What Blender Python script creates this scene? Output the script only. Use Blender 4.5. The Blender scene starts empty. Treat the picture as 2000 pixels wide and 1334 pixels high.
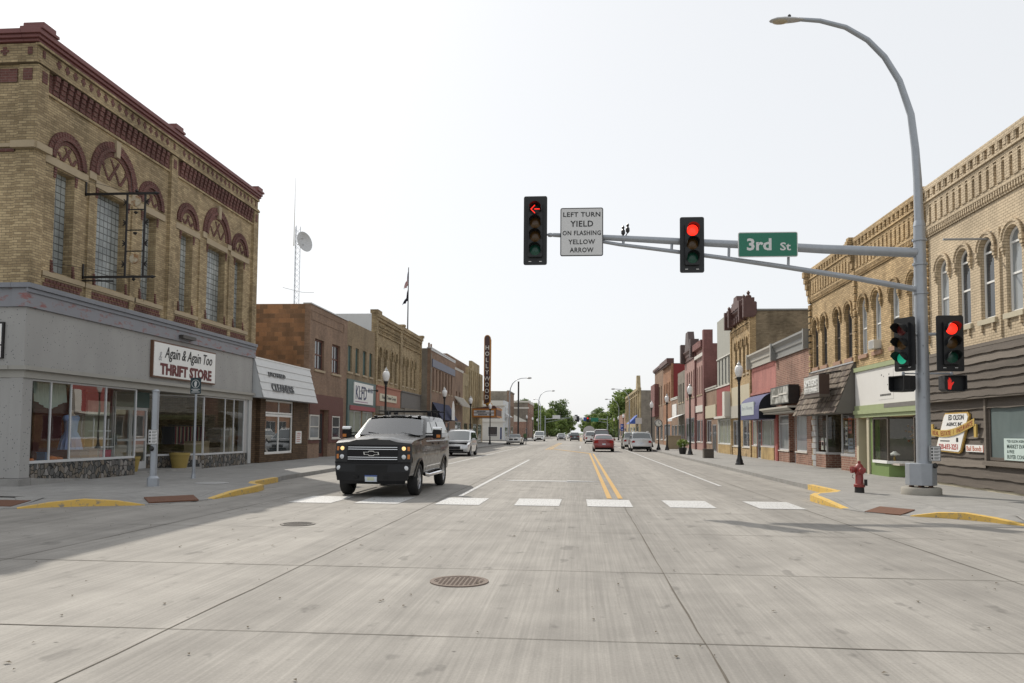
import bpy, bmesh, math, random
from math import sin, cos, pi, radians, sqrt
from mathutils import Vector, Matrix
from mathutils.geometry import tessellate_polygon, delaunay_2d_cdt
SC = bpy.context.scene
COL = SC.collection
RND = random.Random(7)
# ---------------------------------------------------------------- camera
cam = bpy.data.cameras.new('camera'); camo = bpy.data.objects.new('camera', cam); COL.objects.link(camo)
_yaw, _pitch, _roll = -.086, .0559, .0084
_f = Vector((sin(_yaw) * cos(_pitch), cos(_yaw) * cos(_pitch), sin(_pitch)))
_r = Vector((cos(_yaw), -sin(_yaw), 0)); _u = _r.cross(_f)
_r2 = cos(_roll) * _r + sin(_roll) * _u; _u2 = -sin(_roll) * _r + cos(_roll) * _u
camo.matrix_world = Matrix(((_r2.x, _u2.x, -_f.x, 0), (_r2.y, _u2.y, -_f.y, 0), (_r2.z, _u2.z, -_f.z, 1.63), (0, 0, 0, 1)))
cam.sensor_width = 36; cam.lens = 36 * 1560 / 2000; cam.shift_y = .045
cam.clip_start = .1; cam.clip_end = 6000
SC.camera = camo
# ---------------------------------------------------------------- sky and sun
SUN = Vector((-7.5, 10.5, 11.9)).normalized()
w = bpy.data.worlds.new('World'); SC.world = w; w.use_nodes = True
nt = w.node_tree; bg = nt.nodes['Background']
sky = nt.nodes.new('ShaderNodeTexSky'); sky.sky_type = 'NISHITA'; sky.sun_disc = False
sky.sun_elevation = math.asin(SUN.z); sky.sun_rotation = math.atan2(SUN.x, SUN.y)
sky.altitude = 300; sky.air_density = 1.0; sky.dust_density = 3.0; sky.ozone_density = 1.0
hs = nt.nodes.new('ShaderNodeHueSaturation'); hs.inputs['Saturation'].default_value = .45; nt.links.new(sky.outputs['Color'], hs.inputs['Color'])
mx = nt.nodes.new('ShaderNodeMix'); mx.data_type = 'RGBA'; mx.inputs[0].default_value = .70; mx.inputs[7].default_value = (10.5, 10.7, 10.9, 1)   # thin bright overcast haze
nt.links.new(hs.outputs[0], mx.inputs[6]); nt.links.new(mx.outputs[2], bg.inputs['Color']); bg.inputs['Strength'].default_value = .1
sl = bpy.data.lights.new('sun', 'SUN'); so = bpy.data.objects.new('sun', sl); COL.objects.link(so)
sl.energy = 3.6; sl.angle = radians(.6); sl.color = (1, .93, .82)
so.rotation_euler = SUN.to_track_quat('Z', 'Y').to_euler(); so.location = (-40, 60, 70)
vs = SC.view_settings; vs.view_transform = 'Standard'; vs.look = 'None'; vs.gamma = 1; vs.exposure = 0.0
SC.cycles.max_bounces = 6; SC.cycles.transparent_max_bounces = 12; SC.cycles.glossy_bounces = 3
SC.cycles.use_denoising = True
# ---------------------------------------------------------------- mesh helper
def arch(u0, u1, v0, vs, rise, n=12, p=1.0):
    "window outline: straight sides from v0 to vs, then an arch of height rise"
    c, r = (u0 + u1) / 2, (u1 - u0) / 2
    pts = [(u0, v0), (u1, v0)]
    if rise <= 0: return pts + [(u1, vs), (u0, vs)]
    for i in range(n + 1):
        a = pi * i / n; pts.append((c + r * cos(a), vs + rise * abs(sin(a)) ** p))
    return pts
def rect(u0, u1, v0, v1): return [(u0, v0), (u1, v0), (u1, v1), (u0, v1)]
def inset(poly, d):
    "shrink a convex counter-clockwise outline by d"
    n = len(poly); out = []
    for i in range(n):
        a, b, c = Vector(poly[i - 1]), Vector(poly[i]), Vector(poly[(i + 1) % n])
        e1 = (b - a); e2 = (c - b)
        if e1.length < 1e-6 or e2.length < 1e-6: out.append(tuple(b)); continue
        e1.normalize(); e2.normalize()
        n1 = Vector((-e1.y, e1.x)); n2 = Vector((-e2.y, e2.x)); m = n1 + n2
        k = m.length_squared
        out.append(tuple(b + m * (2 * d / k)) if k > .2 else tuple(b + n1 * d))
    return out
class MB:
    def __init__(s): s.v = []; s.f = []; s.m = []
    def add(s, vs, fs, m=0):
        o = len(s.v); s.v += [tuple(p) for p in vs]
        for f in fs: s.f.append(tuple(i + o for i in f)); s.m.append(m)
        return s
    def quad(s, a, b, c, d, m=0): return s.add([a, b, c, d], [(0, 1, 2, 3)], m)
    def box(s, x0, x1, y0, y1, z0, z1, m=0):
        return s.add([(x, y, z) for z in (z0, z1) for y in (y0, y1) for x in (x0, x1)],
                     [(0, 2, 3, 1), (4, 5, 7, 6), (0, 1, 5, 4), (2, 6, 7, 3), (0, 4, 6, 2), (1, 3, 7, 5)], m)
    def bar(s, a, b, w, h=None, m=0, up=(0, 0, 1)):
        "a square bar from a to b"
        a = Vector(a); b = Vector(b); h = h or w; d = (b - a).normalized(); up = Vector(up)
        if abs(d.dot(up)) > .98: up = Vector((1, 0, 0))
        x = d.cross(up).normalized() * (w / 2); y = x.cross(d).normalized() * (h / 2)
        return s.add([p + i * x + j * y for p in (a, b) for j in (-1, 1) for i in (-1, 1)],
                     [(0, 2, 3, 1), (4, 5, 7, 6), (0, 1, 5, 4), (2, 6, 7, 3), (0, 4, 6, 2), (1, 3, 7, 5)], m)
    def fbox(s, fn, u0, u1, v0, v1, w0, w1, m=0):
        return s.add([fn(u, v, w) for w in (w0, w1) for v in (v0, v1) for u in (u0, u1)],
                     [(0, 2, 3, 1), (4, 5, 7, 6), (0, 1, 5, 4), (2, 6, 7, 3), (0, 4, 6, 2), (1, 3, 7, 5)], m)
    def sheet(s, fn, poly, w=0, holes=(), m=0):
        loops = [poly] + list(holes)
        tris = tessellate_polygon([[Vector((p[0], p[1], 0)) for p in l] for l in loops])
        flat = [p for l in loops for p in l]
        return s.add([fn(p[0], p[1], w) for p in flat], [tuple(t) for t in tris], m)
    def rim(s, fn, poly, w0, w1, m=0):
        n = len(poly)
        return s.add([fn(p[0], p[1], w0) for p in poly] + [fn(p[0], p[1], w1) for p in poly],
                     [(i, (i + 1) % n, n + (i + 1) % n, n + i) for i in range(n)], m)
    def prism(s, fn, poly, w0, w1, m=0, holes=()):
        s.sheet(fn, poly, w0, holes, m); s.sheet(fn, poly, w1, holes, m); s.rim(fn, poly, w0, w1, m)
        for h in holes: s.rim(fn, h, w0, w1, m)
        return s
    def strip(s, la, lb, m=0, close=False):
        n = len(la); k = n if close else n - 1
        return s.add(list(la) + list(lb), [(i, (i + 1) % n, n + (i + 1) % n, n + i) for i in range(k)], m)
    def tube(s, path, r, n=8, m=0, cap=True):
        path = [Vector(p) for p in path]; k = len(path)
        rs = r if isinstance(r, (list, tuple)) else [r] * k
        vs = []; ref = None
        for i, p in enumerate(path):
            d = (path[min(i + 1, k - 1)] - path[max(i - 1, 0)]).normalized()
            if ref is None: ref = Vector((0, 0, 1)) if abs(d.z) < .9 else Vector((1, 0, 0))
            x = d.cross(ref).normalized(); y = x.cross(d).normalized(); ref = y
            vs += [p + rs[i] * (cos(2 * pi * j / n) * x + sin(2 * pi * j / n) * y) for j in range(n)]
        fs = [(i * n + j, i * n + (j + 1) % n, (i + 1) * n + (j + 1) % n, (i + 1) * n + j) for i in range(k - 1) for j in range(n)]
        if cap: fs += [tuple(range(n))[::-1], tuple((k - 1) * n + j for j in range(n))]
        return s.add(vs, fs, m)
    def lathe(s, prof, c=(0, 0, 0), n=16, m=0, axis='z', cap=True):
        vs = []
        for r, h in prof:
            for j in range(n):
                a = 2 * pi * (j + .5) / n; p = (r * cos(a), r * sin(a), h)
                if axis == 'x': p = (h, p[0], p[1])
                if axis == 'y': p = (p[0], h, p[1])
                vs.append((p[0] + c[0], p[1] + c[1], p[2] + c[2]))
        k = len(prof)
        fs = [(i * n + j, i * n + (j + 1) % n, (i + 1) * n + (j + 1) % n, (i + 1) * n + j) for i in range(k - 1) for j in range(n)]
        if cap: fs += [tuple(range(n))[::-1], tuple((k - 1) * n + j for j in range(n))]
        return s.add(vs, fs, m)
    def grid(s, fn, us, vs, m=0):
        nu, nv = len(us), len(vs)
        return s.add([fn(u, v) for v in vs for u in us],
                     [(j * nu + i, j * nu + i + 1, (j + 1) * nu + i + 1, (j + 1) * nu + i) for j in range(nv - 1) for i in range(nu - 1)], m)
    def text(s, body, fn, u, v, width=None, height=.2, w0=0, w1=.01, m=0, shear=0, weight=0, align='c', kern=1, wmax=None):
        "lettering: fn(x, y, w) places it; u, v is the middle (align c), the left (l) or the right (r) of the line"
        cu = bpy.data.curves.new('t', 'FONT'); cu.body = body; cu.shear = shear; cu.offset = weight; cu.space_character = kern; cu.resolution_u = 2
        cu.fill_mode = 'FRONT'
        ob = bpy.data.objects.new('t', cu); COL.objects.link(ob)
        me = bpy.data.meshes.new_from_object(ob.evaluated_get(bpy.context.evaluated_depsgraph_get()))
        P = [(q.co.x, q.co.y) for q in me.vertices]
        if P:
            x0, x1 = min(p[0] for p in P), max(p[0] for p in P); y0, y1 = min(p[1] for p in P), max(p[1] for p in P)
            ky = height / max(y1 - y0, 1e-6); kx = (width / max(x1 - x0, 1e-6)) if width else ky
            if wmax: kx = min(kx, wmax / max(x1 - x0, 1e-6))
            ox = {'c': -(x0 + x1) / 2, 'l': -x0, 'r': -x1}[align]
            Q = [(u + (p[0] + ox) * kx, v + (p[1] - (y0 + y1) / 2) * ky) for p in P]
            fs = [tuple(f.vertices) for f in me.polygons]
            s.add([fn(p[0], p[1], w1) for p in Q], fs, m)
            ec = {}
            for f in fs:
                for i in range(len(f)):
                    e = (f[i], f[(i + 1) % len(f)]); ec[tuple(sorted(e))] = ec.get(tuple(sorted(e)), 0) + 1
            for (a, b), k in ec.items():
                if k == 1: s.quad(fn(*Q[a], w0), fn(*Q[b], w0), fn(*Q[b], w1), fn(*Q[a], w1), m)
        bpy.data.objects.remove(ob); bpy.data.curves.remove(cu); bpy.data.meshes.remove(me)
        return s
    def build(s, name, mats, parent=None, smooth=0, bevel=0, weld=False, loc=None, fixn=True):
        me = bpy.data.meshes.new(name)
        off = Vector((0, 0, 0)); q = parent
        while q is not None: off += q.location; q = q.parent
        if loc is not None: off = off + Vector(loc)
        me.from_pydata([tuple(Vector(p) - off) for p in s.v], [], s.f)
        mats = mats if isinstance(mats, (list, tuple)) else [mats]
        for m in mats: me.materials.append(m)
        me.polygons.foreach_set('material_index', s.m)
        if weld or fixn or bevel:
            bm = bmesh.new(); bm.from_mesh(me)
            if weld or bevel: bmesh.ops.remove_doubles(bm, verts=bm.verts, dist=.0004)
            if fixn: bmesh.ops.recalc_face_normals(bm, faces=bm.faces)
            bm.to_mesh(me); bm.free()
        if smooth:
            me.shade_smooth() if hasattr(me, 'shade_smooth') else None
            try: me.set_sharp_from_angle(angle=radians(smooth))
            except Exception: pass
        o = bpy.data.objects.new(name, me); COL.objects.link(o)
        if parent is not None: o.parent = parent
        if loc is not None: o.location = loc
        if bevel:
            b = o.modifiers.new('bevel', 'BEVEL'); b.width = bevel; b.segments = 2; b.limit_method = 'ANGLE'; b.angle_limit = radians(40)
        return o
def tag(o, label=None, cat=None, group=None, kind=None):
    if label: o['label'] = label
    if cat: o['category'] = cat
    if group: o['group'] = group
    if kind: o['kind'] = kind
    return o
def thing(name, loc, label, cat, group=None):
    o = bpy.data.objects.new(name, None); COL.objects.link(o); o.location = loc; o.empty_display_size = .2
    return tag(o, label, cat, group)
def copy_tree(o, parent=None):
    c = o.copy(); COL.objects.link(c); c.parent = parent
    for ch in list(o.children): copy_tree(ch, c)
    return c
# ---------------------------------------------------------------- materials
def N(nt, t, **kw):
    n = nt.nodes.new(t)
    for k, v in kw.items():
        if k in n.inputs: n.inputs[k].default_value = v
        else: setattr(n, k, v)
    return n
def base_mat(name):
    m = bpy.data.materials.new(name); m.use_nodes = True
    nt = m.node_tree; return m, nt, nt.nodes['Principled BSDF'], nt.links
def rgba(c): return (c[0], c[1], c[2], 1)
def ramp(nt, stops):
    n = nt.nodes.new('ShaderNodeValToRGB'); el = n.color_ramp.elements
    while len(el) < len(stops): el.new(.5)
    for e, (p, c) in zip(el, stops): e.position = p; e.color = rgba(c) if not isinstance(c, (int, float)) else (c, c, c, 1)
    return n
def mixc(nt, fac, a, b, mode='MIX'):
    n = nt.nodes.new('ShaderNodeMix'); n.data_type = 'RGBA'; n.blend_type = mode
    for i, x in ((0, fac), (6, a), (7, b)):
        if hasattr(x, 'is_output'): nt.links.new(x, n.inputs[i])
        else: n.inputs[i].default_value = x if isinstance(x, (int, float)) else rgba(x)
    return n.outputs[2]
def pos(nt): return nt.nodes.new('ShaderNodeNewGeometry').outputs['Position']
def objc(nt): return nt.nodes.new('ShaderNodeTexCoord').outputs['Object']
def scaled(nt, vec, s):
    n = nt.nodes.new('ShaderNodeMapping'); nt.links.new(vec, n.inputs[0]); n.inputs['Scale'].default_value = s; return n.outputs[0]
def noise(nt, vec, scale, detail=4, rough=.55, dist=0):
    n = N(nt, 'ShaderNodeTexNoise', Scale=scale, Detail=detail, Roughness=rough, Distortion=dist); nt.links.new(vec, n.inputs['Vector']); return n.outputs['Fac']
def bumpit(nt, bs, h, strength=.3, dist=.01):
    b = N(nt, 'ShaderNodeBump', Strength=strength, Distance=dist); nt.links.new(h, b.inputs['Height']); nt.links.new(b.outputs[0], bs.inputs['Normal'])
def pm(name, col, rough=.6, metal=0, var=.12, scale=3, bump=0, bscale=40, spec=.5, coat=0, emit=0, coords='pos', streak=None):
    "painted / plain surface with soft blotches and a little grain"
    m, nt, bs, L = base_mat(name)
    p = pos(nt) if coords == 'pos' else objc(nt)
    q = scaled(nt, p, streak) if streak else p
    n1 = noise(nt, q, scale, 5); n2 = noise(nt, p, scale * 9, 3)
    c = mixc(nt, n1, [x * (1 - var) for x in col], [min(1, x * (1 + var)) for x in col])
    c = mixc(nt, n2, c, mixc(nt, .5, c, [x * (1 - 1.5 * var) for x in col])) if var else c
    L.new(c, bs.inputs['Base Color'])
    bs.inputs['Roughness'].default_value = rough; bs.inputs['Metallic'].default_value = metal
    bs.inputs['Specular IOR Level'].default_value = spec; bs.inputs['Coat Weight'].default_value = coat; bs.inputs['Coat Roughness'].default_value = .03
    if bump: bumpit(nt, bs, noise(nt, p, bscale, 4), bump)
    if emit: bs.inputs['Emission Color'].default_value = rgba(col); bs.inputs['Emission Strength'].default_value = emit
    return m
def brick(name, c1, c2, mortar, w=.215, h=.072, mw=.011, stain=.35, bump=.5, offset=.5, rough=.85, sq=None, spots=None):
    m, nt, bs, L = base_mat(name)
    p = pos(nt); sx = N(nt, 'ShaderNodeSeparateXYZ'); L.new(p, sx.inputs[0])
    ad = N(nt, 'ShaderNodeMath', operation='ADD'); L.new(sx.outputs[0], ad.inputs[0]); L.new(sx.outputs[1], ad.inputs[1])
    cb = N(nt, 'ShaderNodeCombineXYZ'); L.new(ad.outputs[0], cb.inputs[0]); L.new(sx.outputs[2], cb.inputs[1])
    # a little waver in the courses
    wob = mixc(nt, .004, cb.outputs[0], N(nt, 'ShaderNodeTexNoise', Scale=6.).outputs['Color'], 'ADD')
    b = N(nt, 'ShaderNodeTexBrick', Scale=1.); b.offset = offset; b.inputs['Mortar Size'].default_value = mw / 2
    b.inputs['Mortar Smooth'].default_value = .25; b.inputs['Brick Width'].default_value = w; b.inputs['Row Height'].default_value = h; b.inputs['Bias'].default_value = -.1
    L.new(wob, b.inputs['Vector'])
    b.inputs['Color1'].default_value = rgba(c1); b.inputs['Color2'].default_value = rgba(c2); b.inputs['Mortar'].default_value = rgba(mortar)
    n1 = noise(nt, p, .55, 6, .6); n2 = noise(nt, scaled(nt, p, (1, 1, .25)), 2.2, 5, .6); n3 = noise(nt, p, 30, 3)
    r1 = ramp(nt, [(.3, 1 - stain), (.62, 1.12)]); L.new(n1, r1.inputs[0])
    r2 = ramp(nt, [(.3, 1 - stain * .7), (.6, 1.06)]); L.new(n2, r2.inputs[0])
    r3 = ramp(nt, [(.25, .82), (.75, 1.15)]); L.new(n3, r3.inputs[0])
    c = b.outputs['Color']
    for r in (r1, r2, r3): c = mixc(nt, 1.0, c, r.outputs[0], 'MULTIPLY')
    L.new(c, bs.inputs['Base Color']); bs.inputs['Roughness'].default_value = rough; bs.inputs['Specular IOR Level'].default_value = .25
    inv = N(nt, 'ShaderNodeMath', operation='SUBTRACT'); inv.inputs[0].default_value = 1; L.new(b.outputs['Fac'], inv.inputs[1])
    bumpit(nt, bs, inv.outputs[0], bump, .012)
    return m
def glass(name, tint=(.8, .86, .84), refl=1.0, ior=1.5):
    m = bpy.data.materials.new(name); m.use_nodes = True; nt = m.node_tree; nt.nodes.clear(); L = nt.links
    o = N(nt, 'ShaderNodeOutputMaterial'); t = N(nt, 'ShaderNodeBsdfTransparent'); t.inputs[0].default_value = rgba(tint)
    g = N(nt, 'ShaderNodeBsdfGlossy', Roughness=.01); fr = N(nt, 'ShaderNodeFresnel', IOR=ior)
    b = N(nt, 'ShaderNodeBump', Strength=.05, Distance=.02); L.new(noise(nt, pos(nt), .9, 2), b.inputs['Height']); L.new(b.outputs[0], g.inputs['Normal'])
    mx = N(nt, 'ShaderNodeMixShader'); k = N(nt, 'ShaderNodeMath', operation='MULTIPLY_ADD'); k.inputs[1].default_value = refl; k.inputs[2].default_value = .05
    L.new(fr.outputs[0], k.inputs[0]); L.new(k.outputs[0], mx.inputs[0]); L.new(t.outputs[0], mx.inputs[1]); L.new(g.outputs[0], mx.inputs[2]); L.new(mx.outputs[0], o.inputs[0])
    return m
def pane(name, col, rough=.04, spec=.7):
    "window seen from outside: dim room or blind behind glass"
    m, nt, bs, L = base_mat(name); p = pos(nt)
    n = noise(nt, scaled(nt, p, (1, 1, .5)), 1.3, 3)
    L.new(mixc(nt, n, [x * .6 for x in col], [x * 1.3 for x in col]), bs.inputs['Base Color'])
    bs.inputs['Roughness'].default_value = rough; bs.inputs['Specular IOR Level'].default_value = spec
    bumpit(nt, bs, noise(nt, p, 1.1, 2), .04, .02)
    return m
M = {}
M['ybrick'] = brick('yellow_brick', (.48, .375, .225), (.275, .205, .118), (.235, .185, .125), stain=.3, w=.22, h=.07, mw=.014, bump=.8)
M['rbrick'] = brick('red_trim_brick', (.175, .078, .068), (.12, .053, .046), (.22, .16, .135), stain=.3)
M['tbrick'] = brick('tan_brick', (.57, .415, .23), (.36, .255, .135), (.195, .145, .09), stain=.25, h=.075, mw=.016, bump=.8)
M['pbrick'] = brick('painted_tan_brick', (.58, .475, .335), (.52, .425, .30), (.30, .235, .16), stain=.16, bump=1., h=.075, mw=.015)
M['rdbrick'] = brick('red_brown_brick', (.31, .165, .12), (.205, .10, .072), (.40, .33, .27), stain=.25, w=.22, h=.095, mw=.02, bump=.8)
M['bbrick'] = brick('brown_brick', (.275, .185, .13), (.215, .142, .10), (.25, .19, .145), stain=.22)
M['dbrick'] = brick('dark_brown_brick', (.13, .085, .05), (.085, .055, .033), (.05, .035, .025), stain=.2, w=.3, h=.09, mw=.018)
M['tile'] = brick('clay_block', (.35, .19, .10), (.165, .105, .065), (.24, .155, .10), w=.42, h=.245, mw=.012, offset=.5, stain=.25, bump=.35)
M['obrick'] = brick('orange_brick', (.36, .19, .11), (.27, .135, .075), (.30, .2, .15), stain=.25)
M['gblock'] = brick('glass_block', (.40, .425, .415), (.28, .305, .305), (.12, .125, .12), w=.205, h=.205, mw=.028, offset=0, rough=.12, stain=.4, bump=1)
M['tanb'] = brick('dull_tan_brick', (.30, .23, .145), (.235, .175, .11), (.24, .19, .13), stain=.25)
M['gsbrick'] = brick('grey_side_block', (.235, .21, .175), (.20, .178, .148), (.22, .2, .17), w=.4, h=.2, stain=.18)
M['shbrick'] = brick('old_side_brick', (.31, .25, .165), (.205, .16, .105), (.24, .2, .15), stain=.4)
M['rcorn'] = pm('red_cornice_paint', (.185, .066, .062), .55, var=.18)
M['limest'] = pm('limestone', (.42, .34, .23), .85, var=.2, bump=.2)
M['beam'] = pm('weathered_blue_grey_paint', (.22, .23, .26), .6, var=.2)
M['stone'] = None
M['alum'] = pm('aluminium_frame', (.55, .56, .57), .5, .0, var=.06)
M['dirtyw'] = pm('off_white_paint', (.62, .60, .55), .6, var=.1)
M['white'] = pm('white_paint', (.80, .80, .78), .5, var=.06)
M['wmark'] = None
M['black'] = pm('black_paint', (.012, .012, .013), .35, var=.1)
M['bplastic'] = pm('black_plastic', (.016, .017, .019), .5, var=.1)
M['iron'] = pm('black_iron', (.012, .01, .01), .6, var=.2)
M['galv'] = pm('galvanised_steel', (.36, .385, .42), .42, .45, var=.16, scale=5)
M['galvd'] = pm('dull_aluminium', (.50, .50, .50), .45, .4, var=.1)
M['dark'] = pm('dark_interior', (.03, .028, .026), .9, var=.2)
M['inter'] = pm('shop_interior', (.55, .50, .44), .9, var=.35, scale=1.2)
M['shopglass'] = glass('shop_glass', tint=(.9, .93, .92), refl=.32)
M['pane'] = pane('dark_pane', (.045, .052, .06))
M['paneb'] = pane('blind_pane', (.27, .29, .30), .1, .6)
M['panec'] = pane('curtain_pane', (.30, .33, .27), .12, .6)
M['panel_teal'] = pm('teal_board', (.07, .125, .12), .5)
def speckle(name, col, spot, thr=.12, scale=14):
    m, nt, bs, L = base_mat(name); p = pos(nt)
    v = N(nt, 'ShaderNodeTexVoronoi', Scale=float(scale)); L.new(scaled(nt, p, (1, 1, .7)), v.inputs['Vector'])
    r = ramp(nt, [(thr, 1.0), (thr + .05, 0.0)]); L.new(v.outputs['Distance'], r.inputs[0])
    k = N(nt, 'ShaderNodeMath', operation='MULTIPLY'); L.new(r.outputs[0], k.inputs[0]); rr = ramp(nt, [(.42, 0.0), (.5, 1.0)])
    L.new(noise(nt, p, 5, 2), rr.inputs[0]); L.new(rr.outputs[0], k.inputs[1])
    n = noise(nt, scaled(nt, p, (1, 1, .3)), 1.2, 5)
    L.new(mixc(nt, k.outputs[0], mixc(nt, n, [x * .82 for x in col], [x * 1.15 for x in col]), spot), bs.inputs['Base Color'])
    bs.inputs['Roughness'].default_value = .9; bs.inputs['Specular IOR Level'].default_value = .2
    bumpit(nt, bs, noise(nt, p, 60, 3), .2)
    return m
M['stucco'] = speckle('speckled_stucco', (.35, .345, .335), (.05, .06, .075))
def cobble():
    m, nt, bs, L = base_mat('fieldstone'); p = pos(nt)
    sx = N(nt, 'ShaderNodeSeparateXYZ'); L.new(p, sx.inputs[0]); ad = N(nt, 'ShaderNodeMath', operation='ADD'); L.new(sx.outputs[0], ad.inputs[0]); L.new(sx.outputs[1], ad.inputs[1])
    cb = N(nt, 'ShaderNodeCombineXYZ'); L.new(ad.outputs[0], cb.inputs[0]); L.new(sx.outputs[2], cb.inputs[1])
    v = N(nt, 'ShaderNodeTexVoronoi', Scale=7.5); L.new(scaled(nt, cb.outputs[0], (1, .75, 1)), v.inputs['Vector'])
    e = N(nt, 'ShaderNodeTexVoronoi', Scale=7.5, feature='DISTANCE_TO_EDGE'); L.new(scaled(nt, cb.outputs[0], (1, .75, 1)), e.inputs['Vector'])
    hs = N(nt, 'ShaderNodeSeparateColor'); L.new(v.outputs['Color'], hs.inputs[0])
    r = ramp(nt, [(0, (.055, .06, .062)), (.4, (.125, .12, .112)), (.7, (.17, .14, .105)), (1, (.27, .26, .25))]); L.new(hs.outputs[0], r.inputs[0])
    j = ramp(nt, [(.02, (.11, .11, .11)), (.07, (1, 1, 1))]); L.new(e.outputs['Distance'], j.inputs[0])
    c = mixc(nt, 1., r.outputs[0], j.outputs[0], 'MULTIPLY'); c = mixc(nt, .5, c, mixc(nt, noise(nt, p, 18, 4), (.5, .5, .5), (1.4, 1.4, 1.4)), 'MULTIPLY')
    L.new(c, bs.inputs['Base Color']); bs.inputs['Roughness'].default_value = .85
    bumpit(nt, bs, j.outputs[0], .8, .03)
    return m
M['stone'] = cobble()
def worn(name, col, under, lo=.34, hi=.46, scale=9, rough=.6, streak=(1, 1, 1)):
    "paint worn through in patches"
    m, nt, bs, L = base_mat(name); p = pos(nt)
    n = noise(nt, scaled(nt, p, streak), scale, 7, .7)
    r = ramp(nt, [(lo, 0.0), (hi, 1.0)]); L.new(n, r.inputs[0])
    n2 = noise(nt, p, 1.2, 4)
    L.new(mixc(nt, r.outputs[0], under, mixc(nt, n2, [x * .86 for x in col], [min(1, x * 1.08) for x in col])), bs.inputs['Base Color'])
    bs.inputs['Roughness'].default_value = rough
    return m
M['wmark'] = worn('white_road_paint', (.53, .53, .525), (.27, .265, .25), .37, .49, 11, streak=(3, .6, 1))
M['ymark'] = worn('yellow_road_paint', (.50, .29, .055), (.27, .25, .21), .34, .46, 14, streak=(3, .6, 1))
M['ykerb'] = worn('yellow_kerb_paint', (.66, .43, .10), (.27, .235, .18), .36, .46, 9)
M['beamr'] = worn('peeling_red_paint', (.235, .24, .265), (.24, .10, .095), .36, .47, 2.2, streak=(1, 1, 2.6))
M['rust'] = pm('rusty_iron', (.16, .075, .045), .8, .2, var=.3, scale=12, bump=.3)
# ---------------------------------------------------------------- ground
def road_mat():
    m, nt, bs, L = base_mat('road_concrete'); p = pos(nt)
    big = noise(nt, p, .16, 5, .6); mid = noise(nt, p, 1.3, 6, .62); fine = noise(nt, p, 45, 3)
    st = noise(nt, scaled(nt, p, (1, .035, 1)), 5.5, 6, .65)          # long tyre-worn streaks
    tin = noise(nt, scaled(nt, p, (1, .012, 1)), 34, 3, .6)           # raked grooves along the street
    c = mixc(nt, big, (.255, .241, .220), (.325, .308, .283))
    for n, lo, hi, a, b in ((mid, .3, .7, .86, 1.1), (st, .3, .7, .86, 1.08), (tin, .3, .7, .87, 1.10), (fine, .25, .75, .90, 1.09)):
        r = ramp(nt, [(lo, a), (hi, b)]); L.new(n, r.inputs[0]); c = mixc(nt, 1., c, r.outputs[0], 'MULTIPLY')
    lane = ramp(nt, [(.36, .84), (.6, 1.07)]); L.new(noise(nt, scaled(nt, p, (1, .012, 1)), .55, 3, .5), lane.inputs[0]); c = mixc(nt, 1., c, lane.outputs[0], 'MULTIPLY')
    # scattered dark stains
    sp = ramp(nt, [(.30, .45), (.36, 1.0)]); L.new(noise(nt, scaled(nt, p, (1, .5, 1)), 3.4, 3, .5), sp.inputs[0])
    c = mixc(nt, .5, c, sp.outputs[0], 'MULTIPLY')
    v = N(nt, 'ShaderNodeTexVoronoi', Scale=2.1); L.new(p, v.inputs['Vector']); dr = ramp(nt, [(.02, .35), (.05, 1.0)]); L.new(v.outputs['Distance'], dr.inputs[0])
    c = mixc(nt, 1., c, dr.outputs[0], 'MULTIPLY')
    L.new(c, bs.inputs['Base Color']); bs.inputs['Roughness'].default_value = .8; bs.inputs['Specular IOR Level'].default_value = .3
    h = mixc(nt, .5, tin, fine); bumpit(nt, bs, h, .25, .01)
    return m
def walk_mat(name, col):
    m, nt, bs, L = base_mat(name); p = pos(nt)
    c = mixc(nt, noise(nt, p, .5, 5), [x * .85 for x in col], [x * 1.12 for x in col])
    for n, a, b in ((noise(nt, p, 3, 6, .65), .85, 1.1), (noise(nt, p, 60, 3), .9, 1.08)):
        r = ramp(nt, [(.3, a), (.7, b)]); L.new(n, r.inputs[0]); c = mixc(nt, 1., c, r.outputs[0], 'MULTIPLY')
    # broom-finished flags with tooled joints every 1.5 m
    b = N(nt, 'ShaderNodeTexBrick', Scale=1.); b.offset = 0; L.new(p, b.inputs['Vector'])
    for k, x in (('Brick Width', 1.5), ('Row Height', 1.5), ('Mortar Size', .007), ('Mortar Smooth', .1)): b.inputs[k].default_value = x
    b.inputs['Color1'].default_value = (1, 1, 1, 1); b.inputs['Color2'].default_value = (.93, .93, .93, 1); b.inputs['Mortar'].default_value = (.5, .5, .5, 1)
    L.new(mixc(nt, 1., c, b.outputs['Color'], 'MULTIPLY'), bs.inputs['Base Color']); bs.inputs['Roughness'].default_value = .85; bs.inputs['Specular IOR Level'].default_value = .25
    bumpit(nt, bs, noise(nt, scaled(nt, p, (1, 12, 1)), 12, 3), .15)
    return m
M['road'] = road_mat(); M['walk'] = walk_mat('pavement_concrete', (.30, .293, .28)); M['joint'] = pm('joint_tar', (.115, .10, .08), .9, var=.4, scale=2)
M['grass'] = pm('grass', (.06, .10, .03), .9, var=.4, scale=.5)
XL, XR = -14.3, 10.8
flat = lambda u, v, w: (u, v, w)
tag(MB().quad((-900, -300, -.06), (900, -300, -.06), (900, 3000, -.06), (-900, 3000, -.06)).build('ground', M['grass']), kind='structure')
tag(MB().quad((-70, -40, 0), (70, -40, 0), (70, 700, 0), (-70, 700, 0)).build('road', M['road']), kind='structure')
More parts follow.
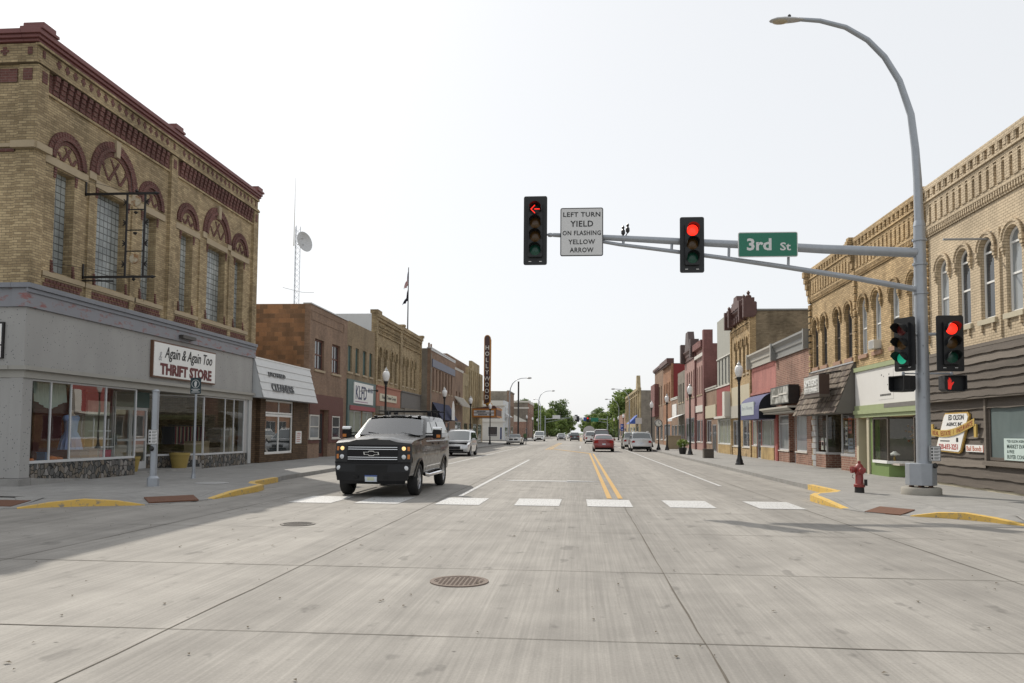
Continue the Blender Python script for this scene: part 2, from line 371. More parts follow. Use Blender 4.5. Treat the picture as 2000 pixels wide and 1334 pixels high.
# joints in the concrete slabs
mb = MB()
def jline(a, b, w, wob=.008):
    a = Vector(a); b = Vector(b); n = max(2, int((b - a).length / .6)); d = (b - a).normalized(); q = Vector((-d.y, d.x)) * w / 2; la = []; lb = []
    for i in range(n + 1):
        c = a.lerp(b, i / n); k = RND.uniform(.5, 1.4); o = RND.uniform(-wob, wob)
        la.append((c.x + q.x * k + d.y * o, c.y + q.y * k - d.x * o, .004)); lb.append((c.x - q.x * k + d.y * o, c.y - q.y * k - d.x * o, .004))
    mb.strip(la, lb)
for y in (6.35, 9.5, 13.2, 16.6, 20.1): jline((-40, y - .25), (.97, y + .05), .015 if y < 12 else .011); jline((.97, y + .05), (40, y + .1), .015 if y < 12 else .011)
for k in range(22): jline((-9.8, 23.7 + 4.5 * k), (6.8, 23.9 + 4.5 * k), .016)
for x in (.97, -3.35, 4.85, -7.1): jline((x, 2), (x, 120), .014)
tag(mb.build('road_joints', M['joint']), kind='structure')
# painted markings
def paint(poly, m='wmark', z=.008): MBX.sheet(flat, poly, z, m=0)
MBX = MB()
for x in (-6.6, -5.08, -3.25, -1.47, .16, 1.98, 3.92):
    y = 17.68 + (x + 6.6) * .03; paint([(x, y), (x + 1.0, y), (x + 1.02, y + 1.85), (x - .02, y + 1.85)])
tag(MBX.build('crosswalk_paint', M['wmark']), kind='structure')
MBX = MB()
paint(rect(-3.09, -2.97, 20.1, 47.5)); paint(rect(-6.68, -6.57, 25, 110)); paint(rect(4.3, 4.41, 25.5, 110))
paint([(-2.6, 27.2), (-.6, 27.2), (.7, 26.95), (-.6, 26.75), (-2.3, 26.8)]); paint([(-.45, 27.6), (.75, 26.95), (-.45, 26.4)])
paint(rect(-.1, .02, 84, 100)); paint(rect(-2.5, -.6, 100, 101.2)); paint(rect(-6.68, -6.57, 150, 270)); paint(rect(4.3, 4.41, 150, 270))
tag(MBX.build('white_lane_paint', M['wmark']), kind='structure')
MBX = MB()
paint(rect(.66, .78, 20.1, 63)); paint(rect(.93, 1.05, 20.1, 63))
paint([(.66, 63.05), (1.05, 63.05), (-2.75, 80), (-3.05, 80)], z=.012); paint(rect(-3.35, -3.2, 76, 125)); paint(rect(-3.0, -2.85, 76, 125)); paint(rect(-.1, .02, 150, 270)); paint(rect(.2, .32, 150, 270))
tag(MBX.build('yellow_lane_paint', M['ymark']), kind='structure')
# pavements with a kerb; edge points are (x, y, kerb height)
def pavement(name, edge, fac, backs, ztop=.14, zfac=.17, mark=()):
    "edge: kerb line; the sheet runs back to x = fac"
    sgn = 1 if fac > edge[-1][0] else -1
    n = len(edge); inner = []
    for i in range(n):
        a = Vector(edge[max(i - 1, 0)][:2]); b = Vector(edge[min(i + 1, n - 1)][:2]); d = (b - a).normalized()
        q = Vector((d.y, -d.x)); q = q if sgn > 0 else -q
        inner.append(q)
    K = MB(); W = MB(); Y = MB()
    low = [(x, y, -.03) for x, y, h in edge]; top = [(x, y, h) for x, y, h in edge]
    in1 = [(x + q.x * .17, y + q.y * .17, h + .003) for (x, y, h), q in zip(edge, inner)]
    in2 = [(x + q.x * 1.35, y + q.y * 1.35, max(h, ztop)) for (x, y, h), q in zip(edge, inner)]
    for i in range(n - 1):
        t = Y if i in mark else K
        t.quad(low[i], low[i + 1], top[i + 1], top[i]); t.quad(top[i], top[i + 1], in1[i + 1], in1[i])
    W.strip(in1, in2)
    poly = [(p[0], p[1]) for p in in2] + backs; zs = [p[2] for p in in2] + [zfac] * len(backs)
    tris = tessellate_polygon([[Vector((p[0], p[1], 0)) for p in poly]])
    W.add([(p[0], p[1], z) for p, z in zip(poly, zs)], [tuple(t) for t in tris])
    tag(W.build(name, M['walk']), kind='structure'); tag(K.build(name + '_kerb', M['walk']), kind='structure')
    if mark: tag(Y.build(name + '_painted_kerb', M['ykerb'], weld=True), kind='structure')
pavement('pavement_left', [(-60, 15.2, .012), (-11.6, 15.2, .012), (-11.35, 15.35, .015), (-10.9, 15.75, .10), (-10.4, 16.05, .15), (-9.8, 16.3, .10), (-9.3, 16.5, .015), (-8.75, 17.4, .012), (-8.6, 18.2, .015),
    (-8.5, 19.2, .12), (-8.5, 20.6, .15), (-8.62, 21.3, .15), (-9.1, 21.8, .15), (-9.35, 22.5, .15), (-9.5, 24.6, .15), (-9.75, 25.6, .14), (-9.85, 29, .13), (-10, 36, .14), (-10, 124, .14)], XL, [(-15, 124), (-15, 19.0), (-60, 19.0)], mark=(2, 3, 4, 5, 8, 9, 10, 11, 12, 13))
pavement('pavement_right', [(60, 14.9, .012), (8.3, 14.9, .012), (8.05, 15.4, .015), (7.75, 15.95, .09), (7.45, 16.4, .13), (7.1, 16.7, .10), (6.64, 16.9, .012), (5.98, 17.6, .012), (5.75, 18.3, .015), (5.62, 19.4, .13), (5.65, 20.4, .15), (5.95, 21.1, .15),
    (6.5, 21.6, .15), (6.75, 22.1, .15), (6.75, 24.6, .15), (6.78, 26, .13), (6.7, 45, .13), (6.7, 124, .14)], XR, [(11.5, 124), (11.5, 17.2), (60, 17.2)], zfac=.19, mark=(2, 3, 4, 5, 8, 9, 10, 11, 12, 13))
pavement('pavement_far_left', [(-60, 148, .14), (-10.5, 148, .14), (-10, 148.6, .14), (-10, 276, .14)], XL, [(-40, 276), (-60, 276)])
pavement('pavement_far_right', [(60, 146, .14), (7.2, 146, .14), (6.7, 146.6, .14), (6.7, 276, .14)], XR, [(40, 276), (60, 276)])
# tactile mats on the ramps, manhole lids, a drain box in the kerb
def mat_thing(poly, z, label):
    m = MB().prism(lambda u, v, w: (u, v, w + (.065 if (u, v) in (poly[2], poly[3]) else 0)), poly, z - .055, z - .028)
    cx = sum(p[0] for p in poly) / 4; cy = sum(p[1] for p in poly) / 4
    tag(m.build('tactile_mat', M['rust'], loc=(cx, cy, z)), label, 'tactile mat', 'rusty tactile mats on the corner ramps')
mat_thing([(-9.35, 16.75), (-8.62, 17.55), (-9.0, 18.05), (-9.75, 17.25)], .075, 'rusty brown tactile mat on the ramp before the thrift store, by the grey post')
mat_thing([(-13.6, 15.5), (-11.6, 15.5), (-11.6, 16.1), (-13.6, 16.1)], .07, 'rusty tactile mat cut off by the frame at the corner of the speckled stucco building')
mat_thing([(6.0, 17.62), (6.5, 17.02), (6.98, 17.5), (6.5, 18.15)], .05, 'rusty brown tactile mat on the ramp below the signal pole and the red hydrant')
def manhole(x, y, r, z, mat, label):
    b = MB(); b.lathe([(r, 0), (r, .012), (r * .86, .012), (r * .85, .006), (.01, .006)], (x, y, z), 28)
    for i in range(-5, 6):
        h = sqrt(max(0, (r * .8) ** 2 - (i * r * .15) ** 2))
        for j in range(-5, 6):
            if abs(j * r * .15) < h: b.box(x + i * r * .15 - r * .045, x + i * r * .15 + r * .045, y + j * r * .15 - r * .03, y + j * r * .15 + r * .03, z + .006, z + .011)
    tag(b.build('manhole_cover', mat, loc=(x, y, z)), label, 'manhole cover', 'manhole covers')
manhole(-1.31, 8.72, .32, .0, pm('brown_iron', (.18, .14, .115), .75, .2, var=.3, scale=12), 'brown round manhole cover in the concrete lane nearest the viewer')
manhole(-4.9, 13.65, .3, .0, pm('dull_iron', (.12, .11, .10), .6, .4, var=.3), 'small dark round manhole cover in the road before the crosswalk')
b = MB(); b.lathe([(.45, 0), (.45, .006), (.01, .006)], (-10.2, 21.5, .155), 24); tag(b.build('manhole_cover', M['galvd'], loc=(-10.2, 21.5, .155)), 'smooth dark round lid in the pavement beside the small green sign', 'manhole cover', 'manhole covers')
# bits of leaf and grit lying about
mb = MB()
for i in range(420):
    x, y = RND.uniform(-12, 9), 2.5 + 24 * RND.random() ** 1.6
    s = RND.uniform(.008, .03) * (1.5 if RND.random() < .08 else 1); a = RND.uniform(0, pi)
    mb.add([(x + s * cos(a + t) * (1 if k % 2 else .6), y + s * sin(a + t) * (1 if k % 2 else .6), .006 + (.004 if k % 2 else .012)) for k, t in enumerate((0, 1.5, 3, 4.6))], [(0, 1, 2, 3)])
tag(mb.build('litter', pm('dry_leaf', (.11, .085, .05), .9, var=.5, scale=30)), 'dry leaf bits and grit scattered over the concrete', 'litter', kind='stuff')
# ---------------------------------------------------------------- facade helpers
def FL(x=XL): return lambda u, v, w: (x + w, u, v)         # left side of the street: u runs away from the viewer, w out to the street
def FR(x=XR): return lambda u, v, w: (x - w, u, v)
def TL(x, u0=0): return lambda a, b, w: (x + w, u0 + a, b)   # lettering read from the street
def TR(x, u0=0): return lambda a, b, w: (x - w, u0 - a, b)
def TF(y): return lambda a, b, w: (a, y - w, b)              # facing the viewer
def wall(root, fn, poly, holes, mats, y0, y1, depth, zt, reveal=.28, side=None, z0=0, back0=None):
    "front sheet with openings and reveals, and the block of the building behind it; mats = front, sides"
    mb = MB(); mb.sheet(fn, poly, 0, holes, 0); mb.rim(fn, poly, 0, -reveal, 0)
    for h in holes: mb.rim(fn, h, 0, -reveal, 0)
    o = mb.build('wall', mats[0], root)
    mb = MB(); b0 = back0 if back0 is not None else z0
    mb.fbox(fn, y0 + .002, y1 - .002, b0, zt, -depth, -reveal - .001, 0)
    if back0: mb.fbox(fn, y0 + .002, y1 - .002, 0, b0, -depth, -4.2, 0); mb.fbox(fn, y0 + .002, y0 + .2, 0, b0 - .003, -4.2, -reveal - .001, 0); mb.fbox(fn, y1 - .2, y1 - .002, 0, b0 - .003, -4.2, -reveal - .001, 0)
    mb.build('side_wall', mats[1], root)
    return o
def window(root, fn, u0, u1, v0, v1, rise=0, w=-.2, fr=.06, rails=(.5,), mull=(), fm='dirtyw', pm_='pane', sill=None, sm='limest', th=.05, sillw=.07):
    out = arch(u0, u1, v0, v1 - rise, rise, 10); inn = inset(out, fr)
    mb = MB(); mb.prism(fn, out, w - th, w, 0, [inn])
    H = v1 - v0
    for r in rails: mb.fbox(fn, u0 + fr * .9, u1 - fr * .9, v0 + H * r - fr * .4, v0 + H * r + fr * .4, w - th * .9, w - .004)
    for r in mull: mb.fbox(fn, u0 + (u1 - u0) * r - fr * .4, u0 + (u1 - u0) * r + fr * .4, v0 + fr * .9, v1 - rise * .3 - fr * .9, w - th * .9, w - .006)
    o = mb.build('window', M[fm] if isinstance(fm, str) else fm, root)
    MB().sheet(fn, inset(out, fr * .5), w - th * .6).build('pane', M[pm_] if isinstance(pm_, str) else pm_, o)
    if sill: MB().fbox(fn, u0 - .1, u1 + .1, v0 - sill, v0 - .002, -.2, sillw).build('sill', M[sm], o)
    return o
def hood(mb, fn, u0, u1, vs, rise, t, w0, w1, m=0, legs=0.0, n=14):
    "raised arch moulding"
    c, r = (u0 + u1) / 2, (u1 - u0) / 2
    A = [(u1, vs - legs)] + [(c + r * cos(pi * i / n), vs + rise * sin(pi * i / n)) for i in range(n + 1)] + [(u0, vs - legs)]
    B = [(u1 + t, vs - legs)] + [(c + (r + t) * cos(pi * i / n), vs + (rise + t) * sin(pi * i / n)) for i in range(n + 1)] + [(u0 - t, vs - legs)]
    for i in range(len(A) - 1):
        q = [A[i], A[i + 1], B[i + 1], B[i]]
        if abs((q[1][0] - q[0][0])) + abs(q[1][1] - q[0][1]) < 1e-5: continue
        a = [fn(p[0], p[1], w1) for p in q]; b = [fn(p[0], p[1], w0) for p in q]
        mb.add(a, [(0, 1, 2, 3)], m); mb.add([a[2], a[3], b[3], b[2]], [(0, 1, 2, 3)], m); mb.add([a[0], a[1], b[1], b[0]], [(0, 1, 2, 3)], m)
        if i == 0: mb.add([a[0], a[3], b[3], b[0]], [(0, 1, 2, 3)], m)
        if i == len(A) - 2: mb.add([a[1], a[2], b[2], b[1]], [(0, 1, 2, 3)], m)
def sign_board(root_or_none, fn, tf, u0, u1, v0, v1, w0, w1, bm, fm, fw=.04): pass
# ---------------------------------------------------------------- the thrift store building
def thrift():
    y0, y1, zt = 19.35, 33.7, 12.0
    R = thing('shop_building', (XL, 26.5, 0), 'yellow brick two storey corner building with red cornice and grey stucco thrift store front', 'shop building')
    fn = FL()
    bays = [(20.3, 21.12, 20.75, .85, 9.0, 0), (22.2, 23.75, 23.0, 1.24, 9.15, 1), (24.65, 25.5, 25.1, .82, 9.05, 0),
            (27.15, 28.05, 27.62, .82, 9.05, 0), (29.22, 30.75, 29.98, 1.2, 9.15, 1), (31.65, 32.5, 32.08, .82, 9.05, 0)]
    holes = [rect(a, b, 5.88, 8.72) for a, b, c, r, s, k in bays]
    wall(R, fn, rect(y0, y1, 4.73, zt), holes, (M['ybrick'], M['ybrick']), y0, y1, 24, zt, reveal=.42, back0=4.7)
    trim = MB(); red = MB()
    for a, b, c, r, s, big in bays:
        lime = MB()
        # brick arch in rings of headers, a tympanum laid in a lozenge pattern
        t = .30 if big else .24
        hood(red, fn, c - r + t, c + r - t, s, r - t, t, -.01, .05)
        hood(red, fn, c - r + t + .002, c + r - t - .002, s, r - t, .10, .0, .085)
        rr = r - t - .12 if not big else r - t - .16
        hood(red, fn, c - rr, c + rr, s, rr, .11 if not big else .15, -.01, .03)
        n = 26 if big else 20
        for i in range(n):                                   # header joints stand a little proud
            a0 = pi * (i + .5) / n
            p = [(c + q * cos(a0 + d), s + q * sin(a0 + d)) for q, d in ((r - .005, -.6 / n), (r - .005, .6 / n), (r - t + .11, .6 / n), (r - t + .11, -.6 / n))]
            red.prism(fn, p, .045, .062)
        # lattice of raised red bricks
        for i in range(40):
            v = s + .035 + i * .052
            for fam in (-1, 1):
                for k in range(-3, 4):
                    u = c + fam * ((v - s) * .74 - (.30 if big else .21)) + k * (.60 if big else .44)
                    if (u - c) ** 2 + (v - s) ** 2 < (rr - .055) ** 2: red.fbox(fn, u - .052, u + .052, v - .023, v + .023, .002, .02 + .003 * (fam + 1))
        if big:
            lime.prism(fn, [(c - .09, s + r - t - .14), (c + .09, s + r - t - .14), (c + .13, s + r + .06), (c - .13, s + r + .06)], .0, .12)
            lime.fbox(fn, c - r - .03, c - r + t, s - .22, s - .004, 0, .05); lime.fbox(fn, c + r - t, c + r + .03, s - .22, s - .004, 0, .05)
        lime.fbox(fn, c - r - .08 if not big else c - r + t, c + r + .08 if not big else c + r - t, 8.76, 8.97, -.02, .04)   # lintel
        lime.fbox(fn, c - r - .05, c + r + .05, 5.70, 5.83, -.3, .07)                                                      # sill
        for uu in (a - .10, b + .0):                            # red brick stops at the foot and head of the jambs
            for i in range(5): red.fbox(fn, uu - .0 - .0, uu + .10, 5.84 + i * .072, 5.895 + i * .072, .002, .05 - i * .008)
            for i in range(4): red.fbox(fn, uu, uu + .10, 8.45 + i * .075, 8.51 + i * .075, .002, .02 + i * .007)
        for i in range(int((2 * r) / .16)):                     # red brick panel under the sill
            for j in range(2):
                u = c - r + .05 + i * .16 + (.08 if j else 0)
                if u + .13 < c + r: red.fbox(fn, u, u + .13, 5.44 + j * .11, 5.53 + j * .11, .002, .02)
        lime.fbox(fn, c - r - .02, c + r + .02, 5.655, 5.69, .002, .03); lime.build('stone_trim', M['limest'], R)
    for a, b in ((y0, 19.72), (26.2, 26.62), (33.25, y1)): trim.fbox(fn, a - (.05 if a == y0 else 0), b, 5.4, 11.18, -.03, .11)
    for u in (21.86, 24.1, 28.65, 31.15): trim.fbox(fn, u - .13, u + .13, 5.4, 8.74, -.02, .055)
    trim.fbox(fn, y0 - .06, y1, 11.2, 11.28, -.02, .16); trim.fbox(fn, y0 - .04, y1, 11.29, 11.34, -.02, .12); trim.fbox(fn, y0 - .03, y1, 11.345, 11.74, -.02, .06); trim.fbox(fn, y0 - .06, y1, 11.69, 11.76, .0, .13)
    trim.fbox(fn, y0, y1, 10.56, 10.63, -.02, .05)
    trim.build('brick_trim', M['ybrick'], R)
    for lo, hi in ((19.98, 26.1), (26.9, 33.2)):
        n = int((hi - lo) / .285)
        for i in range(n):
            u = lo + (i + .1) * (hi - lo) / n; q = (hi - lo) / n
            for j in range(4): red.fbox(fn, u, u + q * .6, 10.66 + j * .13, 10.785 + j * .13, -.01, .04 + j * .028)
        red.fbox(fn, lo - .1, hi + .1, 10.655, 11.17, -.02, .012)
        n = int((hi - lo) / .36)
        for i in range(n):
            u = lo + (i + .5) * (hi - lo) / n
            for j, h in enumerate((.045, .1, .045)): red.fbox(fn, u - h, u + h, 11.43 + j * .075, 11.5 + j * .075, .061, .075)
    for u in (19.55, 26.4, 33.45): red.fbox(fn, u - .1, u + .1, 10.75, 11.06, .111, .125); red.fbox(fn, u - .05, u + .05, 11.44, 11.64, .061, .08)
    # the same trim returns along the side street
    fs = lambda u, v, w: (u, y0 - w, v)
    side = MB(); redS = MB()
    side.fbox(fs, XL - .42, XL + .107, 5.4, 11.18, -.02, .056)
    for a, b, w in ((11.2, 11.28, .14), (11.29, 11.34, .1), (11.345, 11.74, .05)): side.fbox(fs, -32, XL + w * .9, a, b, -.02, w)
    side.build('side_trim', M['ybrick'], R)
    for i in range(14):
        u = XL - .85 - i * .36
        for j, h in enumerate((.05, .11, .05)): redS.fbox(fs, u - h, u + h, 11.43 + j * .075, 11.5 + j * .075, .051, .065)
    redS.fbox(fs, -32, XL - .5, 10.72, 11.08, .002, .03); redS.fbox(fs, XL - .3, XL - .05, 10.75, 11.06, .061, .075); redS.fbox(fs, XL - .2, XL - .08, 11.44, 11.64, .051, .07)
    redS.fbox(fs, -32, XL - .5, 8.86, 8.94, .002, .03)
    redS.build('side_trim', M['rbrick'], R)
    lime = MB(); lime.fbox(fs, -32, XL - .44, 8.98, 9.08, .0, .05); lime.fbox(fs, XL - .5, XL + .15, 8.92, 9.1, .05, .18); lime.fbox(fn, y0 - .1, 19.85, 8.92, 9.1, .1, .2)
    red.build('red_brick_trim', M['rbrick'], R); lime.build('stone_band', M['limest'], R)
    c = MB()
    for z0, z1, w in ((11.765, 11.84, .12), (11.84, 11.93, .19), (11.93, 12.06, .25)): c.fbox(fn, y0 - w, y1 + .05, z0, z1, -.3, w); c.fbox(fs, -32, XL - .301, z0, z1, -.3, w)
    for u in (19.5, 26.4, 33.5): c.fbox(fn, u - .36, u + .32, 12.06, 12.14, -.35, .3); c.fbox(fn, u - .27, u + .23, 12.14, 12.27, -.32, .26)
    c.build('cornice', M['rcorn'], R, bevel=.012)
    for i, (a, b, cc, r, s, big) in enumerate(bays):
        o = MB().sheet(fn, rect(a - .02, b + .02, 5.86, 8.74), -.27).build('window', M['gblock'], R)
        if i in (3, 5):
            v0 = 6.9 if i == 3 else 6.7; k = MB().prism(fn, rect(a + .1, a + .42, v0, v0 + .55), -.268, -.24, 0, [rect(a + .15, a + .37, v0 + .05, v0 + .5)])
            k.build('vent_frame', M['white'], o); MB().sheet(fn, rect(a + .14, a + .38, v0 + .04, v0 + .51), -.26).build('pane', M['pane'], o)
    # painted beam and ledge, stucco band, canopy lip
    bm_ = MB(); bm_.fbox(fn, y0 - .13, y1 + .02, 4.76, 5.24, -.3, .13); bm_.fbox(fs, -32, XL - .301, 4.76, 5.24, -.3, .1); bm_.build('beam', M['beamr'], R)
    l = MB(); l.fbox(fn, y0 - .2, y1 + .02, 5.242, 5.37, -.3, .22); l.fbox(fs, -32, XL - .302, 5.242, 5.37, -.3, .2); l.fbox(fn, y0 - .19, y1 + .02, 5.13, 5.238, .131, .17); l.build('ledge', M['beam'], R, bevel=.01)
    s = MB(); s.fbox(fn, y0 - .06, y1 - .12, 3.24, 4.755, -.29, .06); s.fbox(fs, -32, XL - .295, 3.24, 4.755, -.29, .05)
    s.fbox(fn, y0 - .06, 19.66, .35, 3.0, -.29, .05); s.fbox(fs, XL - .9, XL - .3, .35, 3.0, -.29, .04); s.build('stucco_panel', M['stucco'], R)
    l = MB(); l.fbox(fn, y0 - .16, y1 - .1, 3.13, 3.235, -.3, .2); l.fbox(fs, -32, XL - .301, 3.13, 3.235, -.3, .18); l.fbox(fn, y0 - .07, y1 - .1, 2.93, 3.128, -.3, .09); l.fbox(fs, -32, XL - .3, 2.93, 3.128, -.3, .07); l.build('canopy', M['dirtyw'] if 0 else pm('grey_trim_paint', (.33, .32, .29), .6), R)
    MB().fbox(fn, 33.32, 33.62, .2, 2.93, -.28, .06).build('corner_post', pm('pale_metal_post', (.45, .46, .46), .5), R)
    # shop windows: left group 19.68 - 24.7, a recessed entry, right group 29.35 - 33.3
    g = MB(); g.fbox(fn, 29.3, 33.32, .1, .66, -.3, .03); g.quad(fn(29.3, .1, .02), fn(27.4, .1, -1.2), fn(27.4, .66, -1.2), fn(29.3, .66, .02)); g.build('stone_base', M['stone'], R)
    g = MB(); g.fbox(fn, 19.67, 24.65, .15, .70, -.3, .03)
    g.quad(fn(24.65, .1, .02), fn(25.1, .1, -1.0), fn(25.1, .64, -1.0), fn(24.65, .69, .02))
    g.build('stone_base', M['stone'], R)
    g = MB(); g.fbox(fn, y0 - .3, 19.7, -.05, .34, -.3, .22); g.add([fn(19.7, .16, .03), fn(22.2, .16, .03), fn(22.2, .16, .04), fn(19.7, .16, .22), fn(19.7, .33, .03), fn(22.2, .19, .03), fn(22.2, .19, .04), fn(19.7, .33, .22)],
        [(0, 1, 2, 3), (4, 5, 6, 7), (0, 4, 7, 3), (3, 7, 6, 2), (0, 1, 5, 4)]); g.fbox(fs, -32, XL - .301, -.05, .34, -.3, .2); g.build('plinth', M['walk'], R)
    def pane_run(pts, v0, v1, w_th=.045, mulls=True):
        "a glazed run along the points (u, w): frame bars and one pane each"
        for (ua, wa), (ub, wb) in zip(pts[:-1], pts[1:]):
            fr = MB()
            fr.bar(fn(ua, v0, wa), fn(ua, v1, wa), w_th)
            if (ub, wb) == pts[-1]: fr.bar(fn(ub, v0 + .003, wb + .004), fn(ub, v1 - .003, wb + .004), w_th * 1.2)
            fr.bar(fn(ua, v0, wa), fn(ub, v0, wb), .06, .07); fr.bar(fn(ua, v1, wa), fn(ub, v1, wb), .05)
            o = fr.build('shop_window', M['alum'], R)
            MB().quad(fn(ua, v0, wa - .004), fn(ub, v0, wb - .004), fn(ub, v1, wb - .004), fn(ua, v1, wa - .004)).build('pane', M['shopglass'], o)
    pane_run([(19.7, -.02), (20.49, -.02), (21.35, -.02), (23.02, -.02), (24.64, -.02)], .74, 2.9)
    pane_run([(24.64, -.02), (25.12, -1.0)], .70, 2.9)
    pane_run([(27.4, -1.2), (29.33, -.02)], .70, 2.88); pane_run([(29.33, -.02), (31.16, -.02), (31.98, -.02), (32.95, -.02)], .70, 2.9)
    MB().fbox(fn, 32.96, 33.33, .66, 2.93, -.25, .0).build('corner_panel', M['galvd'], R)
    # double doors at the back of the recess
    def leaf(u0, u1):
        d = MB().prism(fn, rect(u0, u1, .24, 2.38), -1.16, -1.1, 0, [rect(u0 + .09, u1 - .09, .5, 1.22), rect(u0 + .09, u1 - .09, 1.3, 2.28)]); o = d.build('door', M['alum'], R)
        MB().sheet(fn, rect(u0 + .08, u1 - .08, .49, 2.29), -1.13).build('pane', M['shopglass'], o)
        MB().fbox(fn, u0 + .16, u0 + .2, 1.1, 1.45, -1.095, -1.05).build('handle', M['galv'], o)
    leaf(25.2, 26.25); leaf(26.26, 27.3)
    MB().fbox(fn, 25.12, 27.4, 2.39, 2.93, -1.17, -1.1).build('transom', M['panel_teal'], R)
    MB().fbox(fn, 24.66, 29.3, .12, .235, -1.3, .0).build('door_step', M['walk'], R)
    # the room behind the glass
    r = MB(); d = -4.1
    for a, b in ((19.68, 33.3),):
        r.quad(fn(a, .16, d), fn(b, .16, d), fn(b, 2.93, d), fn(a, 2.93, d)); r.quad(fn(a, .2, d), fn(b, .2, d), fn(b, .2, -1.3), fn(a, .2, -1.3)); r.quad(fn(a, 3.0, d), fn(b, 3.0, d), fn(b, 3.0, -.28), fn(a, 3.0, -.28))
        r.fbox(fn, 19.7, 24.6, .55, .68, -1.5, -.1); r.fbox(fn, 28.9, 33.2, .5, .65, -1.4, -.1); r.fbox(fn, 27.4, 27.48, .2, 2.9, -3.5, -1.25)
    r.build('shop_interior', M['inter'], R)
    b = MB()
    b.fbox(fn, 22.0, 24.4, .7, 2.9, -1.62, -1.55); b.build('display_screen', pm('maroon_cloth', (.10, .018, .02), .9), R)
    b = MB()
    for u0, u1 in ((19.75, 20.42), (20.5, 21.9)):
        n = 14; b.strip([fn(u0 + (u1 - u0) * i / n, 2.9, -.55 - .05 * (i % 2)) for i in range(n + 1)], [fn(u0 + (u1 - u0) * i / n, 2.28 + .1 * cos(i * pi * 2 / n), -.5 - .07 * (i % 2)) for i in range(n + 1)])
    b.build('valance', pm('pale_sage_cloth', (.42, .48, .43), .9), R)
    b = MB()
    for i in range(26):
        u = 30.0 + i * .1; b.box(*sorted((XL - 1.9 - RND.random() * .2, XL - 1.5)), u, u + .05, 1.0 + .2 * RND.random(), 1.75, i % 3)
    b.bar(fn(29.9, 1.8, -1.7), fn(32.8, 1.8, -1.7), .03, m=0); b.build('clothes_rail', [pm('cloth_dark', (.05, .05, .06), .9), pm('cloth_wine', (.22, .05, .06), .9), pm('cloth_sand', (.4, .35, .26), .9)], R)
    # wall sign on the side street, cut by the frame
    S = thing('shop_sign', (XL - .9, y0 - .1, 3.5), 'white shop sign in a black frame round the corner, cut off by the left edge', 'shop sign')
    MB().fbox(fs, -17.6, XL - .50, 3.42, 4.36, .052, .11).build('frame', M['iron'], S); p = MB(); p.fbox(fs, -17.55, XL - .55, 3.78, 4.31, .1, .12); p.fbox(fs, -17.55, XL - .55, 3.44, 3.74, .1, .12); p.build('panel', M['white'], S)
    ft = lambda a, b, w: (a, y0 - .12 - w, b)
    MB().text('o', ft, XL - .75, 4.02, None, .17, 0, .012, shear=.25).build('lettering', M['iron'], S); MB().text('F', ft, XL - .76, 3.6, .16, .2, 0, .012, weight=.02).build('lettering', pm('oxblood_letter', (.16, .02, .02), .6), S)
    # main sign
    S = thing('shop_sign', (XL + .1, 27.55, 4.0), 'white sign board reading Again & Again Too Thrift Store on grey stucco', 'shop sign')
    MB().fbox(fn, 25.28, 29.84, 3.37, 4.6, .062, .16).build('frame', pm('brown_sign_edge', (.14, .07, .04), .6), S); MB().fbox(fn, 25.33, 29.79, 3.42, 4.55, .155, .175).build('panel', M['white'], S)
    tf = TL(XL + .175)
    MB().text('Again & Again Too', tf, 27.75, 4.2, 3.5, .5, 0, .012, shear=.3, weight=.004).build('lettering', M['iron'], S)
    MB().text('THRIFT STORE', tf, 27.6, 3.68, 3.75, .4, 0, .012, weight=.045).build('lettering', pm('maroon_letter', (.13, .022, .022), .6), S)
    k = MB(); k.text('&', tf, 25.72, 4.1, .2, .3, 0, .01, shear=.3, weight=-.02); k.build('emblem', pm('grey_letter', (.3, .3, .32), .6), S)
    b = MB(); b.fbox(fn, 27.0, 27.95, 4.86, 4.98, .131, .3); tag(b.build('floodlight', pm('floodlight_metal', (.06, .055, .05), .5), loc=(XL + .2, 27.5, 4.9)), 'dark oblong floodlight fixed on the beam above the thrift store sign', 'floodlight')
    return R
thrift()
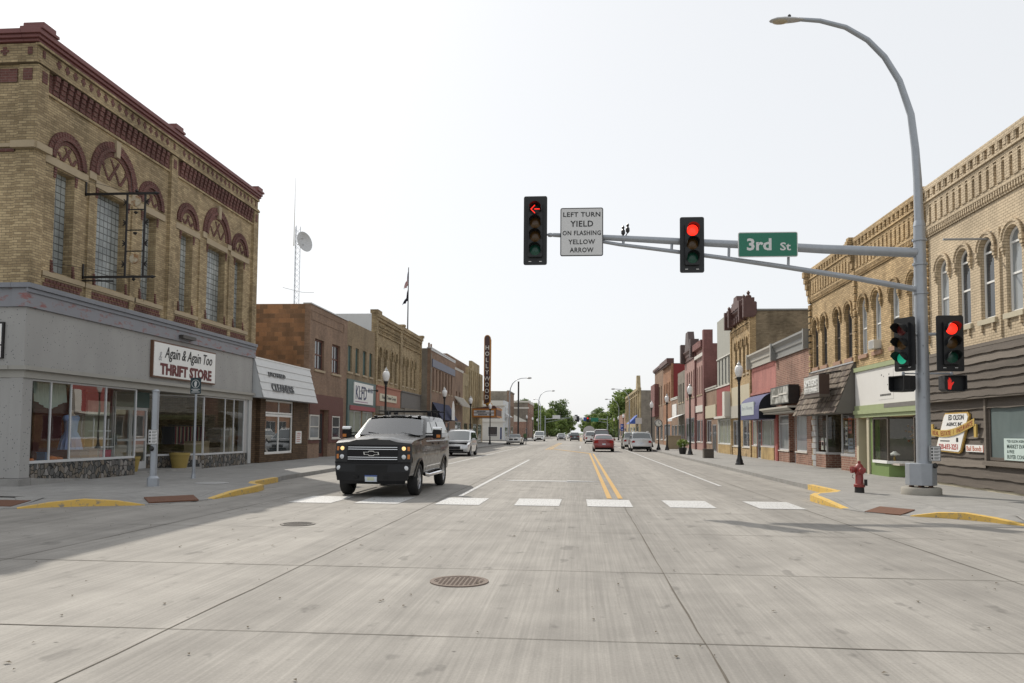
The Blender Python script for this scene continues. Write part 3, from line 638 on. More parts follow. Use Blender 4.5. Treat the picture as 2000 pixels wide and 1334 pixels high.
def projecting_frame():
    "the empty wrought iron frame of an old hanging sign"
    y = 21.62; R = thing('iron_sign_frame', (XL, y, 5.9), 'empty black wrought iron hanging sign frame with clock face over thrift store', 'sign frame')
    for z, x1 in ((8.4, -12.17), (5.98, -12.2)):
        a = MB()
        a.bar((XL - .02, y, z), (x1, y, z), .05, .06); a.lathe([(.02, 0), (.045, .05), (.0, .15)], (0, 0, 0), 8, axis='x') if 0 else None
        a.bar((XL + .01, y, z - .05), (XL + .01, y, z + .38), .05, .05); a.lathe([(.03, -.03), (.055, .0), (.03, .05), (.004, .12)], (x1, y, z), 8, axis='x'); a.build('arm', M['iron'], R)
    a = MB(); a.bar((XL, y, 5.88), (-13.35, y, 5.86), .04); a.build('brace', M['iron'], R)
    f = MB(); xa, xb = -13.02, -12.48
    for x in (xa, xb): f.bar((x, y, 5.98), (x, y, 8.4), .045)
    for z in (7.93, 7.33, 6.72): f.bar((xa, y, z), (xb, y, z), .03)
    f.build('ladder_frame', M['iron'], R)
    for z in (6.35, 6.95, 7.55, 8.15):
        for x, k in ((xa, -1), (xb, 1)):
            s = MB()
            for t in (-.5, 0, .5): s.tube([(x + k * .02, y, z), (x + k * .08, y, z + t * .12), (x + k * .12, y, z + t * .2)], [.016, .02, .004], 6)
            s.build('scroll', M['iron'], R)
    s = MB()
    for z in (7.88, 7.28): s.lathe([(.004, -.09), (.05, -.05), (.06, -.02), (.02, 0)], ((xa + xb) / 2, y, z), 8)
    s.lathe([(.004, -.1), (.06, -.04), (.02, 0)], ((xa + xb) / 2, y, 5.95), 8); s.lathe([(.01, 0), (.06, .04), (.004, .1)], ((xa + xb) / 2, y, 8.43), 8); s.build('ornament', M['iron'], R)
    d = MB(); d.lathe([(.004, -.04), (.13, -.035), (.15, 0), (.13, .035), (.004, .04)], ((xa + xb) / 2, y, 6.5), 20, axis='y'); d.build('disc', worn('rusty_enamel', (.45, .40, .30), (.25, .13, .05), .4, .55, 6), R); d = MB(); d.lathe([(.004, -.04), (.14, -.035), (.16, 0), (.14, .035), (.004, .04)], ((xa + xb) / 2, y, 8.17), 20, axis='y')
    d.build('disc', bpy.data.materials['rusty_enamel'], R)
    for p in (((XL, 20.2, 6.1), (-12.5, y, 5.98)), ((XL, 23.9, 9.8), (-12.9, y, 8.42)), ((XL, 24.9, 5.8), (-12.6, y, 5.96)), ((XL, 19.6, 8.5), (-12.8, y, 8.4)) ): MB().tube(p, .006, 5).build('guy_wire', M['iron'], R)
projecting_frame()
# things in the thrift store window
def mannequin():
    R = thing('mannequin', (-14.9, 22.3, .68), 'headless mannequin wearing a blue dress in the thrift store window', 'mannequin'); c = (-14.95, 22.35, 0)
    MB().lathe([(.14, .68), (.14, .7), (.015, .71), (.015, 1.02)], c, 12).build('stand', M['iron'], R)
    MB().lathe([(.10, 1.5), (.14, 1.62), (.17, 1.78), (.17, 1.95), (.10, 2.04), (.055, 2.08), (.05, 2.16), (.03, 2.18)], c, 14).build('torso', pm('skin_plastic', (.45, .34, .26), .5), R, smooth=40)
    d = MB(); n = 28; prof = [(.30, 1.02), (.27, 1.2), (.23, 1.38), (.16, 1.55), (.175, 1.75), (.19, 1.9), (.14, 2.0)]; vs = []
    for k, (r, z) in enumerate(prof):
        for j in range(n): a = 2 * pi * j / n; rr = r * (1 + (.07 if k < 3 else .0) * (-1) ** j); vs.append((c[0] + rr * cos(a), c[1] + rr * 1.15 * sin(a), z))
    d.add(vs, [(i * n + j, i * n + (j + 1) % n, (i + 1) * n + (j + 1) % n, (i + 1) * n + j) for i in range(6) for j in range(n)])
    for s in (-1, 1): d.lathe([(.03, -.1), (.09, -.05), (.10, .03), (.05, .08)], (c[0], c[1] + s * .23, 1.93), 10, axis='y')
    d.build('dress', pm('blue_cotton', (.22, .30, .55), .9, var=.2), R, smooth=60)
mannequin()
def pumpkin(y, x, s, label):
    R = thing('pumpkin', (x, y, .68), label, 'pumpkin', 'orange pumpkins in the shop window'); b = MB(); n = 24; vs = []
    prof = [(.3, 0), (.85, .12), (1.0, .42), (.85, .74), (.3, .86), (.05, .8)]
    for r, z in prof:
        for j in range(n): a = 2 * pi * j / n; k = 1 - .12 * abs(cos(4 * a)) ** 4; vs.append((x + s * r * k * cos(a), y + s * r * k * sin(a), .685 + z * s * 1.1))
    b.add(vs, [(i * n + j, i * n + (j + 1) % n, (i + 1) * n + (j + 1) % n, (i + 1) * n + j) for i in range(5) for j in range(n)]); b.build('rind', pm('pumpkin_skin', (.60, .17, .04), .5), R, smooth=50)
    MB().tube([(x, y, .68 + s * .85), (x, y, .68 + s * 1.1)], [s * .12, s * .07], 6).build('stem', pm('pumpkin_stem', (.14, .12, .04), .9), R)
pumpkin(20.05, -14.6, .17, 'first orange pumpkin from the corner, behind the thrift store glass'); pumpkin(20.98, -14.62, .2, 'tall orange pumpkin beside the blue box in the window'); pumpkin(21.5, -14.75, .15, 'small orange pumpkin near the dress in the thrift store window')
def stockbox(y0, y1, x0, x1, z0, z1, mat, label, nm='display_box'):
    b = MB(); b.box(x0, x1, y0, y1, z0, z1); b.box(x0 - .01, x1 + .01, y0 - .01, y1 + .01, z1, z1 + .03); tag(b.build(nm, mat, loc=((x0 + x1) / 2, (y0 + y1) / 2, z0), bevel=.01), label, 'box')
stockbox(20.62, 20.8, -14.75, -14.5, .685, .95, pm('blue_card', (.06, .12, .25), .6), 'small blue box low in the thrift store window by the pumpkin')
stockbox(22.9, 23.3, -15.0, -14.7, .685, 1.0, pm('brown_card', (.2, .1, .04), .8), 'brown box below the poster in the thrift store window'); stockbox(23.55, 23.85, -14.8, -14.6, .685, .95, pm('pink_card', (.4, .03, .09), .6), 'bright pink tub at the right end of the first shop window')
stockbox(29.6, 30.9, -15.2, -14.8, .66, 1.15, pm('tan_card', (.26, .2, .12), .8), 'tan cloth covered display bench in the second shop window'); stockbox(32.3, 32.8, -15, -14.6, .66, 1.7, pm('cream_card', (.34, .3, .24), .8), 'cream display cabinet at the far end of the shop window')
b = MB(); b.fbox(FL(), 23.2, 24.35, 2.05, 2.5, -.75, -.7); b.text('SALE', TL(XL - .7), 23.8, 2.27, .8, .22, .001, .006, m=1, weight=.02) if 0 else None
tag(b.build('poster', pm('poster_paper', (.45, .47, .38), .7, var=.5, scale=5), loc=(XL - .7, 23.8, 2.05)), 'pale patterned poster hanging in the thrift store window', 'poster')
b = MB()
for i, (y, z) in enumerate(((23.6, 1.55), (23.7, 1.3), (23.8, 1.05))): b.box(-15.0, -14.7, y - .35, y + .35, z, z + .03)
for y in (23.3, 24.05): b.bar((-14.85, y, .685), (-14.85, y, 1.95), .03)
tag(b.build('display_rack', M['alum'], loc=(-14.85, 23.6, .685)), 'metal display rack with shelves below the poster', 'rack')
def planter_pot(x, y, z, r, h, label):
    b = MB(); b.lathe([(r * .68, 0), (r * .95, h * .82), (r, h * .84), (r * 1.02, h), (r * .88, h), (r * .86, h * .88), (.01, h * .86)], (x, y, z), 24); b.lathe([(r * .84, h * .6), (r * .9, h * .63), (r * .87, h * .66)], (x, y, z), 24, cap=False)
    tag(b.build('planter_pot', pm('straw_yellow_plastic', (.34, .25, .07), .6), loc=(x, y, z), smooth=40), label, 'planter pot', 'straw yellow planter pots')
planter_pot(XL - .25, 28.05, .23, .36, .55, 'large empty straw yellow planter pot right of the thrift store doors'); planter_pot(XL - .4, 25.2, .23, .26, .5, 'small straw yellow planter pot left of the thrift store doors')
# ---------------------------------------------------------------- plain shop buildings of the row
def bld(side, y0, y1, zt, mat, smat, label, wins=(), shop=(), X=None, depth=20, cap=None, z0=0, name='shop_building'):
    X = X if X is not None else (XL if side == 'L' else XR)
    fn = FL(X) if side == 'L' else FR(X)
    R = thing(name, (X, (y0 + y1) / 2, 0), label, 'shop building')
    holes = [arch(a, b, c, d - r, r, 8) if r else rect(a, b, c, d) for a, b, c, d, r, *k in list(wins) + list(shop)]
    wall(R, fn, rect(y0, y1, z0, zt), holes, (M[mat], M[smat]), y0, y1, depth, zt, reveal=.3)
    for a, b, c, d, r, *k in wins:
        o = dict(k[0]) if k else {}
        window(R, fn, a, b, c, d, r, **{**dict(w=-.16, fr=.07, rails=(.5,), sill=.12, fm='dirtyw'), **o})
    for a, b, c, d, r, *k in shop:
        o = dict(k[0]) if k else {}
        window(R, fn, a, b, c, d, 0, **{**dict(w=-.03, fr=.07, rails=(), mull=(.5,), sill=.06, fm='alum', sm='dirtyw', sillw=.05), **o})
    if cap:
        cm, ch, cw = cap; c = MB(); c.fbox(fn, y0 - .03, y1 + .03, zt + .002, zt + ch, -.35, cw); c.fbox(fn, y0 - .01, y1 + .01, zt - .16, zt - .002, .002, cw * .6); c.build('cornice', M[cm], R)
    return R, fn
M['maroonf'] = pm('dark_red_frame', (.11, .04, .028), .6); M['cream'] = pm('cream_paint', (.62, .52, .36), .7, var=.15)
def awning_box(R, fn, y0, y1, zt, zb, w, mat, sidem, name='awning', curve=0):
    b = MB(); n = 8 if curve else 1
    pr = [(.0, zt)] + ([(w * sin(pi / 2 * i / n), zb + (zt - zb) * (.38 + .62 * cos(pi / 2 * i / n))) for i in range(n + 1)] if curve else [(.06, zt)]) + [(w, zb), (0, zb)]
    pr = [p for i, p in enumerate(pr) if i == 0 or abs(p[0] - pr[i - 1][0]) + abs(p[1] - pr[i - 1][1]) > 1e-4]
    k = len(pr)
    for i in range(k - 1): b.quad(fn(y0, pr[i][1], pr[i][0]), fn(y1, pr[i][1], pr[i][0]), fn(y1, pr[i + 1][1], pr[i + 1][0]), fn(y0, pr[i + 1][1], pr[i + 1][0]), 0)
    for u in (y0, y1): b.add([fn(u, p[1], p[0]) for p in pr], [tuple(range(k))], 1)
    return b.build(name, [M[mat], M[sidem]], R)
def shingle(R, fn, y0, y1, zt, zb, w, rows, mat, name='awning', jit=.0, wid=.28, edge=0, keyed=None):
    "sloped canopy covered in lapped shingles"
    b = MB(); L = sqrt(w * w + (zt - zb) ** 2); e = .03
    b.add([fn(u, v, x) for u in (y0, y1) for v, x in ((zt, 0), (zt, .05), (zb, w), (zb, w - .06), (zb, 0))], [(0, 1, 6, 5), (1, 2, 7, 6), (2, 3, 8, 7), (3, 4, 9, 8), (0, 1, 2, 3, 4), (5, 6, 7, 8, 9)], 1)
    for r in range(rows):
        ta, tb = r / rows, (r + 1.0) / rows; u = y0 - (wid * RND.random() if jit else .4 * wid * (r % 2))
        while u < y1:
            wd = wid * (RND.uniform(.55, 1.5) if jit else 1); a, c = max(u, y0), min(u + wd - .006, y1); u += wd
            if c - a < .02: continue
            tq = tb + RND.uniform(-jit, jit) * .012; m = RND.choice((0, 2, 3)) if keyed else 0
            A = (zt + (zb - zt) * ta, .05 + (w - .05) * ta); B = (zt + (zb - zt) * tq, .05 + (w - .05) * tq); nx, nz = (zt - zb) / L, w / L; h = .035 + RND.uniform(0, jit) * .02
            b.add([fn(a, A[0] + .006, A[1] + .004), fn(c, A[0] + .006, A[1] + .004), fn(c, B[0] + nz * h, B[1] + nx * h), fn(a, B[0] + nz * h, B[1] + nx * h), fn(c, B[0], B[1]), fn(a, B[0], B[1])], [(0, 1, 2, 3), (3, 2, 4, 5)], m)
    mm = [M[mat], M[mat + '_side']] + ([M[k] for k in keyed] if keyed else [])
    return b.build(name, mm, R)
M['whsh'] = pm('white_shingle', (.62, .63, .63), .6, var=.08); M['whsh_side'] = pm('white_shingle_side', (.55, .57, .58), .6)
# dry cleaners: a low shop with a white shingled canopy
def cleaners():
    R = thing('shop_building', (XL, 37.4, 0), 'low brown brick cleaners shop under a sloped white shingled canopy', 'shop building'); fn = FL()
    wall(R, fn, rect(34.9, 41.0, 0, 4.78), [rect(35.3, 38.85, .52, 3.06)], (M['dbrick'], M['dbrick']), 33.72, 41.0, 18, 4.76, reveal=.2)
    MB().fbox(fn, 34.72, 34.9, 0, 3.1, -1.2, .0).build('brick_pier', M['dbrick'], R)
    window(R, fn, 35.3, 38.85, .52, 2.38, 0, w=-.06, fr=.11, rails=(), mull=(.5,), pm_='shopglass', fm='white', sill=None)
    window(R, fn, 35.3, 38.85, 2.4, 3.04, 0, w=-.06, fr=.08, rails=(), mull=(.5,), fm='white')
    r = MB(); r.quad(fn(35.2, .4, -.19), fn(38.9, .4, -.19), fn(38.9, 3.1, -.19), fn(35.2, 3.1, -.19)); r.build('blind', pm('grey_blind', (.05, .055, .06), .7, var=.3), R)
    d = MB(); d.fbox(fn, 33.74, 34.7, .15, 2.35, -.9, -.85); d.build('door', M['maroonf'], R)
    shingle(R, fn, 33.74, 40.95, 4.80, 3.06, .5, 5, 'whsh', 'canopy', wid=.62)
    MB().fbox(fn, 33.7, 40.98, 4.8, 4.86, -.3, .08).build('canopy_cap', M['white'], R)
    sl = lambda a, b, w: (XL + .055 + (4.80 - b) / 1.74 * .45 + .035 + w, 37.0 + a, b)
    MB().text('LITCHFIELD', sl, -1.1, 4.17, 2.05, .2, 0, .03, weight=.02).build('lettering', M['black'], R)
    MB().text('CLEANERS', sl, -.7, 3.58, 2.75, .36, 0, .03, weight=.02).build('lettering', M['black'], R)
    S = MB(); S.fbox(fn, 39.2, 40.0, .98, 1.6, .002, .03, 0); tf = TL(XL + .03)
    S.text('OPEN', tf, 39.6, 1.47, .45, .1, 0, .004, 1); 
    for i in range(4): S.fbox(fn, 39.3, 39.85 - .1 * (i % 2), 1.34 - i * .09, 1.37 - i * .09, .03, .034, 1)
    tag(S.build('notice_board', [M['white'], pm('red_letter', (.4, .04, .03), .6)], loc=(XL, 39.6, 1)), 'white hours notice on the brick beside the cleaners window', 'notice')
cleaners()
M['rsid'] = pm('red_brown_siding', (.175, .075, .06), .55, var=.15)
R, fn = bld('L', 41.02, 47.8, 8.36, 'bbrick', 'tile', 'brown brick two storey building with clay block side wall and red metal shopfront',
    wins=[(41.85, 43.4, 4.95, 6.62, 0, dict(mull=(.5,), fm='maroonf', pm_='pane', w=-.12, fr=.1)), (44.85, 46.4, 4.95, 6.65, 0, dict(mull=(.5,), fm='maroonf', w=-.12, fr=.1))],
    shop=[(41.17, 42.7, 1.2, 2.48, 0, dict(mull=(), rails=(.5,), fm='dirtyw', pm_='paneb', w=.045, sillw=.1)), (45.0, 46.45, 1.2, 2.48, 0, dict(mull=(), rails=(.5,), fm='dirtyw', pm_='pane', w=.045, sillw=.1)), (42.85, 44.35, .16, 2.78, 0, dict(mull=(), sill=None, fm='maroonf', pm_='pane', w=-.25, fr=.2))])
for part_ in (0, 1):
  b = MB()
  for i in range(60):
    u = 41.1 + i * .1
    for lo, hi in ((2.5, 3.6), (.95, 1.18)) if (41.1 <= u < 42.72 or 44.95 <= u < 46.5) else (((2.8, 3.6),) if 42.8 <= u < 44.35 else ((.95, 2.49), (2.5, 3.6))):
        if (lo > 2) != (part_ == 0): continue
        b.fbox(fn, u, u + .06, lo, hi, .0, .045); b.fbox(fn, u + .06, u + .1, lo, hi, .0, .02)
  b.build('metal_siding', M['rsid'], R)
b = MB(); b.fbox(fn, 41.0, 47.82, 8.362, 8.42, -.4, .06); b.build('coping', M['galvd'], R)
b = MB(); b.prism(fn, rect(41.2, 47.1, 7.55, 8.1), .001, .025, 0, [rect(41.3, 47.0, 7.62, 8.03)]); b.build('brick_panel', M['bbrick'], R)
# radio station
teal = dict(fm='panel_teal', pm_='panel_teal', rails=(), w=-.1)
R, fn = bld('L', 47.82, 54.48, 8.45, 'tanb', 'gsbrick', 'tan two storey radio station building with teal boarded windows and teal front',
    wins=[(a, b, 5.3, 6.92, 0, teal) for a, b in ((48.0, 48.85), (49.65, 50.4), (51.4, 52.25), (53.0, 53.8))],
    shop=[(48.3, 51.2, .5, 2.92, 0, dict(pm_='panec')), (51.5, 54.1, .5, 2.92, 0, dict(pm_='panec'))])
b = MB(); b.fbox(fn, 47.83, 54.46, 3.24, 4.84, .002, .1); b.fbox(fn, 47.83, 48.25, .15, 3.238, .002, .09); b.build('fascia_board', M['panel_teal'], R)
b = MB(); b.fbox(fn, 48.27, 54.3, 2.95, 3.236, .002, .13); b.build('fascia_band', pm('rose_paint', (.30, .065, .075), .6), R)
S = thing('shop_sign', (XL + .1, 51.3, 4), 'white KLFD radio sign on a teal board', 'shop sign'); tf = TL(XL + .16)
MB().fbox(fn, 49.0, 53.55, 3.38, 4.71, .101, .16).build('panel', M['white'], S)
MB().text('KLFD', tf, 50.6, 4.08, 2.6, .86, 0, .012, weight=.01).build('lettering', pm('navy_letter', (.05, .06, .12), .6), S)
k = MB(); k.text('AM 1410', tf, 52.75, 4.33, 1.25, .3, 0, .012, weight=.01); k.build('lettering', pm('grey_blue_letter', (.12, .16, .25), .6), S)
k = MB(); k.fbox(fn, 49.2, 52.2, 3.47, 3.53, .16, .165); k.build('underline', pm('violet_letter', (.4, .25, .35), .6), S)
b = MB(); b.tube([(XL + .1, 50.4, 4.2), (XL + 1.2, 50.4, 4.24)], .025, 6); b.lathe([(.03, -.06), (.09, .02), (.05, .1)], (XL + 1.25, 50.4, 4.2), 8); tag(b.build('arm_lamp', M['iron'], loc=(XL, 50.4, 4.2)), 'thin dark lamp arm reaching out over the KLFD sign', 'sign lamp')
M['siding'] = pm('white_siding', (.60, .62, .63), .6, var=.08)
def italianate(y0, y1, zt, ws, label, lowm, lowz, left_pier, smat):
    R, fn = bld('L', y0, y1, zt, 'ybrick', smat, label, wins=[(a, b, 5.3, 7.62, .36, dict(fm='maroonf' if left_pier else 'dirtyw', pm_='pane', w=-.2)) for a, b in ws],
        shop=[(y0 + .5, (y0 + y1) / 2 - .3, .5, 2.75, 0), ((y0 + y1) / 2 + .3, y1 - .5, .5, 2.75, 0)])
    t = MB()
    for a, b in ws: hood(t, fn, a, b, 7.26, .36, .16, -.01, .09, legs=.3)
    t.fbox(fn, y0, y1, zt - .22, zt + .05, .002, .22); t.fbox(fn, y0, y1, zt - .42, zt - .23, .002, .13); t.fbox(fn, y0 + .4, y1 - .4, 8.5, 8.58, .002, .1)
    n = int((y1 - y0) / .45)
    for i in range(n):
        u = y0 + .5 + (i + .2) * (y1 - y0 - 1) / n
        for j in range(3): t.fbox(fn, u, u + .2 - .0 * j, 8.62 + j * .2, 8.8 + j * .2, .002, .05 + .05 * j)
    for u in (y0, y1 - .38): t.fbox(fn, u, u + .38, 4.85, zt - .43, .001, .1)
    if left_pier: t.fbox(fn, y0 - .02, y0 + 1.2, zt + .052, zt + .3, -.4, .15)
    else: t.fbox(fn, y0 - .02, y0 + .5, zt + .052, zt + .22, -.3, .3); t.fbox(fn, y1 - .5, y1 + .02, zt + .052, zt + .25, -.3, .3)
    t.build('brick_trim', M['ybrick'], R)
    b = MB(); b.fbox(fn, y0 + .3, y1 - .1, lowz, 4.78, .002, .07); b.fbox(fn, y0 + .3, y1 - .1, 4.781, 4.88, .002, .14); b.build('fascia_board', M[lowm], R)
    b = MB(); b.fbox(fn, y0 + .3, y1 - .1, 2.85, lowz - .002, .002, .35); b.build('shop_canopy', M['gsbrick'], R)
    return R, fn
M['salmon'] = pm('salmon_board', (.38, .16, .105), .7); M['greyw'] = pm('grey_boards', (.17, .16, .15), .8, var=.3, streak=(1, 1, 6))
italianate(54.5, 62.28, 9.85, ((55.25, 56.15), (57.05, 57.85), (58.9, 59.6), (60.4, 61.1)), 'yellow brick building with white sided flank, arched windows and a salmon fascia', 'salmon', 3.4, True, 'siding')
italianate(62.3, 70.4, 9.92, ((62.85, 63.55), (64.35, 65.1), (66.1, 66.75), (67.45, 68.2)), 'yellow brick building with raised end piers and grey boards below, under the flagpole', 'greyw', 3.5, False, 'shbrick')
S = MB(); fn = FL(); S.fbox(fn, 55.6, 60.75, 3.78, 4.32, .072, .12, 0); S.text('Home Town Co-op', TL(XL + .12), 58.3, 4.05, 4.2, .34, 0, .012, 1, weight=.02)
tag(S.build('shop_sign', [pm('cream_board', (.62, .58, .45), .6), M['black']], loc=(XL, 58.2, 4)), 'cream shop sign with dark green letters on the salmon fascia', 'shop sign')
# brown building standing forward with a blue band and blue awning
X6 = -13.4
M['navy'] = pm('navy_canvas', (.010, .016, .06), .8, var=.12); M['navyd'] = pm('dark_canvas', (.01, .012, .02), .9); M['bluepane'] = pane('blue_pane', (.07, .09, .17), .15)
R, fn = bld('L', 70.42, 84.3, 9.1, 'bbrick', 'gsbrick', 'brown brick building with grey block flank, slate blue band and a navy awning', X=X6,
    wins=[(71.4 + i * 1.72, 72.1 + i * 1.72, 5.4, 7.4, 0, dict(pm_='bluepane', fm='maroonf', rails=())) for i in range(7)], shop=[(72, 76, .5, 2.6, 0), (77, 81, .5, 2.6, 0)], cap=('galvd', .1, .08))
b = MB(); b.fbox(fn, 71.0, 84.0, 7.5, 8.2, .002, .08); b.build('fascia_band', pm('slate_blue_panel', (.10, .112, .165), .5), R)
b = MB()
for i in range(14): b.fbox(fn, 70.40, 70.9 if i % 2 else 70.7, .3 + i * .6, .85 + i * .6, .001, .02)
b.build('quoins', M['gsbrick'], R)
awning_box(R, fn, 71.3, 80.5, 4.3, 2.72, 1.0, 'navy', 'navyd')
S = MB(); pl = [(75.6 + .62 * sin(t) * (1 if t < 1.6 else 1), 0) for t in ()]; sf = lambda u, v, w: (X6 + 1.05 + w, u, v)
S.prism(sf, [(76.0, 2.75), (77.6, 2.75), (77.6, 3.7), (77.2, 4.3), (76.8, 4.62), (76.4, 4.3), (76.0, 3.7)], 0, .05); tag(S.build('hanging_sign', M['white'], loc=(X6 + 1, 76.8, 2.7)), 'pointed white sign standing out in front of the navy awning', 'sign')
R, fn = bld('L', 84.32, 96.2, 8.9, 'bbrick', 'bbrick', 'plain dark brown building before the theatre with a pale slatted awning', wins=[(86 + i * 2.4, 87 + i * 2.4, 4.9, 6.3, 0) for i in range(4)], shop=[(85.5, 89.5, .5, 2.8, 0), (90.5, 95, .5, 2.8, 0)], cap=('dirtyw', .08, .1))
b = MB()
for i in range(9): t = i / 9; b.fbox(fn, 88.5, 96.0, 5.6 - t * 1.2, 5.66 - t * 1.2, .02 + t * 1.1, .18 + t * 1.1)
b.build('slatted_awning', M['dirtyw'], R)
# the theatre
M['creamb'] = brick('cream_block', (.43, .35, .215), (.35, .28, .165), (.30, .24, .15), w=.6, h=.3, stain=.3)
R, fn = bld('L', 96.22, 116, 8.9, 'creamb', 'bbrick', 'cream coloured theatre building behind the tall vertical sign', wins=[(98 + i * 1.2, 98.6 + i * 1.2, 5.2, 7.4, 0, dict(rails=(), sill=None)) for i in range(3)] + [(104, 105, 5.2, 7.4, 0), (110, 111, 5.2, 7.4, 0)],
    shop=[(97.5, 100.5, .3, 2.7, 0, dict(fm='maroonf')), (102, 104.5, .3, 2.7, 0, dict(fm='maroonf')), (106, 109.5, .2, 2.7, 0), (111, 115, .3, 2.7, 0)])
b = MB(); b.fbox(fn, 101, 115.9, 8.902, 9.9, -.4, 0); b.fbox(fn, 104, 112, 9.902, 11.0, -.4, 0)
for i in range(7): b.fbox(fn, 101.5 + i * 2, 101.9 + i * 2, 5.0, 9.8, .0, .12)
b.build('stepped_parapet', M['creamb'], R)
b = MB(); b.fbox(fn, 96.25, 115.9, 0, 11.2, -20.5, -2.0); b.fbox(fn, 100, 103, 11.2, 11.8, -6, -4); b.fbox(fn, 100.5, 100.7, 11.8, 13, -5.2, -5); b.fbox(fn, 102, 102.2, 11.8, 13, -5.2, -5); b.build('stage_house', M['bbrick'], R)
S = thing('theatre_sign', (-12.95, 110, 5.5), 'tall vertical theatre sign reading HOLLYWOOD in a yellow border', 'theatre sign'); tf = TF(109.75)
o = arch(-13.4, -12.5, 5.5, 14.6, .52, 12); pf = lambda u, v, w: (u, 110 - w, v)
b = MB(); b.prism(pf, o, -.25, .2); b.build('sign_body', pm('dark_maroon_enamel', (.05, .02, .02), .4), S)
b = MB(); b.prism(pf, o, .201, .25, 0, [inset(o, .11)]); b.fbox(pf, -12.498, -12.44, 5.6, 14.5, -.26, .2); b.build('border', pm('amber_enamel', (.42, .18, .025), .5), S)
b = MB()
for i, ch in enumerate('HOLLYWOOD'): b.text(ch, tf, -12.95, 13.35 - i * .86, None, .58, 0, .04, weight=.01)
b.build('lettering', M['dirtyw'], S)
S = thing('theatre_marquee', (-12.9, 106, 3.5), 'theatre marquee with amber border and two rows of dark letters', 'marquee'); pf = lambda u, v, w: (u, 105 - w, v)
b = MB(); b.prism(pf, [(-14.3, 3.55), (-11.35, 3.55), (-11.1, 3.8), (-11.1, 4.9), (-11.4, 5.15), (-14.3, 4.75)], -7, .0); b.build('marquee_body', pm('marquee_maroon', (.09, .03, .02), .5), S)
b = MB(); b.prism(pf, rect(-14.28, -11.2, 3.56, 4.72), .0, .06, 0, [rect(-14.1, -11.4, 3.78, 4.52)]); b.fbox(lambda u, v, w: (-11.1 + w, u, v), 105, 112, 3.6, 3.8, 0, .06); b.fbox(lambda u, v, w: (-11.1 + w, u, v), 105, 112, 4.6, 4.85, 0, .06); b.build('border', pm('amber_border', (.45, .17, .03), .5), S)
b = MB(); b.fbox(pf, -14.1, -11.4, 4.2, 4.5, .0, .03); b.fbox(pf, -14.1, -11.4, 3.8, 4.1, .0, .03); b.build('letter_panel', pm('white_letter_panel', (.60, .60, .62), .4), S)  # plain white panels behind the marquee letters
b = MB()
for x0, x1, z in ((-13.7, -12.5, 4.35), (-13.5, -12.3, 3.95), (-12.1, -11.8, 3.95)):
    x = x0
    while x < x1: w_ = RND.uniform(.05, .1); b.fbox(pf, x, x + w_, z - .09, z + .09, .03, .036); x += w_ + .035
b.build('lettering', M['black'], S)
b = MB(); b.lathe([(.1, -.02), (.35, .0), (.5, .2), (.35, .45), (.1, .5)], (-12.6, 109.6, 5.2), 10); tag(b.build('marquee_ornament', pm('gold_paint', (.4, .2, .03), .4), loc=(-12.6, 109.6, 5.2)), 'gold scrolled ornament at the foot of the vertical theatre sign', 'ornament')
# blocks beyond the side street
R, fn = bld('L', 150, 158, 7.6, 'siding', 'dirtyw', 'white two storey corner building beyond the side street', wins=[(151, 152, 4.6, 6.3, 0), (155, 156, 4.6, 6.3, 0)], shop=[(151, 157, .6, 2.6, 0)], depth=14)
b = MB(); pf = lambda u, v, w: (u, 150 - w, v); b.fbox(pf, -28, XL + .3, 6.6, 6.8, .0, .3); b.fbox(pf, -28, XL + .25, 3.5, 3.7, 0, .15); b.build('cornice', M['dirtyw'], R)
for x0, x1 in ((-17.4, -15.6),): window(R, pf, x0, x1, .8, 2.7, 0, w=.03, rails=(.15,), fm='white')
window(R, pf, -15.2, -14.7, .2, 2.6, 0, w=.03, rails=(), fm='white', pm_='bluepane'); window(R, pf, -15.4, -14.9, 4.6, 6.0, 0, w=.03, rails=(), fm='white')
b = MB(); b.add([(XL + .02, 150.5, 5.3), (XL + .02, 156, 5.3), (XL + 1.1, 156, 4.5), (XL + 1.1, 150.5, 4.5), (XL + 1.1, 150.5, 4.4), (XL + .02, 150.5, 4.4)], [(0, 1, 2, 3), (0, 3, 4, 5)]); b.build('awning', M['galvd'], R)
bld('L', 158.02, 171, 9.8, 'bbrick', 'gsbrick', 'grey brown building with flat roof behind the white corner building', depth=30, cap=('gsbrick', .15, .15), wins=[(160 + i * 3, 161.5 + i * 3, 5, 7, 0) for i in range(4)], shop=[(159, 163, .6, 2.8, 0), (165, 169, .6, 2.8, 0)])
R, fn = bld('L', 221, 243, 9.8, 'rdbrick', 'gsbrick', 'tan block building with a pale cornice and brick street front far down the left side', depth=26, cap=('dirtyw', .55, .2), wins=[(224 + i * 5, 226 + i * 5, 5, 7, 0) for i in range(4)])
b = MB(); pf = lambda u, v, w: (u, 221 - w, v); b.fbox(pf, -40, XL + .2, 9.9, 10.4, .0, .25); b.fbox(pf, -40, XL, 8.2, 8.6, .0, .08); b.build('stone_band', M['dirtyw'], R)
R, fn = bld('L', 207, 216, 4.4, 'rdbrick', 'rdbrick', 'low red brick building with a pale sloped roof edge before the tan block building', depth=20, shop=[(208, 211, .6, 2.8, 0), (212, 215, .6, 2.8, 0)])
b = MB(); b.add([(XL - 10, 206.9, 4.45), (XL - 3, 206.9, 6.2), (XL + .3, 206.9, 4.6), (XL + .3, 206.9, 4.4), (XL - 10, 206.9, 4.3)], [(0, 1, 2, 3, 4)]); b.build('gable', M['dirtyw'], R)
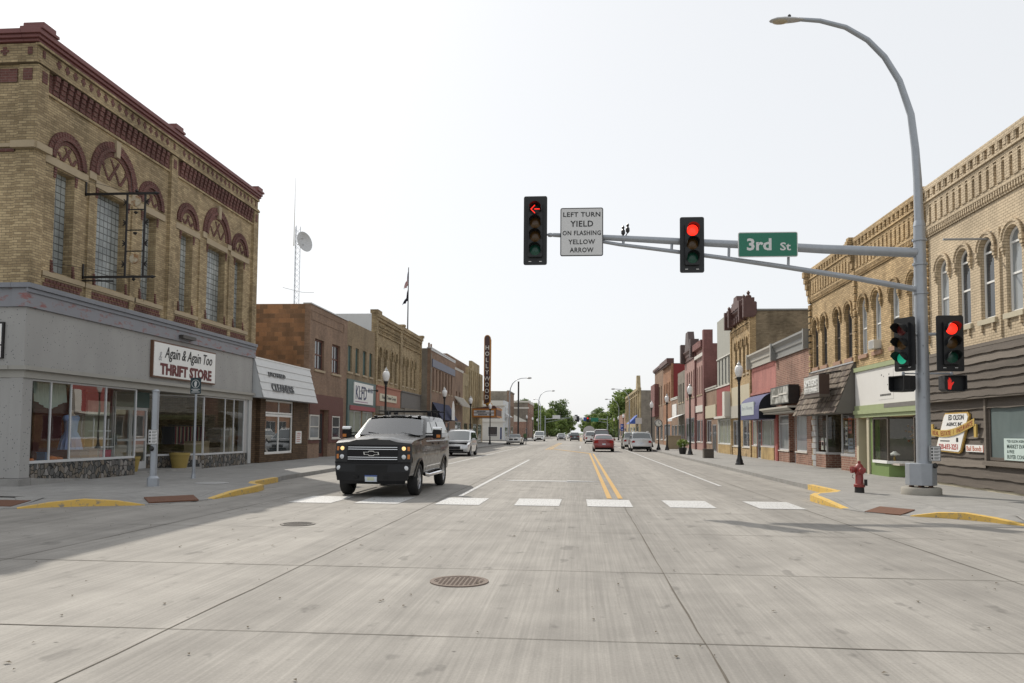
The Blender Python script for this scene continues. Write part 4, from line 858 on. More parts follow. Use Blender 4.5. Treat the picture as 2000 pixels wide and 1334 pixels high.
R = thing('utility_pole', (-15.6, 200, 0), 'dark bare pole standing before the tan block building on the left', 'pole'); b = MB(); b.tube([(-15.6, 200, 0), (-15.6, 200, 14.3)], [.22, .2], 8); b.build('pole', M['iron'], R); b = MB(); b.lathe([(.24, 14.25), (.24, 14.4)], (-15.6, 200, 0), 8); b.build('cap', M['iron'], R)
# mast, dish and flag on the roofs
R = thing('radio_mast', (-22.85, 62, 8.4), 'slim lattice radio mast with a round dish and whip aerial above the rooftops', 'radio mast'); b = MB(); c = Vector((-22.85, 62, 0)); legs = [Vector((.24 * cos(a), .24 * sin(a), 0)) for a in (.5, 2.6, 4.7)]
for l in legs: b.tube([c + l + Vector((0, 0, 8.4)), c + l + Vector((0, 0, 18.1))], .022, 5)
for i in range(21):
    for k in range(3): b.tube([c + legs[k] + Vector((0, 0, 8.5 + i * .45)), c + legs[(k + 1) % 3] + Vector((0, 0, 8.5 + (i + 1) * .45))], .009, 4, cap=False)
b.build('lattice', M['galv'], R)
b = MB(); b.tube([(-23.12, 62, 16.5), (-23.12, 62, 18.2), (-23.1, 62, 22.1)], [.045, .03, .008], 6); b.build('whip_aerial', M['dirtyw'], R)
b = MB(); b.lathe([(.03, -.3), (.5, -.22), (.82, -.02), (.84, 0), (.8, .02), (.45, -.14), (.03, -.2)], tuple(R.location), 20); ob = b.build('dish', M['galvd'], R, smooth=40); ob.location = (.62, 0, 8.45); ob.rotation_euler = (0, radians(80), radians(-26))
b = MB()
for z in (17.1, 16.6): b.tube([(-22.85, 62, z), (-22.3, 62, z)], .04, 6)
b.build('dish_bracket', M['galvd'], R)
b = MB(); b.tube([(-24.1, 62.4, 13.2), (-22.2, 61.6, 12.65), (-21.2, 61.5, 12.6)], .02, 5); b.build('yagi_aerial', M['galvd'], R)
R = thing('flagpole', (-14.9, 66, 9.9), 'dark roof flagpole on the yellow brick building', 'flagpole'); b = MB(); b.tube([(-14.9, 67.5, 9.6), (-14.9, 67.5, 15.75)], [.06, .035], 8); b.build('pole', M['iron'], R); MB().lathe([(.01, -.06), (.06, 0), (.01, .06)], (-14.9, 67.5, 15.8), 8).build('finial', M['galvd'], R)
def limp(name, zt, h, l, mat, label, drift):
    b = MB(); n, k = 14, 14; vs = []
    for j in range(k + 1):
        for i in range(n + 1):
            s, t = i / n, j / k; sag = s * (1.0 - .15 * t)
            x = -14.94 - .10 * sin(s * 9) * s - drift * s * (.55 + .45 * t) * l * .28; y = 67.5 + .13 * sin(s * 11 + t * 2) * s
            vs.append((x, y, zt - t * h * (1 - .55 * s) - sag * l * .62))
    b.add(vs, [(j * (n + 1) + i, j * (n + 1) + i + 1, (j + 1) * (n + 1) + i + 1, (j + 1) * (n + 1) + i) for j in range(k) for i in range(n)])
    if isinstance(mat, list):
        b.m = [(2 if (f // n) < 7 and (f % n) < 6 else ((f // n) % 2)) for f in range(n * k)]
    tag(b.build(name, mat, loc=(-14.94, 67.5, zt), smooth=80), label, 'flag')
limp('flag', 15.5, 1.3, 1.9, [pm('flag_red', (.35, .02, .03), .9), pm('flag_white', (.7, .7, .7), .9), pm('flag_navy', (.03, .04, .14), .9)], 'limp red and white striped flag with blue canton at the top of the roof pole', .55)
limp('flag', 13.9, 1.0, 1.75, pm('flag_black', (.015, .016, .03), .9), 'limp dark flag hanging below the striped one', .8)
# ---------------------------------------------------------------- right side of the street
M['shake'] = pm('weathered_shake', (.145, .112, .085), .9, var=.3, scale=6, bump=.4); M['shake2'] = pm('pale_shake', (.20, .165, .13), .9, var=.2, scale=6, bump=.4); M['shake3'] = pm('dark_shake', (.095, .072, .058), .9, var=.25, scale=6, bump=.4); M['shake_side'] = pm('grey_plywood', (.15, .14, .125), .85, var=.2)
M['plank'] = pm('weathered_plank', (.125, .104, .086), .85, var=.5, scale=3.0, bump=.5, bscale=18, streak=(1, .25, 5)); M['plankp'] = pm('pale_plank', (.19, .162, .135), .85, var=.4, scale=3, bump=.4, streak=(1, .25, 5))
M['green'] = pm('light_green_paint', (.32, .37, .20), .6, var=.12); M['dgreen'] = pm('green_paint', (.17, .25, .08), .6, var=.12); M['creamp'] = pm('pale_cream_paint', (.50, .45, .33), .6)
def tan_cornice(R, fn, y0, y1, mat):
    t = MB(); g = .372
    t.fbox(fn, y0, y1, 9.19, 9.36, -.3, .17); t.fbox(fn, y0, y1, 8.86, 8.93, -.02, .17); t.fbox(fn, y0, y1, 8.74, 8.858, -.02, .12); t.fbox(fn, y0, y1, 8.01, 8.14, -.02, .09); t.fbox(fn, y0, y1, 7.80, 7.855, -.02, .04)
    n = int((y1 - y0) / g); q = (y1 - y0) / n
    for i in range(n):
        u = y0 + i * q
        t.fbox(fn, u, u + q * .6, 8.932, 9.188, -.02, .15); t.fbox(fn, u + q * .14, u + q * .46, 9.0, 9.187, .15, .165)
        t.fbox(fn, u, u + q * .62, 8.142, 8.738, -.02, .115)
        hood(t, fn, u + q * .62, u + q, 8.6, q * .19, .03, .02, .11, n=6)
    n = int((y1 - y0) / .125); q = (y1 - y0) / n
    for i in range(n): t.fbox(fn, y0 + i * q, y0 + i * q + q * .5, 7.857, 8.008, -.02, .08)
    t.build('cornice', M[mat], R)
def tan_hoods(R, fn, cs, mat, keystone, hw=.37):
    for c in cs:
        t = MB()
        hood(t, fn, c - hw, c + hw, 6.62, .33, .145, -.02, .055, legs=.0); hood(t, fn, c - hw - .085, c + hw + .085, 6.62, .415, .06, -.02, .085, legs=.02)
        for s in (-1, 1):
            u = c + s * (hw + .08); t.fbox(fn, u - .075, u + .075, 6.48, 6.62, -.02, .085); t.fbox(fn, u - .055, u + .055, 6.37, 6.479, -.02, .065); t.fbox(fn, u - .035, u + .035, 6.29, 6.369, -.02, .045)
        t.build('window_hood', M[mat], R)
        if not keystone:
            for s in (-1, 1): MB().fbox(fn, c + s * .3 - .04, c + s * .3 + .04, 4.42, 4.6, -.02, .06).build('sill_bracket', M[mat], R)
def olson():
    y0, y1 = 17.2, 25.7; R = thing('shop_building', (XR, 21.5, 0), 'cream painted brick corner building over weathered wood plank siding', 'shop building'); fn = FR()
    cs = [24.72, 23.42, 22.12, 20.8, 19.5, 18.2]
    holes = [arch(c - .37, c + .37, 4.75, 6.62, .33, 10) for c in cs]
    wall(R, fn, rect(y0, y1, 0, 9.3), holes, (M['pbrick'], M['pbrick']), y0, y1, 22, 9.3, reveal=.3)
    tan_cornice(R, fn, y0, y1 - .01, 'pbrick'); tan_hoods(R, fn, cs, 'pbrick', False)
    for i, c in enumerate(cs):
        window(R, fn, c - .36, c + .36, 4.75, 6.92, .3, w=-.10, fr=.065, rails=(.46, .83), fm='white', pm_='pane' if i % 3 else 'paneb', sill=.14, sm='creamp')
    t = MB(); t.tube([fn(22.03, 6.88, 0), fn(22.03, 6.88, 1.15)], .03, 8); t.tube([fn(22.03, 7.0, 0), fn(21.75, 7.02, .05)], .012, 5); t.build('bracket_arm', M['galv'], R)
    b = MB(); b.fbox(fn, 21.4, 21.46, 4.2, 7.05, .0, .05)
    b.tube([fn(24.9, 6.95, .12), fn(22.1, 6.93, .1), fn(21.5, 7.0, .06)], .012, 5) if 0 else None; b.build('downpipe', M['pbrick'], R)
    # wavy edged plank siding in two stages
    s = MB()
    def board(u0, u1, za, zb, w, m):
        n = max(4, int((u1 - u0) / .16)); lo = []; lo2 = []; up = []; ph = RND.uniform(0, 9)
        for i in range(n + 1):
            u = u0 + (u1 - u0) * i / n; k = .009 * sin(u * 2.3 + ph) + .008 * sin(u * 6.1 + ph * 2) + RND.uniform(-.005, .005)
            lo.append(fn(u, za - .03 + k, w + .07)); lo2.append(fn(u, za - .03 + k, w + .012)); up.append(fn(u, zb, w + .008))
        s.strip(up, lo, m); s.strip(lo, lo2, m)
    z = .28; rows = []
    for i in range(9): rows.append((z, z + .29, .03)); z += .265
    for i, (a, b_, w) in enumerate(rows):
        if a > .7 and b_ < 2.62: segs = ((22.25, 25.68),)
        else: segs = ((17.2, 21.4 + RND.uniform(-.5, .5), 25.68) if 0 else (17.2, 25.68),)
        for q in segs: board(q[0], q[1], a, b_, w, RND.choice((0, 0, 1)))
    for i in range(6): board(17.1, 25.70, 2.72 + i * .225, 2.72 + i * .225 + .255, .20, RND.choice((0, 0, 1)))
    s.build('plank_siding', [M['plank'], M['plankp']], R)
    t = MB(); t.fbox(fn, 17.1, 25.7, 2.64, 2.69, .0, .25); t.fbox(fn, 17.1, 25.7, 4.0, 4.06, .0, .24); t.fbox(fn, 22.16, 22.26, .98, 2.63, -.0, .12); t.fbox(fn, 17.2, 22.3, .86, .98, .0, .16); t.build('wood_trim', M['plankp'], R)
    window(R, fn, 17.3, 22.14, 1.0, 2.6, 0, w=.06, fr=.08, rails=(), mull=(.5,), fm='plank', pm_=pane('grey_green_pane', (.16, .20, .20), .06), sill=None)
    MB().fbox(fn, 17.2, 25.69, .0, .24, .001, .06).build('plinth', M['creamp'], R)
    k = MB(); k.fbox(fn, 17.9, 21.35, 1.03, 1.58, .065, .075, 0)
    tr = TR(XR - .075)
    for i, (tx, h) in enumerate((('* ED OLSON AGENCY *', .07), ('MARKET EVALUATION', .1), ('& FREE', .08), ('BUYER CONSULTATION', .1))): k.text(tx, tr, -21.2, 1.51 - i * .13, None, h, 0, .003, 1, align='l', weight=.012)
    tag(k.build('window_notice', [pm('pale_green_board', (.55, .66, .63), .5), pm('dark_green_letter', (.03, .06, .05), .6)], loc=(XR, 20, 1.03)), 'pale green notice board inside the window of the plank fronted office', 'notice')
    # the agency sign
    S = thing('shop_sign', (XR - .1, 24, 1.15), 'slanted white agency sign with gold banner on weathered planks', 'shop sign')
    o = [(25.02, 1.18), (23.62, 1.14), (23.5, 1.2), (22.97, 2.2), (23.05, 2.3), (24.42, 2.3), (24.52, 2.22), (25.08, 1.27)]
    MB().prism(fn, o, .1, .15).build('border', pm('gold_sign_paint', (.50, .32, .08), .5), S)
    cx, cz = 24.02, 1.72
    MB().prism(fn, [(cx + (u - cx) * .94, cz + (v - cz) * .93) for u, v in o], .15, .165).build('panel', M['white'], S)
    tr = TR(XR - .165); bl = M['iron']; k = MB()
    k.text('ED OLSON', tr, -23.72, 2.16, .95, .15, 0, .006, shear=.2, weight=.01); k.text('AGENCY, INC', tr, -23.84, 1.96, .98, .12, 0, .006, shear=.2, weight=.01); k.fbox(fn, 23.62, 23.74, 1.46, 1.58, .165, .17) ; k.fbox(fn, 24.15, 24.75, 1.47, 1.5, .165, .17); k.build('lettering', bl, S)
    k = MB(); k.text('320-693-3251', tr, -24.25, 1.32, 1.2, .16, 0, .006, weight=.012); k.build('lettering', pm('sign_red', (.45, .05, .04), .6), S)
    bn = MB(); n = 16; wave = lambda t: 1.74 - .13 * sin(t * pi * 1.1) + .24 * t
    top = [fn(25.28 - 2.66 * i / n, wave(i / n) + .1, .19) for i in range(n + 1)]; bot = [fn(25.28 - 2.66 * i / n, wave(i / n) - .1, .19) for i in range(n + 1)]
    bn.strip(top, bot); bn.strip([fn(25.28 - 2.66 * i / n, wave(i / n) + .1, .166) for i in range(n + 1)], top); bn.strip([fn(25.28 - 2.66 * i / n, wave(i / n) - .1, .166) for i in range(n + 1)], bot)
    bn.fbox(fn, 25.2, 25.32, 1.68, 1.98, .14, .18); bn.fbox(fn, 22.55, 22.68, 1.6, 1.96, .14, .18); bn.build('banner', pm('banner_gold', (.52, .36, .09), .5), S)
    k = MB(); tx = 'REAL ESTATE / INSURANCE'; n = len(tx)
    for i, ch in enumerate(tx):
        if ch == ' ': continue
        t = .03 + .94 * (i + .5) / n; k.text(ch, tr, -(25.28 - 2.66 * t), wave(t), .1 if ch not in 'I/' else .04, .13, .026, .03, weight=.008)
    k.build('lettering', pm('sign_brown', (.28, .06, .025), .6), S)
    S = thing('shop_sign', (XR - .1, 22.8, 1.2), 'small white Bail Bonds sign under the slanted agency sign', 'shop sign')
    MB().fbox(fn, 22.28, 23.26, 1.2, 1.39, .1, .13).build('panel', M['white'], S); k = MB(); k.text('Bail Bonds', TR(XR - .13), -22.8, 1.295, .82, .14, 0, .005); k.fbox(fn, 22.28, 22.31, 1.2, 1.39, .13, .134); k.build('lettering', pm('sign_orange', (.5, .12, .04), .6), S)
olson()
def tan_block():
    y0, y1 = 25.72, 38.55; R = thing('shop_building', (XR, 32, 0), 'tan brick building with arched windows over a green shopfront and a shake canopy', 'shop building'); fn = FR()
    cs = [26.85, 28.42, 30.08, 31.5, 33.15, 34.6, 36.42, 37.72]
    holes = [arch(c - .37, c + .37, 4.72, 6.62, .33, 10) for c in cs] + [rect(25.9, 32.2, .0, 2.28), rect(32.62, 38.2, .0, 2.6)]
    wall(R, fn, rect(y0, y1, 0, 9.3), holes, (M['tbrick'], M['shbrick']), y0, y1, 22, 9.3, reveal=.3, back0=2.9)
    tan_cornice(R, fn, y0 + .05, 32.2, 'tbrick'); tan_cornice(R, fn, 32.4, 38.5, 'tbrick'); tan_hoods(R, fn, cs, 'tbrick', True)
    for u0, u1 in ((32.2, 32.4), (38.32, 38.58), (25.66, 25.76)):
        q = MB()
        for i in range(15): q.fbox(fn, u0, u1, 4.5 + i * .3, 4.72 + i * .3, -.02, .1)
        for j in range(5): q.fbox(fn, u0 - .04 - .0 * j, u1 + .02, 7.9 + j * .28, 8.17 + j * .28, -.02, .12 + .06 * j)
        q.fbox(fn, u0 - .05, u1 + .05, 9.31, 9.42, -.3, .3)
        q.build('pilaster', M['tbrick'], R)
    for i, c in enumerate(cs):
        white = i < 4
        window(R, fn, c - .36, c + .36, 4.72, 6.92, .3, w=-.10, fr=.06 if white else .09, rails=(.46,), fm='white' if white else 'plank', pm_='paneb' if white else 'pane', sill=.15, sm='sandst')
    # green shop: boards, cornice and posts
    b = MB(); b.fbox(fn, 25.75, 32.35, 2.76, 4.08, .001, .06); b.build('sign_board', pm('blank_white_board', (.68, .67, .645), .55, var=.05), R)
    b = MB(); b.fbox(fn, 25.74, 32.36, 4.082, 4.24, .001, .12); b.fbox(fn, 25.74, 32.36, 2.58, 2.757, .001, .10); b.fbox(fn, 25.74, 32.36, 2.43, 2.578, .001, .16); b.fbox(fn, 25.74, 32.36, 2.3, 2.428, .001, .1); b.build('fascia_board', M['green'], R)
    MB().fbox(fn, 25.74, 29.3, 2.60, 2.755, .101, .106).build('bare_patch', M['greyw'], R)
    k = MB(); k.fbox(fn, 28.5, 29.9, 2.9, 2.905, .06, .063); k.fbox(fn, 28.5, 28.505, 2.9, 3.95, .06, .063)
    k.text('620 Sibley Ave', TR(XR - .06), -29.2, 3.05, 1.1, .09, 0, .004) if 0 else None
    for i in range(9): u = 28.7 + RND.random() * .9; z = 3.2 + RND.random() * .6; k.fbox(fn, u, u + .04, z, z + .04, .06, .064)
    for i in range(12): k.fbox(fn, 28.75 + i * .085, 28.75 + i * .085 + .055, 3.03, 3.1, .06, .064)
    k.build('screw_hole', M['black'], R)
    p = MB(); p.fbox(fn, 32.12, 32.36, .15, 2.3, -.3, .04); p.fbox(fn, 31.02, 31.24, .15, 2.3, -.3, .04); p.fbox(fn, 25.76, 25.98, .15, 2.3, -.3, .04); p.build('post', M['creamp'], R)
    MB().fbox(fn, 31.26, 32.1, .18, 2.28, -.55, -.5).build('door', pm('olive_door', (.30, .28, .08), .6), R)
    p = MB(); p.fbox(fn, 31.24, 31.34, .15, 2.28, -.5, -.2); p.build('door_jamb', M['dgreen'], R)
    g = MB(); sl = MB(); gl = MB(); fr = MB()
    runs = [((30.55, .02), (29.15, .02)), ((29.15, .02), (28.0, -1.6)), ((27.2, -1.6), (26.9, .02)), ((26.9, .02), (26.0, .02))]
    for ri, ((ua, wa), (ub, wb)) in enumerate(runs):
        g.quad(fn(ua, .1, wa), fn(ub, .1, wb), fn(ub, .64, wb), fn(ua, .64, wa)); sl.bar(fn(ua, .69, wa), fn(ub, .69, wb), .14, .1)
        o = MB(); o.bar(fn(ua, .74, wa), fn(ua, 2.27, wa), .07); (o.bar(fn(ub, .745, wb), fn(ub, 2.265, wb), .078) if ri % 2 else None); o.bar(fn(ua, 2.25, wa), fn(ub, 2.25, wb), .07); o = o.build('shop_window', M['plank'], R)
        MB().quad(fn(ua, .72, wa), fn(ub, .72, wb), fn(ub, 2.26, wb), fn(ua, 2.26, wa)).build('pane', M['shopglass'], o)
    g.fbox(fn, 30.56, 31.0, .1, 2.28, -.2, -.02); g.build('stall_riser', M['dgreen'], R); sl.build('sill', M['white'], R)
    d = MB().prism(fn, rect(27.25, 27.95, .2, 2.2), -1.66, -1.6, 0, [rect(27.35, 27.85, .5, 2.1)]); o = d.build('door', M['creamp'], R); MB().sheet(fn, rect(27.3, 27.9, .45, 2.15), -1.64).build('pane', M['shopglass'], o)
    r = MB(); r.quad(fn(25.9, .1, -3.9), fn(32.2, .1, -3.9), fn(32.2, 2.9, -3.9), fn(25.9, 2.9, -3.9)); r.quad(fn(25.9, 2.75, -4), fn(32.2, 2.75, -4), fn(32.2, 2.75, -.3), fn(25.9, 2.75, -.3)); r.quad(fn(25.9, .19, -4), fn(32.2, .19, -4), fn(32.2, .19, -.3), fn(25.9, .19, -.3)); r.fbox(fn, 28.4, 30.5, .6, .66, -1.2, -.05); r.fbox(fn, 31.0, 31.05, .2, 2.75, -3.8, -.3)
    # shake canopy front of the next shop
    shingle(R, fn, 32.42, 38.62, 4.5, 2.5, .82, 8, 'shake', 'shake_canopy', jit=1.0, wid=.17, keyed=('shake2', 'shake3'))
    p = MB(); p.fbox(fn, 32.42, 38.6, 4.49, 4.55, .0, .1); p.build('canopy_cap', M['galvd'], R)
    b = MB(); b.fbox(fn, 32.6, 34.3, .15, .78, -.3, .02); b.fbox(fn, 34.31, 34.36, .15, .78, -1.5, -.3); b.fbox(fn, 32.4, 32.6, .15, 2.6, -.3, .02); b.build('brick_base', M['rdbrick'], R)
    b = MB(); b.fbox(fn, 36.4, 37.85, .15, .78, -.3, .02); b.fbox(fn, 36.35, 36.39, .15, .78, -1.5, -.3); b.build('brick_base', M['rdbrick'], R)
    b = MB()
    for i in range(9): b.fbox(fn, 37.88, 38.5 if i % 2 else 38.35, .2 + i * .27, .44 + i * .27, -.1, .03)
    b.build('metal_quoin', M['galvd'], R); MB().fbox(fn, 37.9, 38.55, .12, 2.62, -.3, -.005).build('brick_pier', M['rdbrick'], R)
    for i, ((ua, wa), (ub, wb)) in enumerate((((37.85, -.05), (36.4, -.05)), ((36.4, -.05), (36.1, -1.5)), ((34.6, -1.5), (34.33, -.05)), ((34.33, -.05), (32.6, -.05)))):
        o = MB(); o.bar(fn(ua, .8, wa), fn(ua, 2.6, wa), .06); (o.bar(fn(ub, .805, wb), fn(ub, 2.595, wb), .068) if i % 2 else None); o.bar(fn(ua, .82, wa), fn(ub, .82, wb), .16, .09); o = o.build('shop_window', M['galvd'], R)
        MB().quad(fn(ua, .82, wa), fn(ub, .82, wb), fn(ub, 2.6, wb), fn(ua, 2.6, wa)).build('pane', M['shopglass'], o)
    d = MB().prism(fn, rect(34.7, 36.0, .2, 2.5), -1.66, -1.6, 0, [rect(34.85, 35.85, .5, 2.35)]); o = d.build('door', M['plank'], R); MB().sheet(fn, rect(34.8, 35.9, .45, 2.4), -1.64).build('pane', M['shopglass'], o)
    r.quad(fn(32.5, .1, -3.9), fn(38.3, .1, -3.9), fn(38.3, 2.9, -3.9), fn(32.5, 2.9, -3.9)); r.quad(fn(32.5, 2.75, -4), fn(38.3, 2.75, -4), fn(38.3, 2.75, -.3), fn(32.5, 2.75, -.3)); r.quad(fn(32.5, .19, -4), fn(38.3, .19, -4), fn(38.3, .19, -.3), fn(32.5, .19, -.3))
    r.build('shop_interior', M['inter'], R)
    return R
M['sandst'] = pm('sandstone_sill', (.36, .22, .15), .8)
tan_block(); fn = FR()
def paper(u0, u1, z0, z1, w, col, label, lines=3, name='window_poster'):
    b = MB(); b.fbox(fn, u0, u1, z0, z1, w, w + .01, 0)
    for i in range(lines): z = z1 - (i + .8) * (z1 - z0) / (lines + .6); h = (z1 - z0) / (lines + .6) * .45; b.fbox(fn, u0 + (u1 - u0) * .12, u1 - (u1 - u0) * (.12 + .2 * RND.random()), z - h / 2, z + h / 2, w + .01, w + .013, 1)
    tag(b.build(name, [pm(name + '_paper', col, .6, var=.05), pm(name + '_ink', (.05, .06, .09), .6)], loc=(XR, (u0 + u1) / 2, z0)), label, 'poster', 'posters in the shop windows')
paper(34.0, 34.25, 1.2, 2.2, -.15, (.7, .7, .66), 'tall white poster in the window under the shake canopy, nearest the recessed door', 4); paper(33.45, 33.85, 1.7, 2.35, -.15, (.5, .12, .1), 'red and white poster high in the canopy shop window', 3)
paper(33.3, 33.9, .95, 1.5, -.15, (.25, .3, .38), 'blue grey poster low in the canopy shop window', 3); paper(32.75, 33.15, 1.0, 2.3, -.15, (.3, .33, .36), 'grey poster at the near edge of the canopy shop window', 5)
paper(37.25, 37.6, .95, 1.5, -.15, (.7, .68, .6), 'first cream card standing in the far canopy shop window', 1); paper(36.65, 37.05, .95, 1.5, -.15, (.66, .66, .62), 'second cream card standing beside the recess of the canopy shop', 1)
R = thing('table_lamp', (XR + .35, 29.6, .66), 'small white shaded table lamp in the green shop window', 'lamp'); b = MB(); b.lathe([(.09, 0), (.1, .02), (.03, .06), (.06, .14), (.025, .22), (.02, .26)], (XR + .35, 29.6, .665), 14); b.build('base', pm('brass', (.45, .3, .08), .35, .8), R, smooth=50)
MB().lathe([(.17, .26), (.19, .3), (.09, .36), (.05, .4)], (XR + .35, 29.6, .665), 18).build('lamp_shade', M['white'], R, smooth=50)
b = MB()
for i in range(60): a, c, d = RND.gauss(29.0, .3), RND.gauss(1.6, .22), RND.uniform(.7, 1.1); b.box(XR + d, XR + d + .05, a, a + .07, c, c + .06, RND.choice((0, 1, 2)))
b.tube([(XR + .9, 29, .66), (XR + .9, 29, 1.6)], .03, 6)
tag(b.build('flower_display', [pm('leaf_dark', (.04, .07, .02), .8), pm('petal_rust', (.22, .05, .02), .8), pm('petal_gold', (.3, .16, .03), .8)], loc=(XR + .9, 29, .66)), 'dried flower arrangement behind the glass of the green shop', 'flowers')
S = thing('shop_sign', (XR - 1.2, 34, 3.4), 'box shop sign with raised white letters in front of the shake canopy', 'shop sign')
sx = XR - 1.05; fs2 = lambda u, v, w: (sx - w, u, v)
b = MB(); b.fbox(fs2, 33.25, 35.45, 3.28, 4.1, -.28, .12); b.build('sign_body', pm('brown_sign_box', (.05, .025, .018), .5), S)
MB().fbox(fs2, 33.28, 35.42, 3.36, 4.06, .12, .14).build('panel', pm('weathered_sign_white', (.48, .47, .44), .5, var=.25), S)
k = MB(); k.text("KIMEYER'S", TR(sx - .14), -34.35, 3.8, 1.8, .28, 0, .04, weight=.02); k.text('TOY FLOWERS', TR(sx - .14), -34.35, 3.5, 1.8, .17, 0, .03, weight=.02); k.build('lettering', M['white'], S)
b = MB(); b.fbox(fs2, 33.2, 35.5, 3.18, 3.279, -.3, .14); b.build('sill', M['plank'], S); b = MB(); b.bar((sx, 34.0, 4.12), (XR, 33.6, 4.3), .05); b.build('bracket', M['iron'], S)
R = thing('window_air_conditioner', (XR - .2, 30.08, 4.85), 'white air conditioner hung in an upper window of the tan building', 'air conditioner'); b = MB(); b.fbox(fn, 29.8, 30.36, 4.78, 5.1, -.2, .24); b.build('casing', M['dirtyw'], R, bevel=.01); b = MB()
for i in range(8): b.fbox(fn, 29.85, 30.31, 4.81 + i * .035, 4.822 + i * .035, .24, .25)
b.build('grille', M['galvd'], R)
# red brown single storey shop with a metal cornice
R, fn = bld('R', 38.62, 45.28, 5.85, 'rdbrick', 'rdbrick', 'red brown brick single storey shop with a grey metal cornice and a black sign box', z0=0,
    shop=[(42.75, 44.85, .8, 2.68, 0, dict(mull=(), rails=(.75,), pm_='paneb')), (41.4, 42.65, .15, 2.7, 0, dict(mull=(), sill=None, w=-.28)), (39.4, 41.3, .8, 2.6, 0, dict(mull=(), pm_='paneb'))])
def metal_cornice(R, fn, y0, y1, z, mat, h=.75):
    c = MB(); pr = [(.0, z), (.05, z), (.06, z + h * .3), (.12, z + h * .36), (.14, z + h * .62), (.26, z + h * .82), (.30, z + h * .86), (.30, z + h), (-.35, z + h), (-.35, z)]
    for i in range(len(pr)): p, q = pr[i], pr[(i + 1) % len(pr)]; c.quad(fn(y0, p[1], p[0]), fn(y1, p[1], p[0]), fn(y1, q[1], q[0]), fn(y0, q[1], q[0]))
    for u in (y0, y1): c.add([fn(u, p[1], p[0]) for p in pr], [tuple(range(len(pr)))])
    c.fbox(fn, y0, y1, z - .1, z - .001, .001, .1); c.fbox(fn, y0 - .02, y0 + .14, z - .15, z + h + .04, -.3, .34); c.fbox(fn, y1 - .14, y1 + .02, z - .15, z + h + .04, -.3, .34); c.build('cornice', M[mat], R)
M['zinc'] = pm('zinc_grey', (.27, .27, .255), .5, .2, var=.2); M['stonepaint'] = pm('stone_paint', (.43, .41, .36), .6)
metal_cornice(R, fn, 38.64, 45.2, 5.86, 'zinc')
b = MB(); b.fbox(fn, 39.2, 45.2, 2.72, 2.78, .0, .75); b.fbox(fn, 39.2, 45.2, 2.93, 3.02, .0, .95); b.add([fn(39.2, 2.93, .9), fn(45.2, 2.93, .9), fn(45.2, 2.79, .7), fn(39.2, 2.79, .7)], [(0, 1, 2, 3)]); b.build('shop_canopy', M['stonepaint'], R)
b = MB(); b.fbox(fn, 44.9, 45.27, .1, 2.9, .0, .06); b.build('red_pier', pm('brick_red_paint', (.30, .06, .05), .6), R)
S = thing('shop_sign', (XR - .4, 42.4, 3.2), 'black shop sign box with a weathered pale face showing a crossed bar', 'shop sign')
MB().fbox(fn, 40.5, 44.3, 3.2, 4.12, .05, .55).build('frame', M['black'], S); p = MB(); p.fbox(fn, 40.55, 44.2, 3.25, 4.06, .55, .565); p.build('panel', worn('stained_sign_face', (.50, .50, .47), (.12, .12, .10), .42, .6, 1.6), S)
k = MB(); k.fbox(fn, 40.7, 42.3, 3.66, 3.73, .565, .6); k.fbox(fn, 42.45, 43.7, 3.6, 3.67, .565, .6)
k.fbox(fn, 42.36, 42.42, 3.35, 3.95, .565, .575)
k.build('sign_bar', M['dirtyw'], S)
# pink painted shop with the curved awning
M['pinkb'] = brick('pink_painted_brick', (.42, .19, .165), (.38, .165, .145), (.33, .145, .125), stain=.2, bump=.4)
R, fn = bld('R', 45.3, 51.66, 5.85, 'pinkb', 'shbrick', 'salmon pink single storey shop with a curved navy awning', shop=[(45.9, 49.0, .95, 2.5, 0, dict(mull=(.33,), pm_='panec')), (49.2, 50.2, .15, 2.5, 0, dict(mull=(), sill=None)), (50.3, 51.5, .95, 2.5, 0, dict(pm_='panec'))])
metal_cornice(R, fn, 45.2, 51.7, 5.86, 'stonepaint')
b = MB()
for i in range(20): b.fbox(fn, 45.7 + i * .28, 45.82 + i * .28, 5.5, 5.74, .001, .05)
b.fbox(fn, 45.4, 51.6, 4.05, 4.2, .001, .1); b.build('dentil_band', M['pinkb'], R)
b = MB(); b.fbox(fn, 45.85, 49.05, .15, .88, .001, .04); b.fbox(fn, 50.25, 51.55, .15, .88, .001, .04); b.build('stone_base', brick('sandstone_base', (.48, .35, .17), (.40, .28, .13), (.36, .27, .15), w=.5, h=.24), R)
M['awnblue'] = pm('violet_blue_canvas', (.062, .067, .165), .8, var=.1)
awning_box(R, fn, 45.35, 50.9, 3.98, 2.5, .95, 'awnblue', 'navyd', curve=1)
S = MB(); S.fbox(fn, 46.6, 50.1, 2.75, 3.5, .9, .97, 0); tr = TR(XR - .97); S.text("Ben's Flooring", tr, -48.35, 3.15, 2.9, .3, 0, .006, 1)
tag(S.build('shop_sign', [pm('pale_mint_board', (.50, .55, .54), .5), pm('grey_letter', (.34, .38, .42), .6)], loc=(XR, 48.3, 2.75)), 'pale sign panel on the front of the curved navy awning', 'shop sign')
